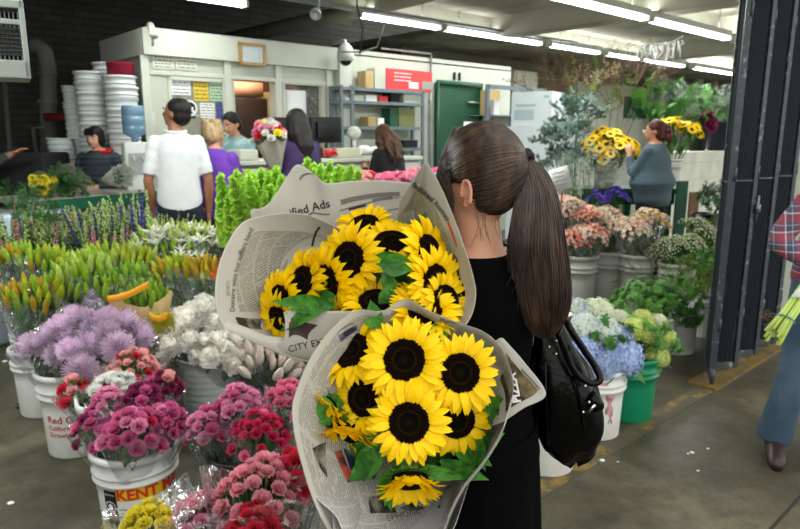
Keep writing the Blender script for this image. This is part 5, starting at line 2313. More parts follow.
def place_text(sheet, parent, body, pix, ang, size, m=None, curv=0.0, bold=0.0, name='headline'):
    """lettering printed on the sheet: starts where pixel pix falls on it, runs at angle ang, size in the same units"""
    u0, v0 = find_uv(sheet, *pix)
    last = [u0, v0]

    def mp(tx, ty):
        a = ang - curv * tx * .5
        a2 = ang - curv * tx
        gx = pix[0] + tx * math.cos(a) - ty * math.sin(a2)
        gy = pix[1] - tx * math.sin(a) - ty * math.cos(a2)
        u, v = last
        e = .004
        for _ in range(7):
            x, y = proj(sheet(u, v))
            if abs(x - gx) + abs(y - gy) < .03:
                break
            x1, y1 = proj(sheet(u + e, v))
            x2, y2 = proj(sheet(u, v + e))
            a11, a12, a21, a22 = (x1 - x) / e, (x2 - x) / e, (y1 - y) / e, (y2 - y) / e
            det = a11 * a22 - a12 * a21
            if abs(det) < 1e-6:
                break
            du, dv = ((gx - x) * a22 - a12 * (gy - y)) / det, (a11 * (gy - y) - a21 * (gx - x)) / det
            k = min(1, .08 / max(abs(du), abs(dv), 1e-9))
            u, v = max(0, min(.995, u + du * k)), max(0, min(.995, v + dv * k))
        last[0], last[1] = u, v
        return sheet.towards_cam(u, v, .0022)
    mb = text_mb(body, size, bold, 'LEFT', mp, 2)
    return part(name, mb, m or M_newsink, parent, smooth=False)


def proj(p):
    d = V(p) - V((0, 0, H))
    z = d.dot(FW)
    return 400 + FPX * d.x / z, 264.5 - FPX * d.dot(UPV) / z


def find_uv(sheet, px, py):
    best = (1e9, 0, 0)
    for i in range(41):
        for j in range(31):
            x, y = proj(sheet(i / 40, j / 30))
            q = (x - px) ** 2 + (y - py) ** 2
            if q < best[0]:
                best = (q, i / 40, j / 30)
    _, u, v = best
    st = .02
    while st > .001:
        for du, dv in ((st, 0), (-st, 0), (0, st), (0, -st)):
            uu, vv = max(0, min(1, u + du)), max(0, min(1, v + dv))
            x, y = proj(sheet(uu, vv))
            q = (x - px) ** 2 + (y - py) ** 2
            if q < best[0]:
                best = (q, uu, vv)
                u, v = uu, vv
                break
        else:
            st *= .5
    return best[1], best[2]


def patch(sheet, parent, quad, m, name='picture', n=10):
    """printed block whose four corners are seen at the given pixels"""
    uvs = [find_uv(sheet, *q) for q in quad]
    mb = MB()

    def fn(a, b):
        u = lerp(lerp(uvs[0][0], uvs[1][0], a), lerp(uvs[3][0], uvs[2][0], a), b)
        v = lerp(lerp(uvs[0][1], uvs[1][1], a), lerp(uvs[3][1], uvs[2][1], a), b)
        return sheet.towards_cam(u, v, .0010)
    mb.grid(fn, n, n)
    return part(name, mb, m, parent, smooth=False)


def pick(cands, px, py):
    """of several (sheet, part) the one seen at this pixel"""
    best = None
    for sh, o in cands:
        u, v = find_uv(sh, px, py)
        x, y = proj(sh(u, v))
        if (x - px) ** 2 + (y - py) ** 2 < 4:
            d = (sh(u, v) - V((0, 0, H))).length
            if best is None or d < best[0]:
                best = (d, sh, o)
    return (best[1], best[2]) if best else cands[0]


# ------------------------------------------------------------------ lower bouquet (nearest)
T2 = P(455, 455, 1.30)          # throat, held under her arm
b2 = thing('sunflower_bouquet', T2 - V((0, 0, .12)), 'nearer, lower sunflower bouquet wrapped in newspaper, its big heads facing the viewer', 'bouquet', 'sunflower bouquets')


def cone_cols(T, rim, r0=.03, bulge=.35, depth=.5):
    """rim: (px, py, z); curves leave the throat backwards and open out"""
    cols = []
    n = len(rim)
    c = sum((P(*q) for q in rim), V()) / n
    ax = (c - T).normalized()
    for q in rim:
        R = P(*q)
        d = R - T
        rad = d - ax * d.dot(ax)
        rad_n = rad.normalized()
        p0 = T + rad_n * r0
        m1 = T + ax * d.dot(ax) * .35 + rad * (.35 + bulge * .6) * .85
        m2 = T + ax * d.dot(ax) * .72 + rad * (.72 + bulge * .6) * .92
        cols.append([p0, m1, m2, R])
    return cols


# main cone: goes round from lower left over the top to lower right
rimA = [(347, 560, 1.02), (318, 512, 1.02), (299, 455, 1.03), (292, 414, 1.04), (297, 388, 1.05), (313, 353, 1.07), (336, 324, 1.10), (358, 310, 1.12), (382, 311, 1.13), (405, 299, 1.14), (430, 311, 1.13), (457, 322, 1.12),
        (484, 332, 1.10), (503, 350, 1.08), (513, 380, 1.07), (511, 402, 1.06), (501, 432, 1.05), (484, 460, 1.04), (462, 488, 1.03), (446, 522, 1.02), (436, 562, 1.02)]
A2 = Sheet(cone_cols(T2, rimA), .62, .34)
M_n1 = news_mat('newsprint_grey', rot=0.2, base='#bcb9b0', seed=.13)
sA = A2.build(b2, M_n1, nu=110, nv=30)
# rolled pale margin following the rim
mb = MB()
mb.grid(lambda u, v: A2.towards_cam(u, lerp(.93, 1.0, v), .0014), 110, 2)
part('page_margin', mb, M_plainpaper, sA)
# bottom page that lies under the heads, open towards the viewer
rimB = [(330, 505, 1.06), (338, 545, 1.0), (380, 575, .97), (420, 565, .98), (452, 530, 1.02), (470, 485, 1.06)]
colsB = []
for q in rimB:
    R = P(*q)
    colsB.append([T2 + V((0, 0, -.01)), T2.lerp(R, .4) + V((0, .0, -.035)), T2.lerp(R, .75) + V((0, -.0, -.03)), R])
B2s = Sheet(colsB, .42, .30)
M_n2 = news_mat('newsprint_white', rot=-.45, base='#c9c8c4', seed=.51)
sB = B2s.build(b2, M_n2, nu=40, nv=30, crumple=.006)
# side page, left wall below the rim
colsC = []
for q in [(297, 432, 1.06), (300, 458, 1.045), (312, 492, 1.03), (336, 518, 1.015), (344, 545, 1.0)]:
    R = P(*q)
    C_ = P(385, 455, 1.25)
    colsC.append([C_, C_.lerp(R, .4) + V((0, .02, -.02)), C_.lerp(R, .75) + V((0, .01, -.015)), R])
C2s = Sheet(colsC, .3, .28)
sC = C2s.build(b2, M_n2, nu=40, nv=24, crumple=.006)
# flap on the right with the photo advert
colsD = [[P(484, 350, 1.15), P(498, 339, 1.125), P(503, 338, 1.12)], [P(486, 375, 1.16), P(505, 362, 1.12), P(525, 363, 1.10)], [P(490, 395, 1.16), P(508, 388, 1.12), P(546, 394, 1.09)], [P(486, 410, 1.16), P(500, 411, 1.12), P(524, 408, 1.10)], [P(482, 430, 1.16), P(495, 425, 1.12), P(503, 422, 1.11)]]
D2 = Sheet(colsD, .16, .10)
sD = D2.build(b2, M_plainpaper, nu=30, nv=14)
patch(D2, sD, [(506, 352), (538, 390), (506, 412), (500, 380)], M_photo4)
place_text(D2, sD, 'PIZZA', (521, 402), 1.75, 11, M_paper, bold=.5)
patch(D2, sD, [(522, 368), (540, 388), (539, 390), (521, 370)], M_newsgrey, 'small_print', 3)
# printed matter on the cone
place_text(A2, sA, 'SPORTS NEWS DAILY', (497, 432), 1.36, 6.5, M_newsgrey)
ALL2 = [(A2, sA), (B2s, sB), (C2s, sC)]


def pp(quad, m, name='picture', n=10):
    cx, cy = sum(q[0] for q in quad) / 4, sum(q[1] for q in quad) / 4
    sh, o = pick(ALL2, cx, cy)
    patch(sh, o, quad, m, name, n)


def pt_(body, pix, ang, size, m):
    sh, o = pick(ALL2, *pix)
    place_text(sh, o, body, pix, ang, size, m)


pp([(338, 336), (356, 325), (357, 330), (341, 342)], M_photo3)
pp([(335, 333), (353, 322), (354, 323), (336, 334)], M_newsgrey, 'small_print', 4)
pt_('Mundo', (440, 321), -.15, 6, M_newsink)
pp([(312, 448), (326, 442), (327, 478), (320, 468)], M_photo)
pp([(334, 452), (341, 450), (354, 480), (347, 482)], M_photo2)
pp([(343, 448), (364, 458), (362, 476), (350, 470)], M_photo3)
pp([(337, 500), (366, 497), (370, 522), (348, 524)], M_photo)
pp([(368, 497), (388, 494), (397, 514), (372, 520)], M_photo)
pp([(396, 505), (412, 503), (426, 508), (410, 511)], M_photo)
pt_('TELEPHONE', (373, 526), .25, 9, M_newsgrey)
pt_('PREMIERE', (438, 502), .75, 7, M_newsgrey)
pp([(419, 519), (440, 505), (441, 507), (420, 521)], M_newsink, 'rule', 4)

CAMP = V((0, 0, H))


def facing(px, py, ax=0.0, ay=0.0):
    """direction to the viewer turned by ax to the right and ay upward (radians)"""
    d = (CAMP - P(px, py, 1)).normalized()
    r = V((1, 0, 0)) - d * d.x
    r.normalize()
    u = d.cross(r) * -1
    u = V((0, 0, 1)) - d * d.z
    u.normalize()
    return (d + r * math.tan(ax) + u * math.tan(ay)).normalized()


def sf(root, T, px, py, z, rp, ax, ay, var=0, roll=0.0):
    c = P(px, py, z)
    return sunflower(root, c, facing(px, py, ax, ay), rp * z / FPX, var, roll, T)


sf(b2, T2, 404.5, 360, 1.06, 46, -.05, .10, 1, .2)
sf(b2, T2, 460, 373, 1.06, 43, .15, .05, 0, 1.1)
sf(b2, T2, 409, 422.5, 1.03, 44, .0, -.05, 0, 2.0)
sf(b2, T2, 364, 398, 1.10, 41, -.65, -.1, 1, .7)
sf(b2, T2, 352, 351, 1.13, 42, -.5, .55, 1, 2.6)
sf(b2, T2, 457, 420, 1.10, 40, .35, -.25, 2, .5)
sf(b2, T2, 326, 410, 1.12, 38, -.85, -.75, 4, .5)
sf(b2, T2, 347, 432, 1.12, 40, -.45, -1.15, 4, 1.5)
sf(b2, T2, 410, 480, 1.06, 40, .1, -1.2, 4, .9)
LV = MB()


def lf(px, py, z, L, W, ang, tilt=.3, curl=.4, roll=0.0):
    """leaf whose base is at the pixel, pointing at screen angle ang"""
    c = P(px, py, z)
    d = V((math.cos(ang), 0, 0)) + UPV * math.sin(ang) - FW * tilt
    up = -FW + UPV * .2
    M = frame_from(c, up, d, roll=0)
    M = M @ Matrix.Rotation(roll, 4, 'X')
    leaf(LV, M, L, W * .72, curl=curl, fold=.5, nseg=9, wave=.03, tipn=1.15)


for a in ((372, 444, 1.10, .06, .05, -2.0), (372, 425, 1.11, .10, .06, -1.7), (385, 455, 1.10, .08, .06, -2.6), (400, 465, 1.09, .075, .05, -1.9), (405, 468, 1.08, .08, .05, -.9), (415, 466, 1.07, .095, .035, -.25),
          (440, 460, 1.09, .09, .05, -.4), (450, 440, 1.11, .09, .06, -.5), (465, 430, 1.12, .08, .05, -1.0), (478, 400, 1.12, .07, .05, -.3), (484, 395, 1.13, .06, .05, -1.2), (330, 380, 1.12, .06, .045, 2.6),
          (345, 378, 1.12, .06, .05, 2.2), (338, 395, 1.11, .07, .05, -1.9), (325, 400, 1.12, .06, .045, 1.9), (322, 395, 1.10, .075, .05, -1.3), (372, 408, 1.07, .03, .035, -.6), (330, 425, 1.10, .05, .04, 2.2),
          (310, 415, 1.10, .05, .04, 1.7), (430, 395, 1.12, .08, .05, .7), (385, 470, 1.10, .07, .05, -1.4), (400, 455, 1.12, .09, .06, -1.6), (350, 440, 1.14, .09, .06, -1.2), (465, 450, 1.14, .08, .06, .3),
          (380, 330, 1.13, .06, .05, 2.0), (430, 345, 1.13, .06, .05, 1.0), (420, 475, 1.08, .06, .03, .1)):
    lf(*a, tilt=rnd.uniform(.0, .4), curl=rnd.uniform(.1, .5), roll=rnd.uniform(-.4, .4))
for k in range(30):
    lf(rnd.uniform(335, 475), rnd.uniform(345, 455), rnd.uniform(1.15, 1.2), rnd.uniform(.07, .1), rnd.uniform(.05, .07), rnd.uniform(-pi, pi), tilt=0, curl=.3)
part('leaves', LV, M_leafs, b2)

# ------------------------------------------------------------------ upper bouquet
T1 = P(415, 385, 1.50)
b1 = thing('sunflower_bouquet', T1 - V((0, 0, .12)), 'farther, upper sunflower bouquet in newspaper with tall pointed paper behind it', 'bouquet', 'sunflower bouquets')


def sheet_from(T, rim, wid, hgt, bow=.02, frac=((.35, 1.0), (.7, .7)), inner=None):
    cols = []
    for i, q in enumerate(rim):
        R = P(*q[:3])
        I = P(*inner[i]) if inner else T
        m = [I]
        for f, w in frac:
            m.append(I.lerp(R, f) + FW * bow * w)
        m.append(R)
        cols.append(m)
    return Sheet(cols, wid, hgt)


# back page "Classified Ads": rim runs from the left corner over the peak and along the top
rimK = [(252, 219, 1.33), (251, 210, 1.34), (262, 208, 1.35), (270, 202, 1.36), (278, 191, 1.38), (286, 178, 1.39), (297, 164.5, 1.39), (312, 172, 1.40), (326, 183, 1.40), (350, 181, 1.41), (380, 180, 1.41), (412, 183, 1.40), (432, 186, 1.38), (452, 205, 1.36)]
innK = [(268, 300, 1.36), (270, 300, 1.36), (275, 300, 1.36), (282, 296, 1.37), (292, 290, 1.38), (300, 290, 1.39), (312, 290, 1.40), (325, 290, 1.40), (340, 290, 1.41), (358, 290, 1.41), (378, 290, 1.41), (395, 290, 1.40), (405, 290, 1.40), (415, 290, 1.38)]
K1 = sheet_from(T1, rimK, .55, .30, .03, inner=innK)
M_n3 = news_mat('newsprint_back', rot=.0, base='#c4c0b4', seed=.3, dark=.6)
sK = K1.build(b1, M_plainpaper, nu=90, nv=30)
place_text(K1, sK, 'ified Ads', (290, 217), .25, 12, M_newsink, bold=.15)
for (q, m_) in (([(298, 222), (440, 199), (441, 200), (299, 223.5)], M_newsgrey), ([(308, 232), (440, 208), (440, 209), (308, 233)], M_newsgrey),
                ([(306, 228), (324, 224), (325, 229), (308, 233)], M_newsink), ([(317, 237), (333, 232), (336, 240), (320, 245)], M_photo), ([(334, 231), (350, 225), (352, 235), (337, 241)], M_photo3),
                ([(348, 208), (366, 204), (366, 206), (349, 211)], M_newsink), ([(340, 200), (400, 192), (400, 196), (341, 205)], M_newsgrey), ([(372, 199), (392, 196), (393, 199), (373, 202)], M_newsgrey),
                ([(299, 178), (315, 172), (316, 174), (300, 181)], M_newsgrey)):
    patch(K1, sK, q, m_, 'printed_block', 6)
# left page, big rounded lobe bending towards the viewer
rimL = [(262, 345, 1.20), (240, 335, 1.17), (225, 328, 1.15), (217, 312, 1.14), (215, 290, 1.14), (219, 265, 1.15), (229, 240, 1.17), (243, 222, 1.20), (262, 216, 1.23), (285, 213, 1.26), (308, 215, 1.29), (330, 224, 1.31), (345, 232, 1.32)]
innL = [(300, 325, 1.30), (298, 322, 1.30), (295, 318, 1.30), (292, 312, 1.31), (292, 305, 1.31), (293, 298, 1.32), (296, 290, 1.33), (300, 280, 1.34), (306, 272, 1.34), (315, 265, 1.34), (325, 260, 1.34), (335, 258, 1.34), (345, 258, 1.34)]
L1 = sheet_from(T1, rimL, .36, .20, .035, inner=innL)
M_n4 = news_mat('newsprint_left', rot=-1.15, base='#b9b5a8', seed=.77, dark=.6)
sL = L1.build(b1, M_plainpaper, nu=70, nv=30)
# printed area of the left page
patch(L1, sL, [(252, 238), (318, 236), (290, 320), (241, 312)], M_photo, 'printed_block', 2)
uvq = [find_uv(L1, *q) for q in ((254, 232), (322, 236), (285, 312), (240, 312))]
bpy.data.objects.remove(bpy.data.objects[sL.children[0].name])
mb = MB()


def txf(a, b):
    u = lerp(lerp(uvq[0][0], uvq[1][0], a), lerp(uvq[3][0], uvq[2][0], a), b)
    v = lerp(lerp(uvq[0][1], uvq[1][1], a), lerp(uvq[3][1], uvq[2][1], a), b)
    return L1.towards_cam(u, v, .0010)


M_n5 = news_mat('newsprint_columns', rot=-.25, base='#b6b2a5', seed=.2, dark=.55, lh=.0048, col=.045, blk=.08)
mb.grid(txf, 20, 24, 0, lambda a, b: (a * .14, -b * .17))
part('text_columns', mb, M_n5, sL, smooth=True)
place_text(L1, sL, 'Donaire wins but suffers hand', (234, 312), 1.62, 7, M_newsink, .0065)
place_text(L1, sL, 'SPORTS', (229, 296), 1.6, 4.5, M_newsgrey)
place_text(L1, sL, 'Sometimes', (280, 283), 1.25, 5.5, M_newsgrey)
patch(L1, sL, [(235, 317), (262, 319), (262, 330), (241, 328)], M_photo)
patch(L1, sL, [(311, 246), (319, 226), (321, 227), (313, 247)], M_newsink, 'printed_block', 3)
# right page with the tall pointed corner beside her face
rimR = [(400, 200, 1.30), (405, 192, 1.30), (414, 178, 1.29), (425, 163, 1.28), (433, 172, 1.25), (445, 196, 1.22), (457, 226, 1.20), (466, 252, 1.185), (473, 275, 1.18), (476, 292, 1.175), (474, 308, 1.17), (468, 322, 1.165), (455, 338, 1.165)]
innR = [(385, 290, 1.42), (388, 288, 1.42), (392, 285, 1.42), (398, 280, 1.42), (404, 280, 1.40), (412, 285, 1.38), (420, 290, 1.36), (425, 295, 1.34), (428, 300, 1.32), (430, 305, 1.31), (430, 310, 1.30), (428, 315, 1.30), (425, 320, 1.30)]
R1 = sheet_from(T1, rimR, .36, .24, .035, inner=innR)
sR = R1.build(b1, M_plainpaper, nu=70, nv=30)
uvr = [find_uv(R1, *q) for q in ((402, 212), (432, 200), (458, 268), (428, 262))]
mb = MB()


def txr(a, b):
    u = lerp(lerp(uvr[0][0], uvr[1][0], a), lerp(uvr[3][0], uvr[2][0], a), b)
    v = lerp(lerp(uvr[0][1], uvr[1][1], a), lerp(uvr[3][1], uvr[2][1], a), b)
    return R1.towards_cam(u, v, .0010)


mb.grid(txr, 16, 24, 0, lambda a, b: (a * .11, -b * .15))
part('text_columns', mb, news_mat('newsprint_fine', rot=.5, base='#b5b092', seed=.9, dark=.6, lh=.004, col=.05), sR, smooth=True)
place_text(R1, sR, 'featured homes', (411, 186), -.5, 8, M_newsink, .011, .1)
patch(R1, sR, [(447, 222), (449, 221), (458, 246), (457, 248)], mat('orange_ink', '#c9572a', rough=.6), 'printed_rule', 4)
patch(R1, sR, [(449, 247), (458, 258), (460, 285), (450, 272)], M_photo4)
# lower front of the upper wrap
rimF = [(262, 345, 1.20), (268, 348, 1.19), (283, 340, 1.18), (285, 322, 1.18), (286, 311, 1.18), (315, 311, 1.17), (350, 311, 1.16), (385, 310, 1.17), (412, 305, 1.18), (440, 312, 1.18), (462, 332, 1.18)]
innF = [(300, 360, 1.22), (305, 362, 1.22), (320, 368, 1.21), (330, 372, 1.2), (345, 378, 1.2), (360, 384, 1.2), (378, 390, 1.2), (400, 392, 1.2), (415, 390, 1.2), (430, 385, 1.2), (445, 380, 1.2)]
F1 = sheet_from(T1, rimF, .34, .14, -.012, inner=innF)
sF = F1.build(b1, M_plainpaper, nu=60, nv=16)
patch(F1, sF, [(289, 325), (318, 325), (308, 340), (289, 338)], M_photo2)
place_text(F1, sF, 'CITY EX', (289, 352), .22, 9.5, M_newsink)
# outer back side of left lobe falling to the lower right
rimO = [(217, 318, 1.15), (222, 326, 1.15), (240, 336, 1.165), (262, 346, 1.18), (290, 358, 1.19), (320, 368, 1.19), (350, 380, 1.19), (384, 392, 1.19)]
innO = [(223, 316, 1.16), (230, 321, 1.17), (248, 328, 1.18), (270, 336, 1.19), (300, 338, 1.2), (330, 345, 1.2), (360, 350, 1.2), (390, 360, 1.2)]
O1 = sheet_from(T1, rimO, .36, .10, -.006, inner=innO)
O1.build(b1, M_plainpaper, nu=50, nv=12)

sf(b1, T1, 349.7, 259.5, 1.22, 40, -.62, .05, 0, .3)
sf(b1, T1, 392, 243, 1.28, 39, .05, .95, 1, .9)
sf(b1, T1, 428, 252, 1.23, 39, .95, .35, 0, .2)
sf(b1, T1, 434, 281, 1.20, 38, .8, -.1, 1, 1.2)
sf(b1, T1, 376, 303, 1.20, 40, .0, .85, 3, .6)
sf(b1, T1, 424, 312, 1.17, 40, .2, .7, 3, .1)
sf(b1, T1, 445, 300, 1.20, 34, .7, .2, 1, .4)
sf(b1, T1, 328, 280, 1.22, 38, -.9, -.5, 1, .4)
sf(b1, T1, 303, 283, 1.24, 38, -.95, .25, 0, .8)
sf(b1, T1, 281, 299, 1.22, 32, -.9, -.1, 1, .2)
sf(b1, T1, 280, 318, 1.215, 30, -.9, -.6, 1, 1.9)
sf(b1, T1, 364, 226, 1.34, 34, -.3, .9, 0, 1.7)
sf(b1, T1, 345, 296, 1.24, 30, -.4, -.9, 1, 1.1)
LV = MB()
for a in ((335, 306, 1.17, .12, .05, 3.0), (322, 312, 1.165, .09, .04, -2.9), (380, 262, 1.16, .07, .06, -.1), (372, 258, 1.20, .075, .055, -.2), (385, 272, 1.19, .06, .04, -1.2), (392, 285, 1.19, .07, .045, -1.9), (378, 265, 1.20, .06, .05, .4), (400, 290, 1.21, .06, .045, -.9), (405, 270, 1.22, .05, .04, .3),
          (330, 305, 1.20, .085, .035, 3.05), (340, 300, 1.21, .08, .035, 2.9), (315, 310, 1.20, .06, .03, -2.9), (418, 232, 1.28, .05, .03, 1.2), (448, 300, 1.22, .055, .035, -1.0), (452, 290, 1.22, .05, .03, -1.4),
          (330, 262, 1.26, .04, .03, 2.5), (395, 300, 1.20, .06, .04, -1.3), (412, 262, 1.24, .05, .035, -1.6)):
    lf(*a, tilt=rnd.uniform(.0, .4), curl=rnd.uniform(.1, .5), roll=rnd.uniform(-.4, .4))
for k in range(26):
    lf(rnd.uniform(300, 445), rnd.uniform(262, 330), rnd.uniform(1.29, 1.33), rnd.uniform(.06, .09), rnd.uniform(.04, .06), rnd.uniform(-pi, pi), tilt=0, curl=.3)
part('leaves', LV, M_leafs, b1)
# ------------------------------------------------------------------ bloom templates (unit size, facing +z)
fr = random.Random(11)


def t_carnation(seed, petals=((9, 1.0, .15), (8, .85, .7), (7, .6, 1.1), (4, .3, 1.35))):
    r_ = random.Random(seed)
    mb = MB()
    for n, R, el in petals:
        for k in range(n):
            a = 2 * pi * k / n + r_.uniform(-.25, .25)
            e = el + r_.uniform(-.12, .12)
            M = Matrix.Rotation(a, 4, 'Z') @ Matrix.Rotation(-e, 4, 'Y')
            vs = []
            for i, (x, w) in enumerate(((.1, .12), (.68, .42), (1.05, .56))):
                for j in range(5):
                    q = (j - 2) / 2
                    ru = (r_.uniform(-.16, .16) if i == 2 else 0)
                    vs.append(((x + (.06 * (-1) ** j if i == 2 else 0)) * (1 - .12 * q * q) * (.9 + .1 * R), q * w, .22 * (-1) ** j * (i / 2) + .10 * x * x + ru))
            vs = [V(v) * (.75 + .25 * R) for v in vs]
            for i in range(2):
                mb.add(vs[i * 5:i * 5 + 10], [(j, j + 1, j + 6, j + 5) for j in range(4)], 2 * i, M)
    mb.lathe([(0, -.9), (.16, -.8), (.26, -.2), (.34, .1)], 8, None, 1)
    return mb


def t_mum(seed, n=170, curve=.5, w=.055, spread=1.0, droop=0.0, L0=.25):
    r_ = random.Random(seed)
    mb = MB()
    for k in range(n):
        z = 1 - (k + .5) / n * 1.45
        a = k * 2.39996
        rr_ = math.sqrt(max(0, 1 - z * z))
        d = V((rr_ * math.cos(a), rr_ * math.sin(a), z * spread)).normalized()
        M = frame_from((0, 0, 0), d, roll=r_.uniform(-.5, .5))
        s_ = r_.uniform(.85, 1.1)
        ww = w * r_.uniform(.8, 1.2)
        cu = curve * r_.uniform(.5, 1.3)
        up = M.to_3x3().inverted() @ V((0, 0, 1))
        up.z = 0
        up = up.normalized() if up.length > 1e-3 else V((1, 0, 0))
        sd = V((-up.y, up.x, 0))
        vs = []
        for t in (0, .4, .75, 1.0):
            c = V((0, 0, L0 + (s_ - L0) * t)) + up * (cu * .35 * t * t - droop * t * t)
            q = ww * (.6 + .7 * math.sin(pi * min(1, t * .9)))
            vs += [c - sd * q, c + up * (-.02), c + sd * q]
        fs = []
        for i in range(3):
            o = i * 3
            fs += [(o, o + 3, o + 4, o + 1), (o + 1, o + 4, o + 5, o + 2)]
        mb.add(vs, fs, 0, M)
    mb.ball((0, 0, 0), .42, 8, 6, 0)
    mb.lathe([(0, -1.1), (.07, -1.0), (.3, -.35), (.3, 0)], 8, None, 1)
    return mb


def t_bud(n=6, open_=0.0):
    mb = MB()
    vs, fs = [], []
    seg = 12
    rows = ((0, .04), (.12, .10), (.35, .14), (.6, .135), (.82, .085), (1.0, .012))
    for z, r in rows:
        for i in range(seg):
            a = 2 * pi * i / seg
            q = r * (1 + .16 * math.cos(a * 3))
            vs.append((q * math.cos(a), q * math.sin(a), z))
    for j in range(len(rows) - 1):
        for i in range(seg):
            i2 = (i + 1) % seg
            fs.append((j * seg + i, j * seg + i2, (j + 1) * seg + i2, (j + 1) * seg + i))
    mb.add(vs, fs, 0)
    mb.tube([(0, 0, -.4), (0, 0, .03)], .035, 5, 1)
    return mb


def t_lily(seed):
    r_ = random.Random(seed)
    mb = MB()
    for k in range(6):
        a = 2 * pi * k / 6 + r_.uniform(-.1, .1)
        M = Matrix.Rotation(a, 4, 'Z') @ Matrix.Translation((.06, 0, 0)) @ Matrix.Rotation(-1.05 + r_.uniform(-.15, .15), 4, 'Y')
        leaf(mb, M, 1.0, .34, curl=.42, fold=.35, nseg=7)
    for k in range(6):
        a = 2 * pi * k / 6
        mb.tube([(0, 0, 0), (.1 * math.cos(a), .1 * math.sin(a), .4), (.2 * math.cos(a), .2 * math.sin(a), .6)], .012, 4, 1)
        mb.ball((.2 * math.cos(a), .2 * math.sin(a), .6), (.03, .03, .05), 5, 4, 2)
    mb.tube([(0, 0, -.5), (0, 0, .05)], .04, 5, 1)
    return mb


def t_spike(seed, n=26, bloom=.10, taper=.7, kind='bell', L=1.0, bare=.0):
    """a flowering spike of unit length"""
    r_ = random.Random(seed)
    mb = MB()
    bend = r_.uniform(-.06, .06)
    axis = [V((bend * t * t, bend * .6 * t * t, t * L)) for t in [i / 8 for i in range(9)]]
    mb.tube(axis, [.016] * 5 + [.012, .01, .008, .004], 5, 1)
    for k in range(n):
        t = bare + (1 - bare) * (k + .5) / n
        c = spline(axis, t)
        a = k * 2.39996 + r_.uniform(-.3, .3)
        s_ = bloom * (1 - taper * t) * r_.uniform(.85, 1.15)
        d = V((math.cos(a), math.sin(a), .25 + .8 * t)).normalized()
        M = frame_from(c, d, s=s_)
        if kind == 'bell':
            mb.lathe([(.1, 0), (.45, .45), (.95, .85), (1.15, 1.0)], 7, M)
            mb.ball(M @ V((0, 0, .45)), s_ * .35, 5, 4, 0)
        elif kind == 'bud':
            mb.ball(M @ V((0, 0, .6)), (s_ * .55, s_ * .55, s_ * .8), 5, 4, 0 if r_.random() > .25 else 1)
        else:
            for j in range(5):
                M2 = M @ Matrix.Rotation(2 * pi * j / 5, 4, 'Z') @ Matrix.Rotation(-.5, 4, 'Y')
                leaf(mb, M2, 1.1, .85, curl=.3, fold=.2, nseg=3)
    if kind != 'bell':
        for k in range(12):
            a = r_.random() * 6.28
            M = frame_from(spline(axis, r_.uniform(0, .5)), V((math.cos(a), math.sin(a), .8)), s=1)
            leaf(mb, M @ Matrix.Rotation(-1.2, 4, 'Y'), .16, .035, nseg=3, mi=1)
    return mb


def t_cluster(seed, n=9, spread=.8, pet=5, size=.3, mi2=True):
    """loose head of small trumpet flowers"""
    r_ = random.Random(seed)
    mb = MB()
    for k in range(n):
        a = k * 2.39996
        r = math.sqrt((k + .5) / n) * spread
        c = V((r * math.cos(a), r * math.sin(a), .45 * (1 - r * r) + r_.uniform(-.12, .12)))
        d = V((c.x * 1.1, c.y * 1.1, .8 + r_.uniform(-.2, .2))).normalized()
        M = frame_from(c, d, roll=r_.random() * 6, s=size * r_.uniform(.8, 1.2))
        for j in range(pet):
            M2 = M @ Matrix.Rotation(2 * pi * j / pet, 4, 'Z') @ Matrix.Rotation(-.75, 4, 'Y')
            leaf(mb, M2, 1.0, .62, curl=.35, fold=.25, nseg=4, mi=0 if (j % 3 or not mi2) else 2)
        mb.tube([V((0, 0, -.8)), c], .02, 4, 1, cap=False)
    return mb


def t_hydrangea(seed, n=110):
    r_ = random.Random(seed)
    mb = MB()
    mb.ball((0, 0, 0), .8, 12, 8, 0)
    for k in range(n):
        z = 1 - (k + .5) / n * 1.7
        a = k * 2.39996
        q = math.sqrt(max(0, 1 - z * z))
        d = V((q * math.cos(a), q * math.sin(a), z))
        c = V((d.x, d.y, d.z * .82)) * r_.uniform(.9, 1.04)
        M = frame_from(c, (d + V((r_.uniform(-.3, .3), r_.uniform(-.3, .3), r_.uniform(-.3, .3)))), roll=r_.random() * 6, s=.19 * r_.uniform(.8, 1.2))
        for j in range(4):
            M2 = M @ Matrix.Rotation(pi / 2 * j, 4, 'Z')
            vs = [(.05, 0, 0), (.5, -.42, .08), (1.0, -.25, 0), (1.05, .25, 0), (.5, .42, .08)]
            mb.add(vs, [(0, 1, 2, 3, 4)], 0, M2)
    mb.tube([(0, 0, -2.0), (0, 0, 0)], .06, 5, 1, cap=False)
    return mb


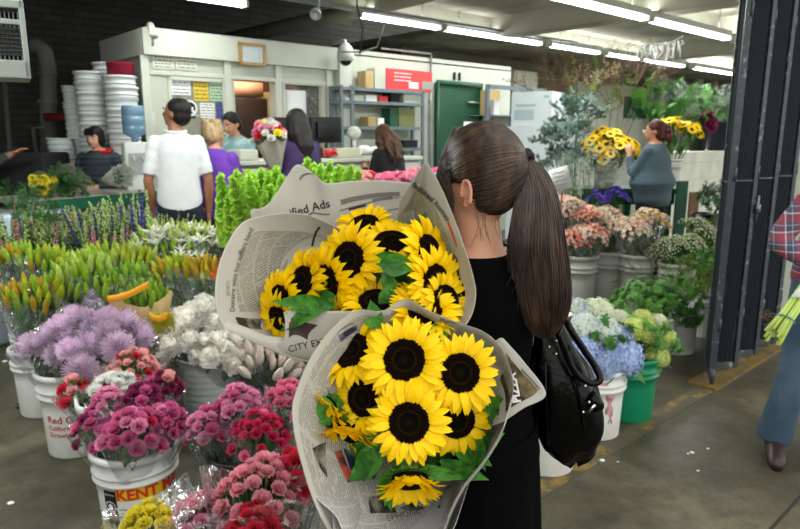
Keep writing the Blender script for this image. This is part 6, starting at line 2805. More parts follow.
def t_sprig(seed, n=16, L=1.0, lw=.10, ll=.2, bend=.3, round_=False, mi=0, tip=True, thick=.012, twigs=0):
    """leafy stem of unit length"""
    r_ = random.Random(seed)
    mb = MB()
    a0 = r_.random() * 6.28
    axis = [V((bend * t * t * math.cos(a0), bend * t * t * math.sin(a0), t * L)) for t in [i / 6 for i in range(7)]]
    mb.tube(axis, [thick] * 4 + [thick * .7, thick * .5, thick * .2], 4, 1)
    stems = [(axis, 1.0)]
    for k in range(twigs):
        t0 = r_.uniform(.25, .85)
        a = r_.random() * 6.28
        s0 = spline(axis, t0)
        e_ = s0 + V((math.cos(a) * .22, math.sin(a) * .22, .28)) * r_.uniform(.6, 1.2)
        m_ = s0.lerp(e_, .5) + V((math.cos(a) * .04, math.sin(a) * .04, -.02))
        ax2 = [s0, m_, e_]
        mb.tube(ax2, [thick * .6, thick * .4, thick * .15], 3, 1)
        stems.append((ax2, .5))
    for ax_, f in stems:
        m = max(3, int(n * f))
        for k in range(m):
            t = (.12 if f == 1 else .2) + .86 * (k + .5) / m * (1 if f == 1 else .9)
            c = spline(ax_, min(1, t))
            a = k * 2.39996 + r_.uniform(-.3, .3)
            d = V((math.cos(a), math.sin(a), .7 + .5 * t)).normalized()
            M = frame_from(c, V((-d.x * .6, -d.y * .6, 1)), d, s=1)
            s_ = r_.uniform(.75, 1.2) * (1 if t < .8 else .75)
            leaf(mb, M, ll * s_, lw * s_, curl=.25, fold=.25, nseg=3 if not round_ else 4, mi=mi, tipn=.6 if round_ else 1)
    return mb


def t_smallsun(seed):
    r_ = random.Random(seed)
    mb = MB()
    for lay in range(2):
        for k in range(15):
            a = 2 * pi * (k + .5 * lay) / 15 + r_.uniform(-.08, .08)
            M = Matrix.Rotation(a, 4, 'Z') @ Matrix.Translation((.3, 0, .02 * lay)) @ Matrix.Rotation(-.1 - .15 * lay + r_.uniform(-.1, .1), 4, 'Y')
            leaf(mb, M, .72, .27, curl=.12, fold=.2, nseg=3)
    mb.lathe([(0, .06), (.25, .08), (.36, .04), (.36, -.06), (0, -.1)], 14, None, 2)
    mb.lathe([(0, -.3), (.2, -.2), (.4, -.05)], 8, None, 1)
    mb.tube([(0, 0, -1.6), (0, 0, -.2)], .06, 5, 1)
    return mb


M_gstem = mat('flower_green_stem', '#4e7a35', rough=.6, var=.15)
M_gleaf = petal_mat('flower_green_leaf', '#3c6a28', tl=.25, rough=.55, var=.2, vscale=15)
M_gdark = petal_mat('dark_green_leaf', '#2d5623', tl=.15, rough=.5, var=.2, vscale=15)
M_gdk2 = mat('dark_stem_green', '#2c4a20', rough=.6)


def pm(name, col, **k):
    k.setdefault('rough', .6)
    k.setdefault('var', .12)
    k.setdefault('vscale', 30)
    k.setdefault('rand', .12)
    return petal_mat(name, col, **k)


TM = {}


def tmpl(kind):
    if kind in TM:
        return TM[kind]
    C = lambda col, col2=None, **k: pm('petal_' + kind, col, col2=col2, **k)
    g = M_gstem
    if kind.startswith('carn_'):
        cols = {'pink': ('#c2286f', '#a81f5c', '#e070a4'), 'rose': ('#cf4a88', '#bb3a76', '#eea0c4'), 'crimson': ('#c4124a', '#95102f', '#e03a6c'), 'wine': ('#6a1240', '#4d0a2b', '#96305f'), 'lightpink': ('#e87c92', '#de6f86', '#f7abb8'), 'red': ('#b8162e', '#8e0f20', '#d8324a'),
                'white': ('#e6e4da', '#d5d3c5', '#efeee8'), 'coral': ('#d64a55', '#f0a0a0', '#f2b4b0'), 'yellow': ('#f2dc10', '#f5e650', '#f8ea4a'), 'hot': ('#e2457e', '#c12a5c', '#f58db0')}
        c = cols[kind[5:]]
        m = C(c[0], c[1], c2scale=60)
        TM[kind] = [t_carnation(s).mesh('carnation', [m, M_gstem, pm('edge_' + kind, c[2])]) for s in (1, 2, 3)]
    elif kind == 'mum_lilac':
        m = C('#cbb0c9', '#dcc6da', c2scale=30, rand=.2)
        TM[kind] = [t_mum(s, 190, .35, .042, 1.0).mesh('chrysanthemum', [m, g]) for s in (1, 2)]
    elif kind == 'mum_white':
        m = C('#f2f1ea', '#e6e3d8', c2scale=20)
        TM[kind] = [t_mum(s, 150, .9, .075, 1.0, 0).mesh('chrysanthemum', [m, g]) for s in (1, 2)]
    elif kind == 'mum_blush':
        m = C('#e4d5cc', '#e6e3dc', c2scale=20)
        TM[kind] = [t_bud().mesh('chrysanthemum', [m, g])]
    elif kind.startswith('bud_'):
        c = {'orange': ('#d98a1e', '#8fa02a'), 'yellow': ('#c9bd22', '#8cae2c'), 'green': ('#7fa62c', '#a4bf3a'), 'lime': ('#9dbb4a', '#c8d27a'), 'deep': ('#5f8f24', '#7fa62c')}[kind[4:]]
        m = C(c[0], c[1], c2scale=9, c2lo=.4, c2hi=.6, rough=.45)
        TM[kind] = [t_bud().mesh('lily_bud', [m, g])]
    elif kind.startswith('lily_'):
        c = {'white': '#dfe0cf', 'orange': '#e8701a'}[kind[5:]]
        m = C(c)
        TM[kind] = [t_lily(s).mesh('lily', [m, M_gstem, mat('anther_brown', '#7a3d16')]) for s in (1, 2)]
    elif kind == 'bells':
        m = C('#9ccb3e', '#b9de62', c2scale=25, tl=.45)
        TM[kind] = [t_spike(s, 52, .16, .72, 'bell').mesh('bell_spike', [m, M_gstem]) for s in (1, 2, 3)]
    elif kind.startswith('stock_'):
        c = {'green': ('#9fb56a', '#cbd89a'), 'pink': ('#c98391', '#d9a9a8'), 'blue': ('#4c3f98', '#6a56b2'), 'navy': ('#2d2860', '#463a86'), 'lav': ('#9a8fb0', '#b5adc0'), 'coral': ('#c8677c', '#dc94a0')}[kind[6:]]
        m = C(c[0], c[1], c2scale=30)
        TM[kind] = [t_spike(s, 34, .065, .65, 'bud' if kind[6:] in ('green', 'lav') else 'flower', bare=.25).mesh('flower_spike', [m, M_gleaf]) for s in (1, 2, 3)]
    elif kind.startswith('alstro_'):
        c = {'coral': ('#e8705f', '#d84a3c'), 'pink': ('#eaa6a2', '#f0c6b8'), 'cream': ('#ece2c6', '#e6bcae'), 'yellow': ('#d3b65a', '#cf8f4a')}[kind[7:]]
        m = C(c[0], c[1], c2scale=30)
        TM[kind] = [t_cluster(s, 8, size=.44).mesh('alstroemeria', [m, M_gleaf, pm('petal_pale_throat', '#e0d2b4')]) for s in (1, 2)]
    elif kind.startswith('hyd_'):
        c = {'blue': ('#8ba3d2', '#b3c3e0'), 'pale': ('#b9cbd8', '#dfe3cd'), 'lime': ('#b9cc62', '#dfe690'), 'cream': ('#d3ddc0', '#e3e5cc')}[kind[4:]]
        m = C(c[0], c[1], c2scale=5, c2lo=.45, c2hi=.55, vscale=9)
        TM[kind] = [t_hydrangea(s).mesh('hydrangea', [m, M_gstem]) for s in (1, 2)]
    elif kind == 'wax':
        m = C('#c0c498', '#dee0c8', c2scale=40)
        TM[kind] = [t_cluster(s, 22, 1.0, 4, .17, False).mesh('waxflower', [m, M_gleaf]) for s in (1, 2)]
    elif kind == 'sun':
        TM[kind] = [t_smallsun(s).mesh('small_sunflower', [pm('petal_sun_small', '#ffdd10', vscale=60, var=.05), M_gstem, mat('small_disc', '#2a170b', rough=.8)]) for s in (1, 2)]
    elif kind.startswith('leafy_'):
        c = {'bright': '#649a40', 'mid': '#3f7230', 'dark': '#244a22', 'euc': '#587367', 'box': '#2f5f2a', 'fern': '#2c5a26', 'yellowg': '#7d8c3d', 'silver': '#98a494', 'brown': '#6f5a40'}[kind[6:]]
        m = pm('leaf_' + kind, c, var=.2, vscale=8, rand=.2, rough=.5)
        k_ = kind[6:]
        if k_ == 'fern':
            TM[kind] = [t_sprig(s, 30, 1, .03, .13, .5, twigs=8).mesh('fern_sprig', [m, M_gdk2]) for s in (1, 2)]
        elif k_ == 'euc':
            TM[kind] = [t_sprig(s, 26, 1, .085, .12, .45, True, twigs=5).mesh('eucalyptus_sprig', [m, mat('euc_stem', '#7c8a6f')]) for s in (1, 2, 3)]
        elif k_ == 'silver':
            TM[kind] = [t_sprig(s, 22, 1, .02, .12, .3, twigs=7).mesh('silver_sprig', [m, m]) for s in (1, 2)]
        elif k_ == 'brown':
            TM[kind] = [t_sprig(s, 14, 1, .02, .07, .35, twigs=9, thick=.009).mesh('dry_branch', [m, mat('dry_bark', '#5a4632', rough=.9)]) for s in (1, 2, 3)]
        elif k_ == 'yellowg':
            TM[kind] = [t_sprig(s, 22, 1, .035, .10, .3, twigs=6).mesh('leafy_sprig', [m, M_gstem]) for s in (1, 2)]
        else:
            TM[kind] = [t_sprig(s, 20, 1, .13, .22, .25, True, twigs=4).mesh('leafy_sprig', [m, M_gstem]) for s in (1, 2, 3)]
    elif kind == 'iris':
        m = C('#43308f', '#5e48b4', c2scale=20)
        TM[kind] = [t_cluster(s, 5, .6, 6, .55, False).mesh('iris', [m, M_gleaf]) for s in (1, 2)]
    elif kind == 'lime_fluff':
        m = C('#b5c81e', '#8fae1e', c2scale=30)
        TM[kind] = [t_cluster(s, 26, 1.0, 4, .16, False).mesh('fluffy_head', [m, M_gstem]) for s in (1, 2)]
    return TM[kind]


M_cel = cello('clear_cellophane', '#fbfcff', .12)
M_cel2 = cello('tinted_cellophane', '#e6ddf0', .12)
GN = {'carn': 'carnation', 'mum': 'chrysanthemum', 'bud': 'lily', 'lily': 'lily', 'stock': 'spike flower', 'alstro': 'alstroemeria', 'hyd': 'hydrangea', 'leafy': 'greenery', 'sun': 'sunflower'}


def bunch(name, label, cat, base, head, R, kinds, n, size, dome=1.15, spread=1.1, wrap=True, axis_dir=0.0, green=.5, wm=None, gm=None, wl=.0, group=None, sway=.12, nleaf=44, wopen=1.12, seed=0):
    """kinds: list of (kind, weight)"""
    base, head = V(base), V(head)
    ax = (head - base).normalized()
    e1 = ax.orthogonal().normalized()
    e2 = ax.cross(e1)
    L = (head - base).length
    root = thing(name, base, label, cat, group)
    tot = sum(w for _, w in kinds)
    G_ = MB()
    off = fr.random() * 6.28
    for i in range(n):
        q = fr.random() * tot
        for k, w in kinds:
            q -= w
            if q <= 0:
                break
        r = R * math.sqrt((i + .5) / n) * fr.uniform(.93, 1.05)
        a = i * 2.39996 + off
        rad = e1 * math.cos(a) + e2 * math.sin(a)
        h = dome * R * (1 - (r / R) ** 2) - dome * R * .5
        p = head + rad * r + ax * (h + fr.uniform(-.1, .1) * R)
        d = (ax + rad * (r / R) * spread + V((fr.uniform(-1, 1), fr.uniform(-1, 1), fr.uniform(-1, 1))) * sway).normalized()
        if axis_dir:
            d = d.lerp(V((0, 0, 1)), axis_dir).normalized()
        s_ = size * fr.uniform(.85, 1.15)
        me = fr.choice(tmpl(k))
        inst(me.name.split('.')[0], me, root, frame_from(p, d, roll=fr.random() * 6, s=s_))
        q_ = base + rad * (r / R) * .03
        if i % 2 == 0 or n < 14:
            G_.tube([q_, q_.lerp(p, .5) - rad * r * .25, p - d * s_ * .3], .0028, 4, 0, cap=False)
    for i in range(nleaf):
        a = fr.random() * 6.28
        t = fr.uniform(green, .98)
        rad = e1 * math.cos(a) + e2 * math.sin(a)
        rr_ = R * t * fr.uniform(.3, .95)
        c = base.lerp(head, t) + rad * rr_ - ax * R * .35
        M = frame_from(c, rad + ax * .3, ax + rad * fr.uniform(.1, .9), s=1)
        leaf(G_, M, min(.14, R * fr.uniform(.7, 1.1)), R * .28, curl=.2, nseg=3, mi=1)
    part('stems_and_leaves', G_, [M_gstem if gm is None else gm, M_gdark if gm is None else gm], root)
    if wrap:
        W_ = MB()
        nn_ = 30
        ph = fr.random() * 6

        def fn(u, v):
            a = 2 * pi * u
            rad = e1 * math.cos(a) + e2 * math.sin(a)
            rr_ = lerp(.018, R * wopen, v ** .85)
            f = 1 + (.10 * math.sin(a * 5 + ph + v * 3) + .06 * math.sin(a * 11 + ph)) * v
            hh = L * (.12 + .88 * v) + (.22 * R * v * math.sin(a * 3 + ph)) + wl * R * v + .12 * R * v
            return base + ax * hh + rad * rr_ * f
        W_.grid(fn, nn_, 8)
        part('cellophane_wrap' if wm is None or 'cello' in wm.name else 'paper_wrap', W_, wm or M_cel, root)
    return root


def bucket(name, pos, r, h, m, label, water=True, seg=40, cat='bucket', group=None, prof=None, handle=True, ang=0.0):
    pos = V((pos[0], pos[1], 0)) if len(pos) < 3 or pos[2] is None else V(pos)
    t = thing(name, pos, label, cat, group)
    mb = MB()
    mb.lathe(prof or bucket_prof(r, h), seg, Matrix.Translation(pos))
    part('bucket_shell', mb, m, t)
    if water:
        mb = MB()
        mb.lathe([(0, h * .55), (r * .92 - .006, h * .55)], seg, Matrix.Translation(pos))
        part('water', mb, mat('murky_water', '#1d241c', rough=.08), t)
    if handle:
        mb = MB()
        zc_ = h * .84
        pts = []
        for k in range(17):
            a = pi * k / 16
            pts.append(pos + Matrix.Rotation(ang, 3, 'Z') @ V(((r + .014) * math.cos(a), -(r + .02) * math.sin(a) * .97, zc_ - .10 * h * math.sin(a) * 3)))
        mb.tube(pts, .0022, 5)
        part('handle', mb, M_grey, t)
        mb = MB()
        for s in (-1, 1):
            mb.ball(pos + Matrix.Rotation(ang, 3, 'Z') @ V((s * (r + .012), 0, zc_)), (.008, .014, .014), 8, 6)
    return t


def wrap_on(pos, r_at, ang0, z0, eps=.0015):
    """maps flat x,y to the curved bucket side; ang0 measured from the side facing the camera"""
    def f(x, y):
        z = z0 + y
        r = r_at(z) + eps
        a = ang0 + x / r
        return V((pos[0] + r * math.cos(a), pos[1] + r * math.sin(a), pos[2] + z))
    return f


def kwall(r, h):
    rb = r * .86
    return lambda z: rb + (r - rb) * z / h


# ================================================================== left foreground
hB = .37
c1 = G(134, 442, hB); c1.z = 0
rK = .150
t = bucket('white_bucket', (c1.x, c1.y, 0), rK, hB, M_bucket, 'white bucket with red and yellow KENT lettering holding pink spray carnations', handle=False)
f = kwall(rK, hB)
toc = math.atan2(-c1.y, -c1.x)     # direction to the camera
mp = wrap_on(c1, f, toc, 0)
mb = MB()
mb.grid(lambda u, v: wrap_on(c1, f, toc - .08, .205, .0012)(u * .19 - .07, v * .055), 16, 2)
part('label_band', mb, mat('label_yellow', '#d8b41e', rough=.5), t)
mb = text_mb('KENT MAR', .060, .0022, 'LEFT', wrap_on(c1, f, toc - .56, .211, .0026), 3)
part('lettering', mb, mat('label_red', '#c8341c', rough=.5), t, smooth=False)
mb = MB()
mb.grid(lambda u, v: wrap_on(c1, f, toc - .08, .165, .0012)(u * .19 - .07, v * .008), 16, 1)
mb.grid(lambda u, v: wrap_on(c1, f, toc - .08, .135, .0012)(u * .14 - .07, v * .008), 16, 1)
part('small_print', mb, mat('print_grey', '#8c8f8a', rough=.6), t)
mb = MB()
mb.grid(lambda u, v: wrap_on(c1, f, toc - .95, .01, .0012)(u * .055, v * .235), 8, 8)
part('warning_label', mb, M_ink, t)
mb = text_mb('WARNING', .010, 0, 'LEFT', wrap_on(c1, f, toc - .95, .225, .0024), 0)
fw_ = wrap_on(c1, f, toc - .95, .18, .0024)
for k in range(24):
    a0_, a1_ = 2 * pi * k / 24, 2 * pi * (k + 1) / 24
    mb.add([fw_(.027 + r_ * math.cos(a), r_ * math.sin(a)) for r_, a in ((.019, a0_), (.022, a0_), (.022, a1_), (.019, a1_))], [(0, 1, 2, 3)])
mb.add([fw_(.027 + x, y) for x, y in ((-.008, -.014), (.008, -.014), (.010, .004), (0, .014), (-.010, .004))], [(0, 1, 2, 3, 4)])
part('warning_print', mb, M_paper, t, smooth=False)

BK1 = (c1.x, c1.y, .12)


def B_(c, dx=0, dy=0, z=.12):
    return V((c[0] + dx, c[1] + dy, z))


def hd(px, py, c, dy=0.0):
    return PY(px, py, c[1] + dy)


bunch('carnation_bunch', 'front bunch of pink spray carnations in film in the KENT lettered bucket', 'flowers', B_(c1, 0, -.05), hd(133, 427, c1, -.12), .105, [('carn_pink', 3), ('carn_rose', 2), ('carn_crimson', .3)], 24, .027, wopen=1.2)
bunch('carnation_bunch', 'dark pink carnation bunch leaning out at the left of the KENT lettered bucket', 'flowers', B_(c1, -.07, 0), hd(92, 427, c1, -.02), .075, [('carn_wine', 2), ('carn_pink', 2), ('bud_deep', 1.2)], 17, .023)
bunch('carnation_bunch', 'pink carnation bunch at the right of the KENT lettered bucket', 'flowers', B_(c1, .06, 0), hd(167, 419, c1, -.03), .08, [('carn_pink', 3), ('carn_rose', 1)], 20, .025)
bunch('carnation_bunch', 'wine red carnation bunch standing behind the pink ones of the KENT lettered bucket', 'flowers', B_(c1, .0, .06), hd(143, 400, c1, .06), .085, [('carn_wine', 3), ('carn_pink', 1)], 20, .026)
bunch('carnation_bunch', 'rose carnation bunch behind and left in the KENT lettered bucket', 'flowers', B_(c1, -.04, .05), hd(108, 404, c1, .07), .08, [('carn_pink', 3), ('carn_rose', 3)], 18, .025)

c2 = G(247, 446, hB); c2.z = 0
bucket('black_bucket', (c2.x, c2.y, 0), .145, hB, mat('black_bucket_plastic', '#101214', rough=.35), 'black bucket of pink and crimson carnations left of the lower bouquet', handle=False)
bunch('carnation_bunch', 'crimson carnation bunch in film, front right of the black bucket', 'flowers', B_(c2, .02, -.05), hd(262, 430, c2, -.10), .105, [('carn_crimson', 4), ('carn_hot', 1)], 30, .020)
bunch('carnation_bunch', 'pale rose carnation bunch at the left of the black bucket', 'flowers', B_(c2, -.07, -.0), hd(205, 424, c2, -.03), .075, [('carn_rose', 3), ('carn_pink', 2)], 18, .024)
bunch('carnation_bunch', 'rose pink carnation bunch in the middle of the black bucket', 'flowers', B_(c2, .0, .04), hd(238, 404, c2, .03), .10, [('carn_rose', 3), ('carn_pink', 1)], 26, .026)
bunch('carnation_bunch', 'bright pink carnation bunch at the right behind the crimson ones', 'flowers', B_(c2, .07, .03), hd(290, 397, c2, .04), .085, [('carn_hot', 3), ('carn_rose', 1)], 22, .024)

# white square tall bucket
c3 = G(112, 392, .42); c3.z = 0
t = thing('square_bucket', (c3.x, c3.y, 0), 'tall rounded square white bucket between the KENT and strawberry buckets', 'bucket')
mb = MB()


def sq(r, z, seg=40):
    return [V((c3.x, c3.y, 0)) + Matrix.Rotation(.5, 3, 'Z') @ V((math.copysign(abs(math.cos(a)) ** .45, math.cos(a)) * r, math.copysign(abs(math.sin(a)) ** .45, math.sin(a)) * r, z)) for a in [2 * pi * i / seg for i in range(seg)]]


rows_ = [sq(.02, .003), sq(.09, 0), sq(.10, .01), sq(.135, .38), sq(.148, .385), sq(.15, .42), sq(.138, .42), sq(.13, .37), sq(.095, .02), sq(.01, .02)]
mb.add([p for r_ in rows_ for p in r_], [(j * 40 + i, j * 40 + (i + 1) % 40, (j + 1) * 40 + (i + 1) % 40, (j + 1) * 40 + i) for j in range(len(rows_) - 1) for i in range(40)])
part('bucket_shell', mb, M_bucket, t)
bunch('carnation_bunch', 'white carnation bunch in the tall square bucket', 'flowers', B_(c3, 0, -.03), hd(118, 386, c3, -.05), .11, [('carn_white', 5), ('carn_lightpink', .8)], 24, .030, dome=.6)
bunch('carnation_bunch', 'coral red carnation bunch behind the white carnations', 'flowers', B_(c3, .02, .04), hd(135, 366, c3, .08), .12, [('carn_coral', 3), ('carn_red', 1)], 34, .021)
bunch('carnation_bunch', 'red carnation bunch leaning left out of the tall square bucket', 'flowers', B_(c3, -.05, 0), hd(74, 390, c3, -.0), .075, [('carn_red', 2), ('bud_deep', 1.5), ('carn_coral', 1)], 16, .027)
bunch('carnation_bunch', 'plum carnation bunch at the right of the tall square bucket', 'flowers', B_(c3, .06, -.02), hd(165, 386, c3, .0), .085, [('carn_wine', 3), ('carn_pink', .5), ('carn_coral', 1)], 20, .025)

# strawberry bucket
c4 = G(71, 366, .42); c4.z = 0
t = bucket('white_bucket', (c4.x, c4.y, 0), .155, .42, M_bucket, 'white bucket with red California Strawberries lettering at the left', handle=False)
f4 = kwall(.155, .42)
to4 = math.atan2(-c4.y, -c4.x)
mb = text_mb('Red Gem', .050, .001, 'LEFT', wrap_on(c4, f4, to4 - .98, .185, .002), 2)
mb.join(text_mb('California', .034, .0005, 'LEFT', wrap_on(c4, f4, to4 - .98, .148, .002), 2))
mb.join(text_mb('Strawberries', .036, .0005, 'LEFT', wrap_on(c4, f4, to4 - .98, .112, .002), 2))
part('lettering', mb, mat('label_dull_red', '#b23a34', rough=.6), t, smooth=False)
mb = MB()
mb.grid(lambda u, v: wrap_on(c4, f4, to4 - .42, .02, .001)(u * .07, v * .02), 8, 2)
part('label_smear', mb, mat('pale_label_blue', '#9fb2ba', rough=.6), t)
for (px, py, dx, dy, R, n, lb) in ((52, 338, -.06, -.0, .135, 7, 'lilac chrysanthemum bunch at the far left above the strawberry bucket'),
                                   (85, 345, .0, -.08, .12, 6, 'lilac chrysanthemum bunch front and middle above the strawberry bucket'),
                                   (120, 328, .08, .0, .13, 6, 'lilac chrysanthemum bunch at the right next to the coral carnations'),
                                   (90, 318, .0, .08, .13, 6, 'lilac chrysanthemum bunch at the back with a twisted film tip')):
    bunch('chrysanthemum_bunch', lb, 'flowers', B_(c4, dx * .6, dy * .6), hd(px, py + 5, c4, dy), R * 1.08, [('mum_lilac', 1)], n, .072, wopen=1.25, spread=.8, dome=.5)
mb = MB()
q = hd(93, 306, c4, .0)
mb.grid(lambda u, v: q + V((.05 * (1 - v) ** 1.5 * math.cos(6.28 * u) + .012 * math.cos(6.28 * u), .04 * (1 - v) * math.sin(6.28 * u), .0 + .09 * v)), 14, 6)
part('film_tip', mb, M_cel2, bpy.data.objects['chrysanthemum_bunch.003'])

# ribbed bucket with white chrysanthemums
c5 = G(208, 352, .40); c5.z = 0
prof5 = [(0, 0), (.125, 0)]
for k in range(9):
    z = .03 + .036 * k
    rr5 = .127 + .03 * z / .4
    prof5 += [(rr5, z), (rr5 + .006, z + .012), (rr5 + .001, z + .024)]
prof5 += [(.160, .385), (.170, .39), (.168, .40), (.152, .398), (.12, .02), (0, .02)]
bucket('ribbed_bucket', (c5.x, c5.y, 0), .155, .40, mat('clear_white_plastic', '#a9aeab', rough=.3, alpha=.92), 'ribbed translucent bucket holding the white chrysanthemums', prof=prof5, handle=False)
c5b = G(262, 348, .40); c5b.z = 0
bucket('ribbed_bucket', (c5b.x, c5b.y + .15, 0), .155, .40, MC['clear_white_plastic'], 'second ribbed bucket, right behind, hidden by the white and blush flowers', prof=prof5, handle=False)
for (px, py, dy, R, n, kd, sz, lb, cc) in ((180, 325, -.04, .11, 9, 'mum_white', .056, 'white chrysanthemum bunch nearest to the yellow paper wrap', c5),
                                       (203, 300, .08, .14, 12, 'mum_white', .056, 'white chrysanthemum bunch at the back in milky net', c5),
                                       (222, 332, -.06, .13, 13, 'mum_white', .05, 'white chrysanthemum bunch in the middle beside the upper bouquet paper', c5),
                                       (246, 315, .05, .14, 13, 'mum_white', .05, 'white chrysanthemum bunch directly left of the upper bouquet paper', c5b)):
    bunch('chrysanthemum_bunch', lb, 'flowers', B_(cc, 0, dy * .5), hd(px, py + 16, cc, dy), R * 1.1, [(kd, 1)], n + 4, sz * 1.1, wopen=1.22, dome=.8, nleaf=60, gm=M_gdark)
for (px, py, dy, lb) in ((250, 357, -.04, 'blush white tulip shaped bunch below the upper bouquet paper'), (284, 363, .0, 'blush white tulip shaped bunch farther right below the bouquet paper')):
    bunch('tulip_bunch', lb, 'flowers', B_(c5b, .02, .0), hd(px, py, c5b, dy), .13, [('mum_blush', 1)], 40, .15, wopen=1.2, dome=.9, spread=.9, gm=M_gdark)

# bottom edge bunches in a bucket below the frame
c6 = G(238, 590, .36); c6.z = 0
bucket('black_bucket', (c6.x, c6.y, 0), .15, .36, mat('black_bucket_plastic', '#101214'), 'dark bucket at the bottom edge under the light pink carnations', handle=False)
c7 = G(165, 610, .34); c7.z = 0
bucket('white_bucket', (c7.x, c7.y, 0), .15, .34, M_bucket, 'bucket below the bottom edge under the yellow carnations', handle=False)
bunch('carnation_bunch', 'light pink carnation bunch in shiny film at the bottom edge', 'flowers', B_(c6, .02, .0), PY(262, 488, c6.y + .06), .125, [('carn_lightpink', 1)], 40, .022, wopen=1.25)
bunch('carnation_bunch', 'red carnation bunch behind the light pink one, touching the lower bouquet', 'flowers', B_(c6, .08, .06), PY(302, 468, c6.y + .12), .08, [('carn_crimson', 2), ('carn_red', 2)], 24, .021)
bunch('carnation_bunch', 'dark red carnation bunch cut by the bottom edge below the light pink one', 'flowers', B_(c6, .0, -.05), PY(255, 525, c6.y - .06), .075, [('carn_red', 1)], 22, .019)
bunch('carnation_bunch', 'yellow carnation bunch in clear film in front of the KENT lettered bucket', 'flowers', B_(c7, -.02, .02), PY(150, 527, c7.y + .08), .085, [('carn_yellow', 1)], 20, .024, wopen=1.35, wl=.3)
bunch('carnation_bunch', 'deep pink carnation bunch in pointed film beside the yellow one', 'flowers', B_(c7, .05, .02), PY(198, 518, c7.y + .10), .085, [('carn_hot', 1), ('carn_lightpink', 1.2), ('carn_wine', .6)], 24, .021, wopen=1.3, wl=.4)
mb = MB()
qa, qb, qc, qd = PY(152, 500, c7.y + .1), PY(186, 474, c7.y + .1), PY(212, 498, c7.y + .08), PY(180, 529, c7.y)
mb.grid(lambda u, v: qa.lerp(qb, u).lerp(qd.lerp(qc, u), v) + V((0, .02 * math.sin(u * 9 + v * 4), .006 * math.sin(v * 15))), 12, 12)
part('film_corner', mb, M_cel, bpy.data.objects['carnation_bunch.%03d' % (len([o for o in bpy.data.objects if o.name.startswith('carnation_bunch')]) - 1)])

# ================================================================== lilies behind
def plain_bucket(px, py, h, r, m, label, Y=None):
    c = G(px, py, h) if Y is None else PY(px, py, Y)
    c.z = 0
    bucket('white_bucket', (c.x, c.y, 0), r, h, m, label, handle=False, seg=28)
    return c


cL1 = plain_bucket(40, 345, .38, .15, M_bucket, 'bucket of orange and yellow lily buds at the left edge', Y=3.4)
cL2 = plain_bucket(102, 335, .38, .15, M_bucket, 'bucket of green lily buds behind the lilac chrysanthemums', Y=3.45)
cL3 = plain_bucket(150, 330, .38, .15, M_bucket, 'bucket of wrapped green lilies left of the white chrysanthemums', Y=3.3)
cL4 = plain_bucket(205, 318, .38, .15, M_bucket, 'bucket of orange lily buds behind the white chrysanthemums', Y=3.75)
cL5 = plain_bucket(120, 300, .38, .15, M_bucket, 'bucket of yellow green lilies in the second row', Y=3.85)
cL6 = plain_bucket(185, 285, .38, .15, M_bucket, 'bucket of white lilies in the back row', Y=4.15)
cL7 = plain_bucket(35, 315, .38, .15, M_bucket, 'bucket of mixed lilies near the plastic wrapped crate', Y=3.9)


def lily(label, c, px, py, dy, R, kinds, n, size=.10, **k):
    k.setdefault('spread', .35)
    k.setdefault('wopen', 1.1)
    return bunch('lily_bunch', label, 'flowers', B_(c, 0, dy * .5), hd(px, py, c, dy), R, kinds, n, size, dome=.5, axis_dir=.3, nleaf=44, green=.55, gm=None, **k)


lily('orange and yellow lily bud bunch at the left edge, lowest of the lilies', cL1, 38, 300, -.08, .15, [('bud_orange', 2), ('bud_yellow', 2), ('bud_green', 2)], 34)
lily('green and yellow lily bud bunch just above the lilac chrysanthemums', cL1, 72, 290, .0, .14, [('bud_green', 3), ('bud_yellow', 2)], 34)
for (px, py) in ((8, 285), (26, 290)):
    pass
r_ = lily('lily bunch with open orange flowers at the left edge', cL1, 12, 296, .05, .10, [('lily_orange', 2), ('bud_orange', 2), ('bud_green', 1)], 12, .07)
lily('tall green lily bud bunch in the middle behind the lilac flowers', cL2, 85, 272, .0, .15, [('bud_green', 3), ('bud_lime', 2)], 36)
lily('lime lily bud bunch right of the tall green one', cL2, 108, 290, -.06, .12, [('bud_green', 2), ('bud_yellow', 1), ('bud_deep', 1)], 28)
lily('green lily bunch wrapped in tan paper with an orange band', cL3, 143, 298, -.02, .12, [('bud_deep', 3), ('bud_green', 2)], 34, .075, wm=petal_mat('tan_wrap_paper', '#c9ad7c', tl=.3, rough=.7, var=.06), wopen=1.25)
lily('green lily bunch in yellow green film beside the tan wrapped one', cL3, 128, 280, .08, .11, [('bud_deep', 3), ('bud_green', 1)], 26, .075)
lily('orange lily bud bunch behind the white chrysanthemums, right', cL4, 205, 275, .0, .13, [('bud_orange', 4), ('bud_yellow', 1), ('lily_orange', .25)], 30)
lily('yellow orange lily bud bunch behind the white chrysanthemums, left', cL4, 172, 275, .05, .13, [('bud_orange', 2), ('bud_yellow', 3), ('bud_green', 1)], 30)
lily('yellow green lily bunch in the second row center', cL5, 100, 262, .05, .14, [('bud_yellow', 2), ('bud_green', 2)], 30)
lily('pale yellow green lily bunch with a yellow paper tag', cL5, 135, 262, .0, .13, [('bud_yellow', 3), ('bud_lime', 2)], 30)
lily('white lily bunch at the back left of the white lilies', cL6, 160, 238, .0, .17, [('lily_white', 3), ('bud_lime', 3), ('bud_green', 3)], 40, .085)
lily('white lily bunch at the back right of the white lilies', cL6, 197, 238, .05, .17, [('lily_white', 4), ('bud_lime', 3), ('bud_green', 1)], 42, .085)
lily('white and green lily bunch below the man in the white polo', cL6, 180, 252, -.10, .16, [('lily_white', 2), ('bud_green', 3), ('bud_lime', 2)], 28, .075)
lily('orange tipped lily bunch behind the orange ones at the left', cL7, 15, 262, .05, .14, [('bud_orange', 1), ('bud_green', 3), ('bud_yellow', 1)], 28)
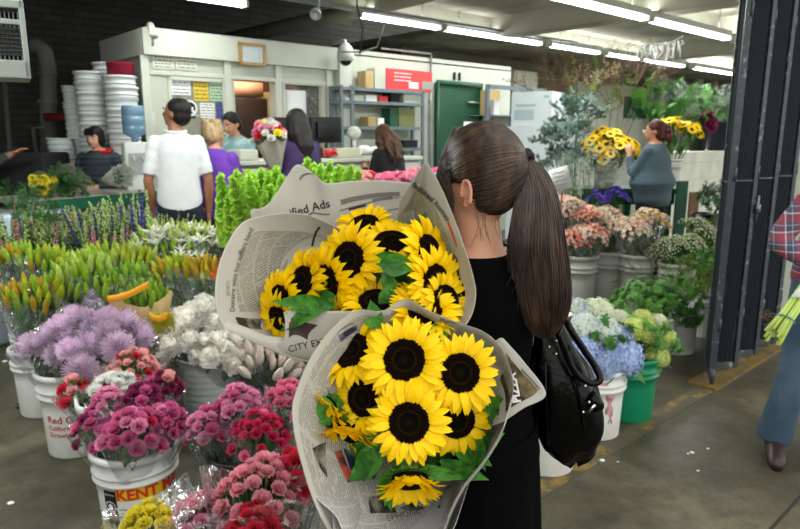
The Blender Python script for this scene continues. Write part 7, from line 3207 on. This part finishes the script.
lily('green tipped lily bunch second from the left edge', cL7, 48, 265, .0, .14, [('bud_green', 3), ('bud_orange', 1), ('bud_yellow', 2)], 30)
# yellow / orange wrap bands
mb = MB()
ms = [((107, 296), (148, 281)), ((149, 312), (168, 312))]
for k, ((x0_, y0_), (x1_, y1_)) in enumerate(ms):
    mb = MB()
    p0_, p1_ = PY(x0_, y0_, cL3.y - .20), PY(x1_, y1_, cL3.y - .18)
    mb.grid(lambda u, v: p0_.lerp(p1_, u) + V((0, -.02 * math.sin(pi * u), -.035 * v - .012 * math.sin(pi * u))), 10, 2)
    part('paper_band', mb, mat('orange_band', '#dd9a18', rough=.6), bpy.data.objects['lily_bunch.005'], solid=.001)
mb = MB()
p0_ = PY(166, 372, c5.y - .20)
mb.grid(lambda u, v: PY(lerp(150, 172, u) + 3 * math.sin(v * 5), lerp(312, 372, v), c5.y - .12 + .05 * math.sin(u * 3.1)), 8, 10)
part('paper_fold', mb, petal_mat('olive_yellow_paper', '#9c9a2c', tl=.3, rough=.5), bpy.data.objects['lily_bunch.005'], solid=.001)
for (x0_, y0_, x1_, y1_, hh) in ((78, 268, 92, 262, .05),):
    mb = MB()
    p0_, p1_ = PY(x0_, y0_, cL5.y - .16), PY(x1_, y1_, cL5.y - .16)
    mb.grid(lambda u, v: p0_.lerp(p1_, u) + V((0, -.01 * math.sin(3 * u), -hh * v)), 4, 3)
    part('paper_tag', mb, mat('yellow_tag', '#e5cf20', rough=.6), bpy.data.objects['lily_bunch.010'], solid=.001)

# ================================================================== spikes: stock, snapdragon, larkspur
cS1 = plain_bucket(25, 275, .40, .15, M_bucket, 'bucket of pink stock at the back left', Y=4.3)
cS2 = plain_bucket(75, 275, .40, .15, M_bucket, 'bucket of pale green snapdragons at the back', Y=4.6)
cS3 = plain_bucket(112, 275, .40, .15, M_bucket, 'bucket of pink and blue spikes behind the yellow lilies', Y=4.3)
cS4 = plain_bucket(150, 270, .40, .15, M_bucket, 'bucket of blue larkspur in front of the man in white', Y=4.55)


def spikes(label, c, px, py, R, kinds, n, size=.34, dy=0):
    return bunch('spike_bunch', label, 'flowers', B_(c, 0, dy * .5), hd(px, py + 8, c, dy), R, kinds, n + 8, size, dome=.2, spread=.35, axis_dir=.5, wrap=False, nleaf=30, gm=M_gleaf, sway=.10, green=.6)


spikes('pink and pale green stock bunch at the left edge under the crate', cS1, 12, 262, .17, [('stock_pink', 1), ('stock_green', 4)], 22)
spikes('stock bunch with tall pink tips in front of the crate', cS1, 42, 254, .16, [('stock_pink', 1), ('stock_green', 3), ('stock_lav', .5)], 22)
spikes('pale green snapdragon bunch in front of the green counter edge', cS2, 70, 252, .19, [('stock_green', 1)], 30)
spikes('green snapdragon bunch mixed with lavender in the back row', cS2, 92, 258, .16, [('stock_green', 4), ('stock_lav', 1)], 26, dy=-.1)
spikes('dusty pink stock bunch right of the snapdragons', cS3, 110, 262, .14, [('stock_coral', 3), ('stock_green', 1)], 18, .26, dy=-.1)
spikes('navy larkspur bunch behind the dusty pink stock', cS3, 104, 252, .13, [('stock_navy', 1), ('stock_green', 2)], 18)
spikes('violet blue larkspur bunch rising left of the man in white', cS4, 130, 243, .15, [('stock_blue', 1), ('stock_green', 2)], 24, .36)
spikes('sparse violet larkspur bunch in front of the dark jeans', cS4, 165, 246, .17, [('stock_blue', 1), ('stock_green', 4)], 24, .28, dy=.1)

# bells of ireland
cI = PY(262, 330, 3.9); cI.z = 0
bucket('white_bucket', (cI.x, cI.y, 0), .16, .45, M_bucket, 'tall bucket under the lime green bells of Ireland', handle=False, seg=28)
for (px, py, dy, R, n, lb) in ((252, 236, -.05, .14, 15, 'bells of Ireland bunch, left part rising beside the violet T-shirt'), (276, 232, .05, .16, 16, 'bells of Ireland bunch, middle part under the counter front'), (322, 222, .12, .13, 12, 'bells of Ireland bunch, right part behind the pointed newspaper')):
    bunch('bells_of_ireland_bunch', lb, 'flowers', B_(cI, (px - 270) * .001, 0), PY(px, py, 3.9 + dy), R, [('bells', 1)], n, .34, dome=.3, spread=.3, axis_dir=.4, wrap=False, nleaf=0, sway=.08)
bunch('lime_flower_bunch', 'yellow green fluffy bunch below the bells of Ireland', 'flowers', B_(cI, -.1, -.1), PY(242, 226, 3.75), .10, [('lime_fluff', 1)], 9, .06, wrap=False, nleaf=10)

# red and pink flowers behind the upper bouquet
cR = PY(385, 300, 4.5); cR.z = 0
mb = MB()
mb.box((cR.x - .1, cR.y, .62), (1.3, .45, .04))
for x in (-.7, .5):
    for y in (-.18, .18):
        mb.box((cR.x + x, cR.y + y, .3), (.05, .05, .6))
tag(part('flower_bench', mb, M_wood, smooth=False), 'wooden bench hidden behind the upper bouquet carrying the red and pink flowers', 'bench')
for i, (px, kd, col_, lb) in enumerate(((348, 'carn_red', 0, 'red carnation bunch on the bench behind the upper bouquet'), (365, 'carn_coral', 0, 'coral carnation bunch on the bench beside the red one'), (392, 'carn_hot', 0, 'pink carnation bunch on the bench in front of the woman in black'), (420, 'carn_lightpink', 0, 'light pink carnation bunch on the bench nearest the green door'), (442, 'carn_hot', 0, 'hot pink carnation bunch half hidden by the pointed paper'))):
    q = PY(px, 173 - (3 if px > 400 else 0), 4.5)
    b_ = V((q.x, 4.5, .66))
    mb = MB()
    bucket('small_bucket', (q.x, 4.5, .642), .10, .24, M_bucket, 'small white bucket on the hidden bench under the %s' % lb.split(' on ')[0].replace(' half hidden by the pointed paper', ''), water=False, handle=False, seg=20, group='small buckets on the hidden bench')
    bunch('carnation_bunch', lb, 'flowers', b_, q + V((0, 0, -.04)), .14, [(kd, 3), ('carn_rose' if px > 380 else 'carn_red', 1)], 26, .034, dome=.3, nleaf=14)

# ================================================================== right side
def RB(px, py, h, r, m, label, **k):
    c = G(px, py, h)
    c.z = 0
    bucket('white_bucket', (c.x, c.y, 0), r, h, m, label, handle=k.pop('handle', False), seg=32, **k)
    return c


M_bk2 = mat('aged_bucket_plastic', '#bfc1ba', rough=.45, var=.08, vscale=8)
a1_ = RB(580, 254, .5, .155, M_bk2, 'tall white bucket of coral alstroemeria next to the ponytail')
a2_ = RB(608, 250, .5, .15, M_bk2, 'tall white bucket, middle of the alstroemeria row')
a3_ = RB(637, 253, .5, .155, M_bk2, 'tall white bucket, right end of the alstroemeria row')


def als(label, c, px, py, dy, R, kinds, n=14, size=.07, **k):
    return bunch('alstroemeria_bunch', label, 'flowers', B_(c, 0, dy * .4, .2), PY(px, py, c.y + dy), R, kinds, n, size, dome=.5, nleaf=40, gm=None, wm=M_cel, **k)


als('coral alstroemeria bunch closest to the ponytail', a1_, 573, 238, -.05, .15, [('alstro_coral', 3), ('alstro_pink', 1)], 12)
als('pale coral alstroemeria bunch at the top of the left bucket', a1_, 585, 215, .12, .15, [('alstro_coral', 2), ('alstro_cream', 1), ('alstro_pink', 1)], 14)
als('bright coral alstroemeria bunch low in the left bucket', a1_, 592, 232, -.1, .13, [('alstro_coral', 2), ('alstro_pink', 1), ('alstro_cream', 1)], 11)
als('pink and cream alstroemeria bunch in the middle bucket', a2_, 612, 222, 0, .16, [('alstro_pink', 2), ('alstro_cream', 3)], 15)
als('cream alstroemeria bunch at the back of the middle bucket', a2_, 602, 214, .15, .14, [('alstro_cream', 3), ('alstro_pink', 1)], 12)
als('pink alstroemeria bunch in the right bucket front', a3_, 632, 228, -.05, .15, [('alstro_pink', 3), ('alstro_cream', 2)], 14)
als('yellow and pink alstroemeria bunch in the right bucket back', a3_, 650, 218, .08, .15, [('alstro_yellow', 2), ('alstro_pink', 2), ('alstro_cream', 1)], 14)
a4_ = RB(678, 262, .45, .155, M_bk2, 'white bucket of cream waxflower right of the alstroemeria')
for i, (px, py, dy, lb) in enumerate(((668, 246, -.05, 'cream waxflower bunch in the left of its bucket'), (690, 243, .05, 'cream waxflower bunch in the middle of its bucket'), (712, 238, .2, 'cream waxflower bunch closest to the gate'), (700, 228, .35, 'cream waxflower bunch highest at the back'))):
    bunch('waxflower_bunch', lb, 'flowers', B_(a4_, .0, dy * .6, .2), PY(px, py, a4_.y + dy), .16, [('wax', 1)], 14, .065, dome=.6, wrap=False, nleaf=20, gm=M_gleaf)
# russet foliage
bunch('russet_foliage_bunch', 'russet brown foliage bunch between the alstroemeria and the green bushes', 'greenery', B_(a3_, .25, -.45, 0.05), PY(650, 278, a3_.y - .45), .17, [('leafy_brown', 1)], 16, .2, wrap=False, nleaf=0)
# green foliage buckets on the floor
g1 = G(651, 362, 0); g2 = G(676, 350, 0); g3 = G(706, 335, 0); g4 = G(716, 300, 0)
for (c, r, h, lb) in ((g1, .135, .34, 'white bucket of bright greenery nearest the camera on the right'), (g2, .135, .36, 'white bucket of bright greenery, middle one'), (g3, .13, .36, 'white bucket of greenery beside the gate')):
    bucket('white_bucket', (c.x, c.y, 0), r, h, M_bucket, lb, handle=False, seg=32)


def green(label, c, px, py, dy, R, kd, n, size, name='greenery_bunch', **k):
    return bunch(name, label, 'greenery', V((c[0], c[1] + dy * .3, .1)), PY(px, py, c[1] + dy), R, [(kd, 1)], n, size, wrap=False, dome=.7, spread=1.2, sway=.3, nleaf=k.pop('nleaf', 0), **k)


green('bright leafy bush at the left over the nearest greenery bucket', g1, 645, 303, -.05, .16, 'leafy_bright', 40, .105)
green('bright leafy bush in the middle over the greenery buckets', g2, 672, 298, -.02, .17, 'leafy_bright', 44, .105)
green('mid green bush low in front of the middle greenery bucket', g1, 668, 316, .0, .13, 'leafy_mid', 20, .12)
green('yellow green feathery bush beside the gate', g3, 706, 296, .0, .17, 'leafy_yellowg', 34, .15)
green('bright green bush above the feathery one beside the gate', g3, 712, 268, .25, .15, 'leafy_bright', 34, .10)
green('mid green bush behind the middle greenery bucket', g2, 690, 280, .25, .15, 'leafy_yellowg', 22, .13)
# hydrangeas
h1 = G(593, 430, 0)
t = bucket('white_bucket', (h1.x, h1.y, 0), .145, .37, M_bucket, 'white bucket with pink stains under the blue hydrangeas', handle=False)
fh = kwall(.145, .37)
th_ = math.atan2(-h1.y, -h1.x)
mb = MB()
for (x, z, w_, hh) in ((.075, .20, .035, .11), (.085, .12, .02, .06), (.03, .31, .05, .02)):
    mb.grid(lambda u, v: wrap_on(h1, fh, th_, z, .0012)(x + (u - .5) * w_ * (1 + .4 * math.sin(v * 9)), (v - .5) * hh), 6, 8)
part('stain', mb, mat('pink_stain', '#c58b93', rough=.6, col2='#7d6a66', c2scale=18, c2lo=.5, c2hi=.6), t)
h2 = G(627, 414, 0)
bucket('green_bucket', (h2.x, h2.y, 0), .145, .36, mat('emerald_plastic', '#0b7d55', rough=.35, var=.05), 'emerald green bucket under the lime hydrangeas', handle=False)
h3 = G(546, 464, 0)
bucket('white_bucket', (h3.x, h3.y, 0), .14, .33, M_bucket, 'white bucket mostly hidden behind the black handbag', handle=False)


def hyd(label, c, px, py, Y, R, kd):
    q = PY(px, py, Y)
    ax = (q - V((c[0], c[1], .1))).normalized()
    t = thing('hydrangea_stem', V((c[0], c[1], .1)), label, 'flowers', 'hydrangeas in the buckets')
    ax2 = (ax + (CAMP - q).normalized() * .35).normalized()
    me = fr.choice(tmpl(kd))
    inst('hydrangea_head', me, t, frame_from(q, ax2, roll=fr.random() * 6, s=R))
    mb = MB()
    b_ = V((c[0], c[1], .1))
    mb.tube([b_, b_.lerp(q, .6), q - ax2 * R * .5], .004, 5)
    part('stem', mb, M_gstem, t)
    mb = MB()
    for k in range(5):
        a = fr.random() * 6.28
        rad = V((math.cos(a), math.sin(a), .1))
        leaf(mb, frame_from(q - ax2 * R * .6 + rad * R * .3, V((0, 0, 1)) + rad * .2, rad), R * 1.2, R * .75, curl=.3, nseg=4)
    part('leaf', mb, petal_mat('hydrangea_leaf', '#3c7a24', tl=.25, rough=.45, var=.2), t)


Yh1, Yh2 = h1.y, h2.y
n_h = 0
for (px, py, dY, R, kd, lb) in ((622, 357, -.06, .082, 'hyd_blue', 'largest blue hydrangea head, lower right over the green bucket'), (600, 362, -.08, .075, 'hyd_blue', 'blue hydrangea head just left of the largest one'),
                                (583, 352, -.06, .075, 'hyd_blue', 'blue hydrangea head touching the handbag'), (578, 368, -.04, .07, 'hyd_blue', 'lowest blue hydrangea head beside the bag handle'),
                                (604, 332, .02, .07, 'hyd_pale', 'pale blue cream hydrangea head above the largest blue'), (583, 328, .03, .07, 'hyd_pale', 'pale hydrangea head near the strap of the bag'),
                                (575, 312, .14, .07, 'hyd_pale', 'pale blue hydrangea head highest at the left'), (597, 312, .16, .07, 'hyd_cream', 'cream hydrangea head at the top of the group'),
                                (618, 338, .02, .06, 'hyd_blue', 'small blue hydrangea head between pale and lime ones')):
    hyd(lb, h1, px, py, Yh1 + dY, R * 1.3, kd)
for (px, py, dY, R, kd, lb) in ((633, 329, .0, .052, 'hyd_lime', 'lime hydrangea head at the left of the lime group'), (648, 333, -.02, .05, 'hyd_lime', 'lime hydrangea head in the middle of the group'),
                                (618, 320, .1, .05, 'hyd_cream', 'cream lime hydrangea head above the blue ones'), (643, 319, .08, .045, 'hyd_lime', 'lime hydrangea head at the top by the bush'),
                                (664, 336, .0, .045, 'hyd_lime', 'lime hydrangea head at the right end'), (657, 355, -.05, .05, 'hyd_lime', 'lime hydrangea head lowest at the right'), (658, 322, .08, .04, 'hyd_cream', 'small cream hydrangea head high at the right')):
    hyd(lb, h2, px, py, Yh2 + dY, R * 1.38, kd)
green('broad green leaves around the lime hydrangeas', h2, 645, 345, .05, .12, 'leafy_bright', 22, .12, name='leaf_bunch')
green('broad green leaves among the blue hydrangeas', h1, 598, 342, .06, .13, 'leafy_mid', 18, .12, name='leaf_bunch')

# irises and pink flowers by the sign
cJ = PY(605, 260, 6.0); cJ.z = 0
bucket('white_bucket', (cJ.x, cJ.y, 0), .15, .6, M_bk2, 'tall bucket of purple irises behind the alstroemeria', handle=False, seg=24)
bunch('iris_bunch', 'purple iris bunch behind the alstroemeria, right part', 'flowers', B_(cJ, 0, 0, .3), PY(616, 197, 6.0), .10, [('iris', 1)], 9, .06, wrap=False, nleaf=40, gm=M_gleaf)
bunch('iris_bunch', 'purple iris bunch behind the alstroemeria, left part', 'flowers', B_(cJ, -.1, 0, .3), PY(598, 199, 6.0), .08, [('iris', 1)], 6, .055, wrap=False, nleaf=30, gm=M_gleaf)
cP = PY(565, 260, 5.7); cP.z = 0
bucket('white_bucket', (cP.x, cP.y, 0), .15, .6, M_bk2, 'tall bucket of pale pink flowers behind the ponytail', handle=False, seg=24)
als('pale pink flower bunch behind the ponytail below the price sheet', cP, 566, 205, 0, .16, [('alstro_pink', 3), ('alstro_cream', 1)], 14)
# price sheet
t = thing('price_sheet', PY(561, 190, 5.5), 'white handwritten price sheet tilted beside the ponytail', 'sign')
s0_, s1_, s2_, s3_ = PY(548, 171, 5.5), PY(567, 165, 5.5), PY(573, 187, 5.5), PY(553, 193, 5.5)
mb = MB()
mb.grid(lambda u, v: s0_.lerp(s1_, u).lerp(s3_.lerp(s2_, u), v), 2, 2)
part('sheet', mb, M_paper, t, solid=.004)
mb = MB()
for k in range(4):
    q0_, q1_ = s0_.lerp(s3_, .2 + .18 * k).lerp(s1_.lerp(s2_, .2 + .18 * k), .15), s0_.lerp(s3_, .2 + .18 * k).lerp(s1_.lerp(s2_, .2 + .18 * k), .8 - .1 * (k % 2))
    o_ = V((0, -.004, 0))
    mb.tube([q0_ + o_, q0_.lerp(q1_, .3) + o_ + V((0, 0, .006)), q0_.lerp(q1_, .6) + o_ - V((0, 0, .004)), q1_ + o_], .003, 4)
part('handwriting', mb, M_newsgrey, t)
mb = MB()
mb.tube([s3_.lerp(s2_, .5) + V((0, .01, 0)), V((s3_.x, 5.55, .0))], .008, 6)
part('stick', mb, M_wood, t)
# eucalyptus mass
cE = PY(572, 250, 6.5); cE.z = 0
bucket('white_bucket', (cE.x, cE.y, 0), .17, .6, M_bk2, 'tall bucket of blue green eucalyptus by the white cartons', handle=False, seg=24)
for (px, py, Y, R, n, s_, kd, lb) in ((564, 165, 6.5, .22, 26, .32, 'leafy_euc', 'eucalyptus bunch low beside the ponytail'), (565, 140, 6.6, .24, 28, .34, 'leafy_euc', 'eucalyptus bunch in the middle by the sunflower bucket'),
                                      (578, 116, 6.9, .22, 24, .34, 'leafy_euc', 'eucalyptus bunch highest under the dry branches')):
    bunch('eucalyptus_bunch', lb, 'greenery', V((cE.x, cE.y, .4)), PY(px, py, Y), R * .68, [(kd, 1)], n, s_ * .62, wrap=False, dome=.6, spread=1.3, sway=.4, nleaf=0)
bunch('silver_foliage_bunch', 'silvery feathery foliage right above the purple irises', 'greenery', V((cE.x + .15, cE.y - .3, .5)), PY(585, 182, 6.1), .2, [('leafy_silver', 1)], 18, .28, wrap=False, spread=1.2, nleaf=0)
# tall dry branches
cD = PY(575, 250, 8.3); cD.z = 0
bucket('white_bucket', (cD.x, cD.y, 0), .2, .8, M_bk2, 'tall bucket of dry branches behind the white cartons', handle=False, seg=24)
for (px, py, R, n, s_, kd, lb) in ((562, 92, .28, 18, .6, 'leafy_brown', 'dry brown branches left, rising behind the cartons'), (625, 84, .36, 24, .5, 'leafy_brown', 'tangled dry brown branches right, under the tube light'), (590, 95, .3, 6, .5, 'leafy_yellowg', 'thin green branches between the dry ones')):
    bunch('branch_bunch', lb, 'branches', V((cD.x + (px - 575) * .006, cD.y, .6)), PY(px, py + 10, 8.3), R, [(kd, 1)], n, s_, wrap=False, spread=1.0, sway=.4, nleaf=0, gm=mat('dry_bark', '#5a4632'))
# sunflower bucket on a green bench
bz = PY(604, 188, 6.9)
mb = MB()
b0_, b1_ = PY(580, 190, 6.9), PY(672, 190, 6.9)
mb.box(((b0_.x + b1_.x) / 2, 7.05, bz.z - .03), (b1_.x - b0_.x, .5, .06))
for x in (b0_.x + .06, b1_.x - .06, (b0_.x + b1_.x) / 2):
    mb.box((x, 6.85, (bz.z - .06) / 2), (.07, .07, bz.z - .06))
    mb.box((x, 7.25, (bz.z - .06) / 2), (.07, .07, bz.z - .06))
mb.box(((b0_.x + b1_.x) / 2, 6.83, bz.z - .10), (b1_.x - b0_.x, .03, .14))
tag(part('display_bench', mb, M_dgreen, smooth=False, bevel=.005), 'dark green bench behind the woman in the sweater carrying the sunflower bucket', 'bench')
q = PY(604, 188, 6.95)
bucket('white_bucket', (q.x, 6.95, bz.z + .002), .12, .25, M_bk2, 'white bucket of small sunflowers on the dark green bench', handle=False, seg=28)
for (px, py, dy, R, n, lb) in ((590, 145, 0, .20, 18, 'small sunflower bunch at the left of the bucket on the bench'), (608, 136, .12, .21, 20, 'small sunflower bunch at the top of the bucket on the bench'), (627, 145, -.02, .18, 15, 'small sunflower bunch at the right of the bucket on the bench'), (607, 152, -.12, .14, 10, 'small sunflower bunch at the front of the bucket on the bench')):
    bunch('small_sunflower_bunch', lb, 'flowers', V((q.x, 6.95, bz.z + .08)), PY(px, py, 6.95 + dy), R, [('sun', 1)], n + 4, .06, wrap=False, dome=.7, spread=1.3, nleaf=30, gm=M_gleaf, sway=.35)
q2_ = PY(668, 188, 7.1)
bucket('white_bucket', (q2_.x, 7.1, bz.z + .002), .12, .30, M_bk2, 'white bucket of sunflowers half hidden by the woman in the sweater', handle=False, seg=28)
for (px, py, dy, R, n, lb) in ((692, 128, 0, .15, 9, 'sunflower bunch right of the auburn haired woman'), (672, 122, .1, .17, 9, 'sunflower bunch behind the auburn haired woman')):
    bunch('small_sunflower_bunch', lb, 'flowers', V((q2_.x, 7.1, bz.z + .1)), PY(px, py, 7.05 + dy), R, [('sun', 1)], n, .07, wrap=False, dome=.6, spread=1.1, nleaf=20, gm=M_gleaf, sway=.3)
# ledge pots and plants
lz = WL[2]


def on_ledge(px, off=.2):
    a, _ = OB(px, 150, WL[1] + off)
    return AB(a, WL[1] + off, lz)


def pot(px, r, h, m, label, off=.2, name='plant_pot'):
    p = on_ledge(px, off)
    t = thing(name, p, label, 'pot')
    mb = MB()
    mb.lathe([(0, 0), (r * .78, 0), (r, h * .9), (r * 1.08, h * .9), (r * 1.08, h), (r * .95, h), (r * .9, h * .6), (0, h * .6)], 24, Matrix.Translation(p + V((0, 0, .001))))
    part('pot_shell', mb, m, t)
    return p


M_pot = mat('slate_pot', '#2e323c', rough=.5)
pA = pot(718, .17, .38, M_pot, 'big slate grey pot on the white ledge next to the gate')
pB = pot(697, .12, .27, mat('black_pot', '#15171a', rough=.5), 'smaller black pot on the white ledge left of the slate one', .3)
pC = pot(735, .10, .2, mat('lilac_pot', '#8d84a8', rough=.5), 'small lilac pot on the ledge behind the gate edge', .3)
M_w = M_bk2
pD = pot(652, .12, .26, M_w, 'white pot on the ledge above the auburn haired woman', .5)


def plant(label, p, px, py, R, kinds, n, s_, h0=.2, dY=0, name='potted_foliage', **k):
    return bunch(name, label, 'greenery', p + V((0, 0, h0)), PY(px, py, p.y + dY), R, kinds, n, s_, wrap=False, spread=.9, sway=.25, nleaf=k.get('nleaf', 20), gm=M_gleaf)


plant('pale leafy plant in the big slate pot', pA, 722, 110, .26, [('leafy_silver', 2), ('leafy_box', 1), ('leafy_bright', .6)], 30, .2)
plant('green leafy plant in the smaller black pot', pB, 697, 108, .2, [('leafy_bright', 1), ('leafy_mid', 2)], 26, .17)
plant('green and white plant above the auburn haired woman', pD, 678, 105, .22, [('leafy_mid', 2), ('leafy_silver', 2)], 28, .17)
plant('pale upright plant left on the ledge', pD, 655, 105, .2, [('leafy_euc', 1), ('leafy_bright', 1)], 20, .22, dY=.2)
plant('magenta and green small plant between the two dark pots', pB, 706, 122, .10, [('carn_wine', 1), ('leafy_bright', 1)], 14, .08, dY=-.1)
# boards and bin by the low wall, boxwood
p_ = PY(681, 232, 6.75); p_.z = 0
zt_ = PY(681, 181, 6.75).z
mb = MB()
mb.box((p_.x - .03, 6.75, zt_ / 2), (.12, .03, zt_))
tag(part('green_board', mb, M_dgreen, smooth=False, bevel=.004), 'dark green board leaning beside the woman in the sweater', 'board')
p_ = PY(691, 232, 6.8)
zt_ = PY(691, 192, 6.8).z
mb = MB()
mb.box((p_.x, 6.8, zt_ / 2), (.10, .04, zt_))
tag(part('wooden_board', mb, M_wood, smooth=False, bevel=.004), 'narrow brown wooden board beside the green one', 'board')
p_ = PY(693, 225, 6.3); zt_ = PY(693, 212, 6.3).z
mb = MB()
mb.lathe([(0, 0), (.11, 0), (.125, zt_), (.115, zt_), (.1, zt_ * .3), (0, zt_ * .3)], 24, Matrix.Translation((p_.x + .06, 6.2, 0)))
tag(part('black_tub', mb, M_black), 'black tub in front of the white low wall', 'tub')
pX = PY(722, 240, 5.9); pX.z = 0
bucket('black_bucket', (pX.x, 5.9, 0), .13, .45, M_black, 'dark bucket of boxwood beside the gate', handle=False, seg=24)
plant('dark green boxwood bunch in front of the white low wall by the gate', V((pX.x, 5.9, .3)), 722, 206, .13, [('leafy_box', 1)], 26, .16, h0=0, name='boxwood_bunch')
bunch('boxwood_bunch', 'bit of greenery visible between gate and plaid shoulder', 'greenery', V((AB(6.2, 2.6).x, AB(6.2, 2.6).y, .7)), PY(793, 203, AB(6.2, 2.6).y), .10, [('leafy_box', 1)], 12, .14, wrap=False, nleaf=0)

# ================================================================== goods on the side counter
def lay_bunch(name, label, cat, back, front, R, kinds, n, s_, wm, **k):
    return bunch(name, label, cat, back, front, R, kinds, n, s_, wm=wm, wopen=1.15, spread=.7, dome=.4, nleaf=k.get('nleaf', 20), gm=k.get('gm'))


M_wrapc = petal_mat('grey_newswrap', '#a5a294', tl=.2, rough=.8, var=.08, vscale=40)
q = on_counter(45, 200)
lay_bunch('yellow_flower_bundle', 'paper wrapped yellow flower bundle lying on the side counter', 'flowers', PY(32, 180, q.y + .45), PY(43, 183, 5.25), .085, [('lime_fluff', 1), ('carn_yellow', 3)], 16, .035, M_wrapc)
lay_bunch('fern_bundle', 'paper wrapped dark green fern bundle lying on the side counter', 'greenery', PY(62, 176, 5.75), PY(68, 184, 5.35), .14, [('leafy_fern', 1)], 34, .09, M_wrapc)
lay_bunch('silver_bundle', 'white wrapped bundle of silver foliage on the counter before the clerk', 'greenery', PY(100, 181, 5.85), PY(123, 176, 5.55), .085, [('leafy_silver', 1)], 30, .06, M_plainpaper)
bunch('fern_heap', 'loose heap of green ferns on the crate at the far left', 'greenery', PY(25, 214, 4.25), PY(28, 207, 4.25), .16, [('leafy_fern', 1)], 40, .12, wrap=False, dome=.25, spread=1.6, sway=.5, nleaf=0)
# mixed bouquet held by the customer in dark purple
q = PY(268, 130, 5.35)
bunch('mixed_bouquet', 'small mixed bouquet in newspaper held by the customer in dark purple', 'bouquet', PY(279, 185, 5.42), q, .13, [('carn_red', 1), ('carn_yellow', 1), ('carn_white', 2), ('carn_lightpink', 1.5), ('iris', .4), ('carn_rose', 1)], 30, .036, wm=M_wrapc, wopen=.95, wl=-.7, nleaf=10)

# stems carried by the man in plaid
t = thing('stem_bundle', P(778, 318, 2.55), 'bundle of cut pale green stems carried by the man in plaid', 'stems')
mb = MB()
qa, qb = P(808, 286, 2.45), P(773, 337, 2.36)
for k in range(16):
    o = V((fr.uniform(-.03, .03), fr.uniform(-.02, .02), fr.uniform(-.025, .025)))
    mb.tube([qa + o * .7, qa.lerp(qb, .6) + o * .75, qb + o * 1.1 + (qb - qa).normalized() * fr.uniform(-.02, .02)], .0062, 7)
part('stems', mb, mat('pale_green_stem', '#a8bd5a', rough=.5, var=.1), t)
mb = MB()
c_ = qa.lerp(qb, .68)
fm = frame_from(c_, (qb - qa))
mb.tube([fm @ V((.036 * math.cos(k * pi / 8), .028 * math.sin(k * pi / 8), 0)) for k in range(17)], .003, 6)
part('rubber_band', mb, mat('blue_band', '#3e7c8c', rough=.5), t)
mb = MB()
for k in range(40):
    p0_ = P(fr.uniform(765, 785), fr.uniform(312, 325), 2.42)
    mb.tube([p0_, p0_ + V((fr.uniform(-.04, .0), fr.uniform(-.02, .02), fr.uniform(-.02, .03)))], .0012, 3)
part('dry_roots', mb, mat('dry_root', '#6d5548', rough=.9), t)
M_note = mb = MB()
s_ = [P(791, 296, 2.40), P(812, 276, 2.40), P(815, 300, 2.40), P(797, 298, 2.41)]
mb.add([*s_], [(0, 1, 2, 3)])
part('paper_slip', mb, M_paper, t, solid=.002)
# ------------------------------------------------------------------ light
wd = bpy.data.worlds.new('world')
SC.world = wd
wd.use_nodes = True
bg = wd.node_tree.nodes['Background']
bg.inputs[0].default_value = (1, 1, .95, 1)
bg.inputs[1].default_value = 2.1


def area(name, loc, rot, sx, sy, power, col=(1, 1, 1)):
    l = bpy.data.lights.new(name, 'AREA')
    l.shape = 'RECTANGLE'
    l.size, l.size_y = sx, sy
    l.energy = power
    l.color = col
    o = bpy.data.objects.new(name, l)
    COL.objects.link(o)
    o.location = loc
    o.rotation_euler = rot
    return o


def tube_light(a0, a1, b, z, power):
    c = AB((a0 + a1) / 2, b, z - .02)
    area('tube_glow_up', AB((a0 + a1) / 2, b, z + .13), (pi, 0, UANG), abs(a1 - a0), .12, power * .22, (.95, 1.0, .96))
    return area('tube_glow', c, (0, 0, UANG), abs(a1 - a0), .12, power, (.95, 1.0, .96))


# the fluorescent rows
tube_light(ee[0], ee[1], bB, zB, 30)
tube_light(ee[2], ee[4], bB, zB, 32)
tube_light(ee[4], ee[7], bB, zB, 75)
tube_light(ea[0], ea[2], bA, zA, 90)
tube_light(ea[3], ea[3] + 1.4, bA, zA, 45)
tube_light(ea[3] + 1.8, ea[3] + 4.2, bA, zA, 80)  # light of the added fixture behind the gate
tube_light(ee[7] + .4, ee[7] + 2.8, bB, zB, 60)  # light of the added fixture past the columns
for i in range(3):
    tube_light(ea[0] - 2.9 - 2.6 * i, ea[0] - .5 - 2.6 * i, bA, zA, 60)
o_l = area('office_fill', AB((o2[0] + o2[1]) / 2 + .2, 7.4, 2.5), (0, 0, UANG), 1.2, .3, 22, (1, .85, .7))  # added fill light, lifts the dark orange room inside the office
SC.view_settings.view_transform = 'Standard'
SC.view_settings.look = 'None'
SC.view_settings.exposure = 0.1
SC.view_settings.gamma = 1
SC.view_settings.use_curve_mapping = False
SC.cycles.use_denoising = True
SC.cycles.max_bounces = 8
SC.cycles.transparent_max_bounces = 24
SC.cycles.sample_clamp_indirect = 4
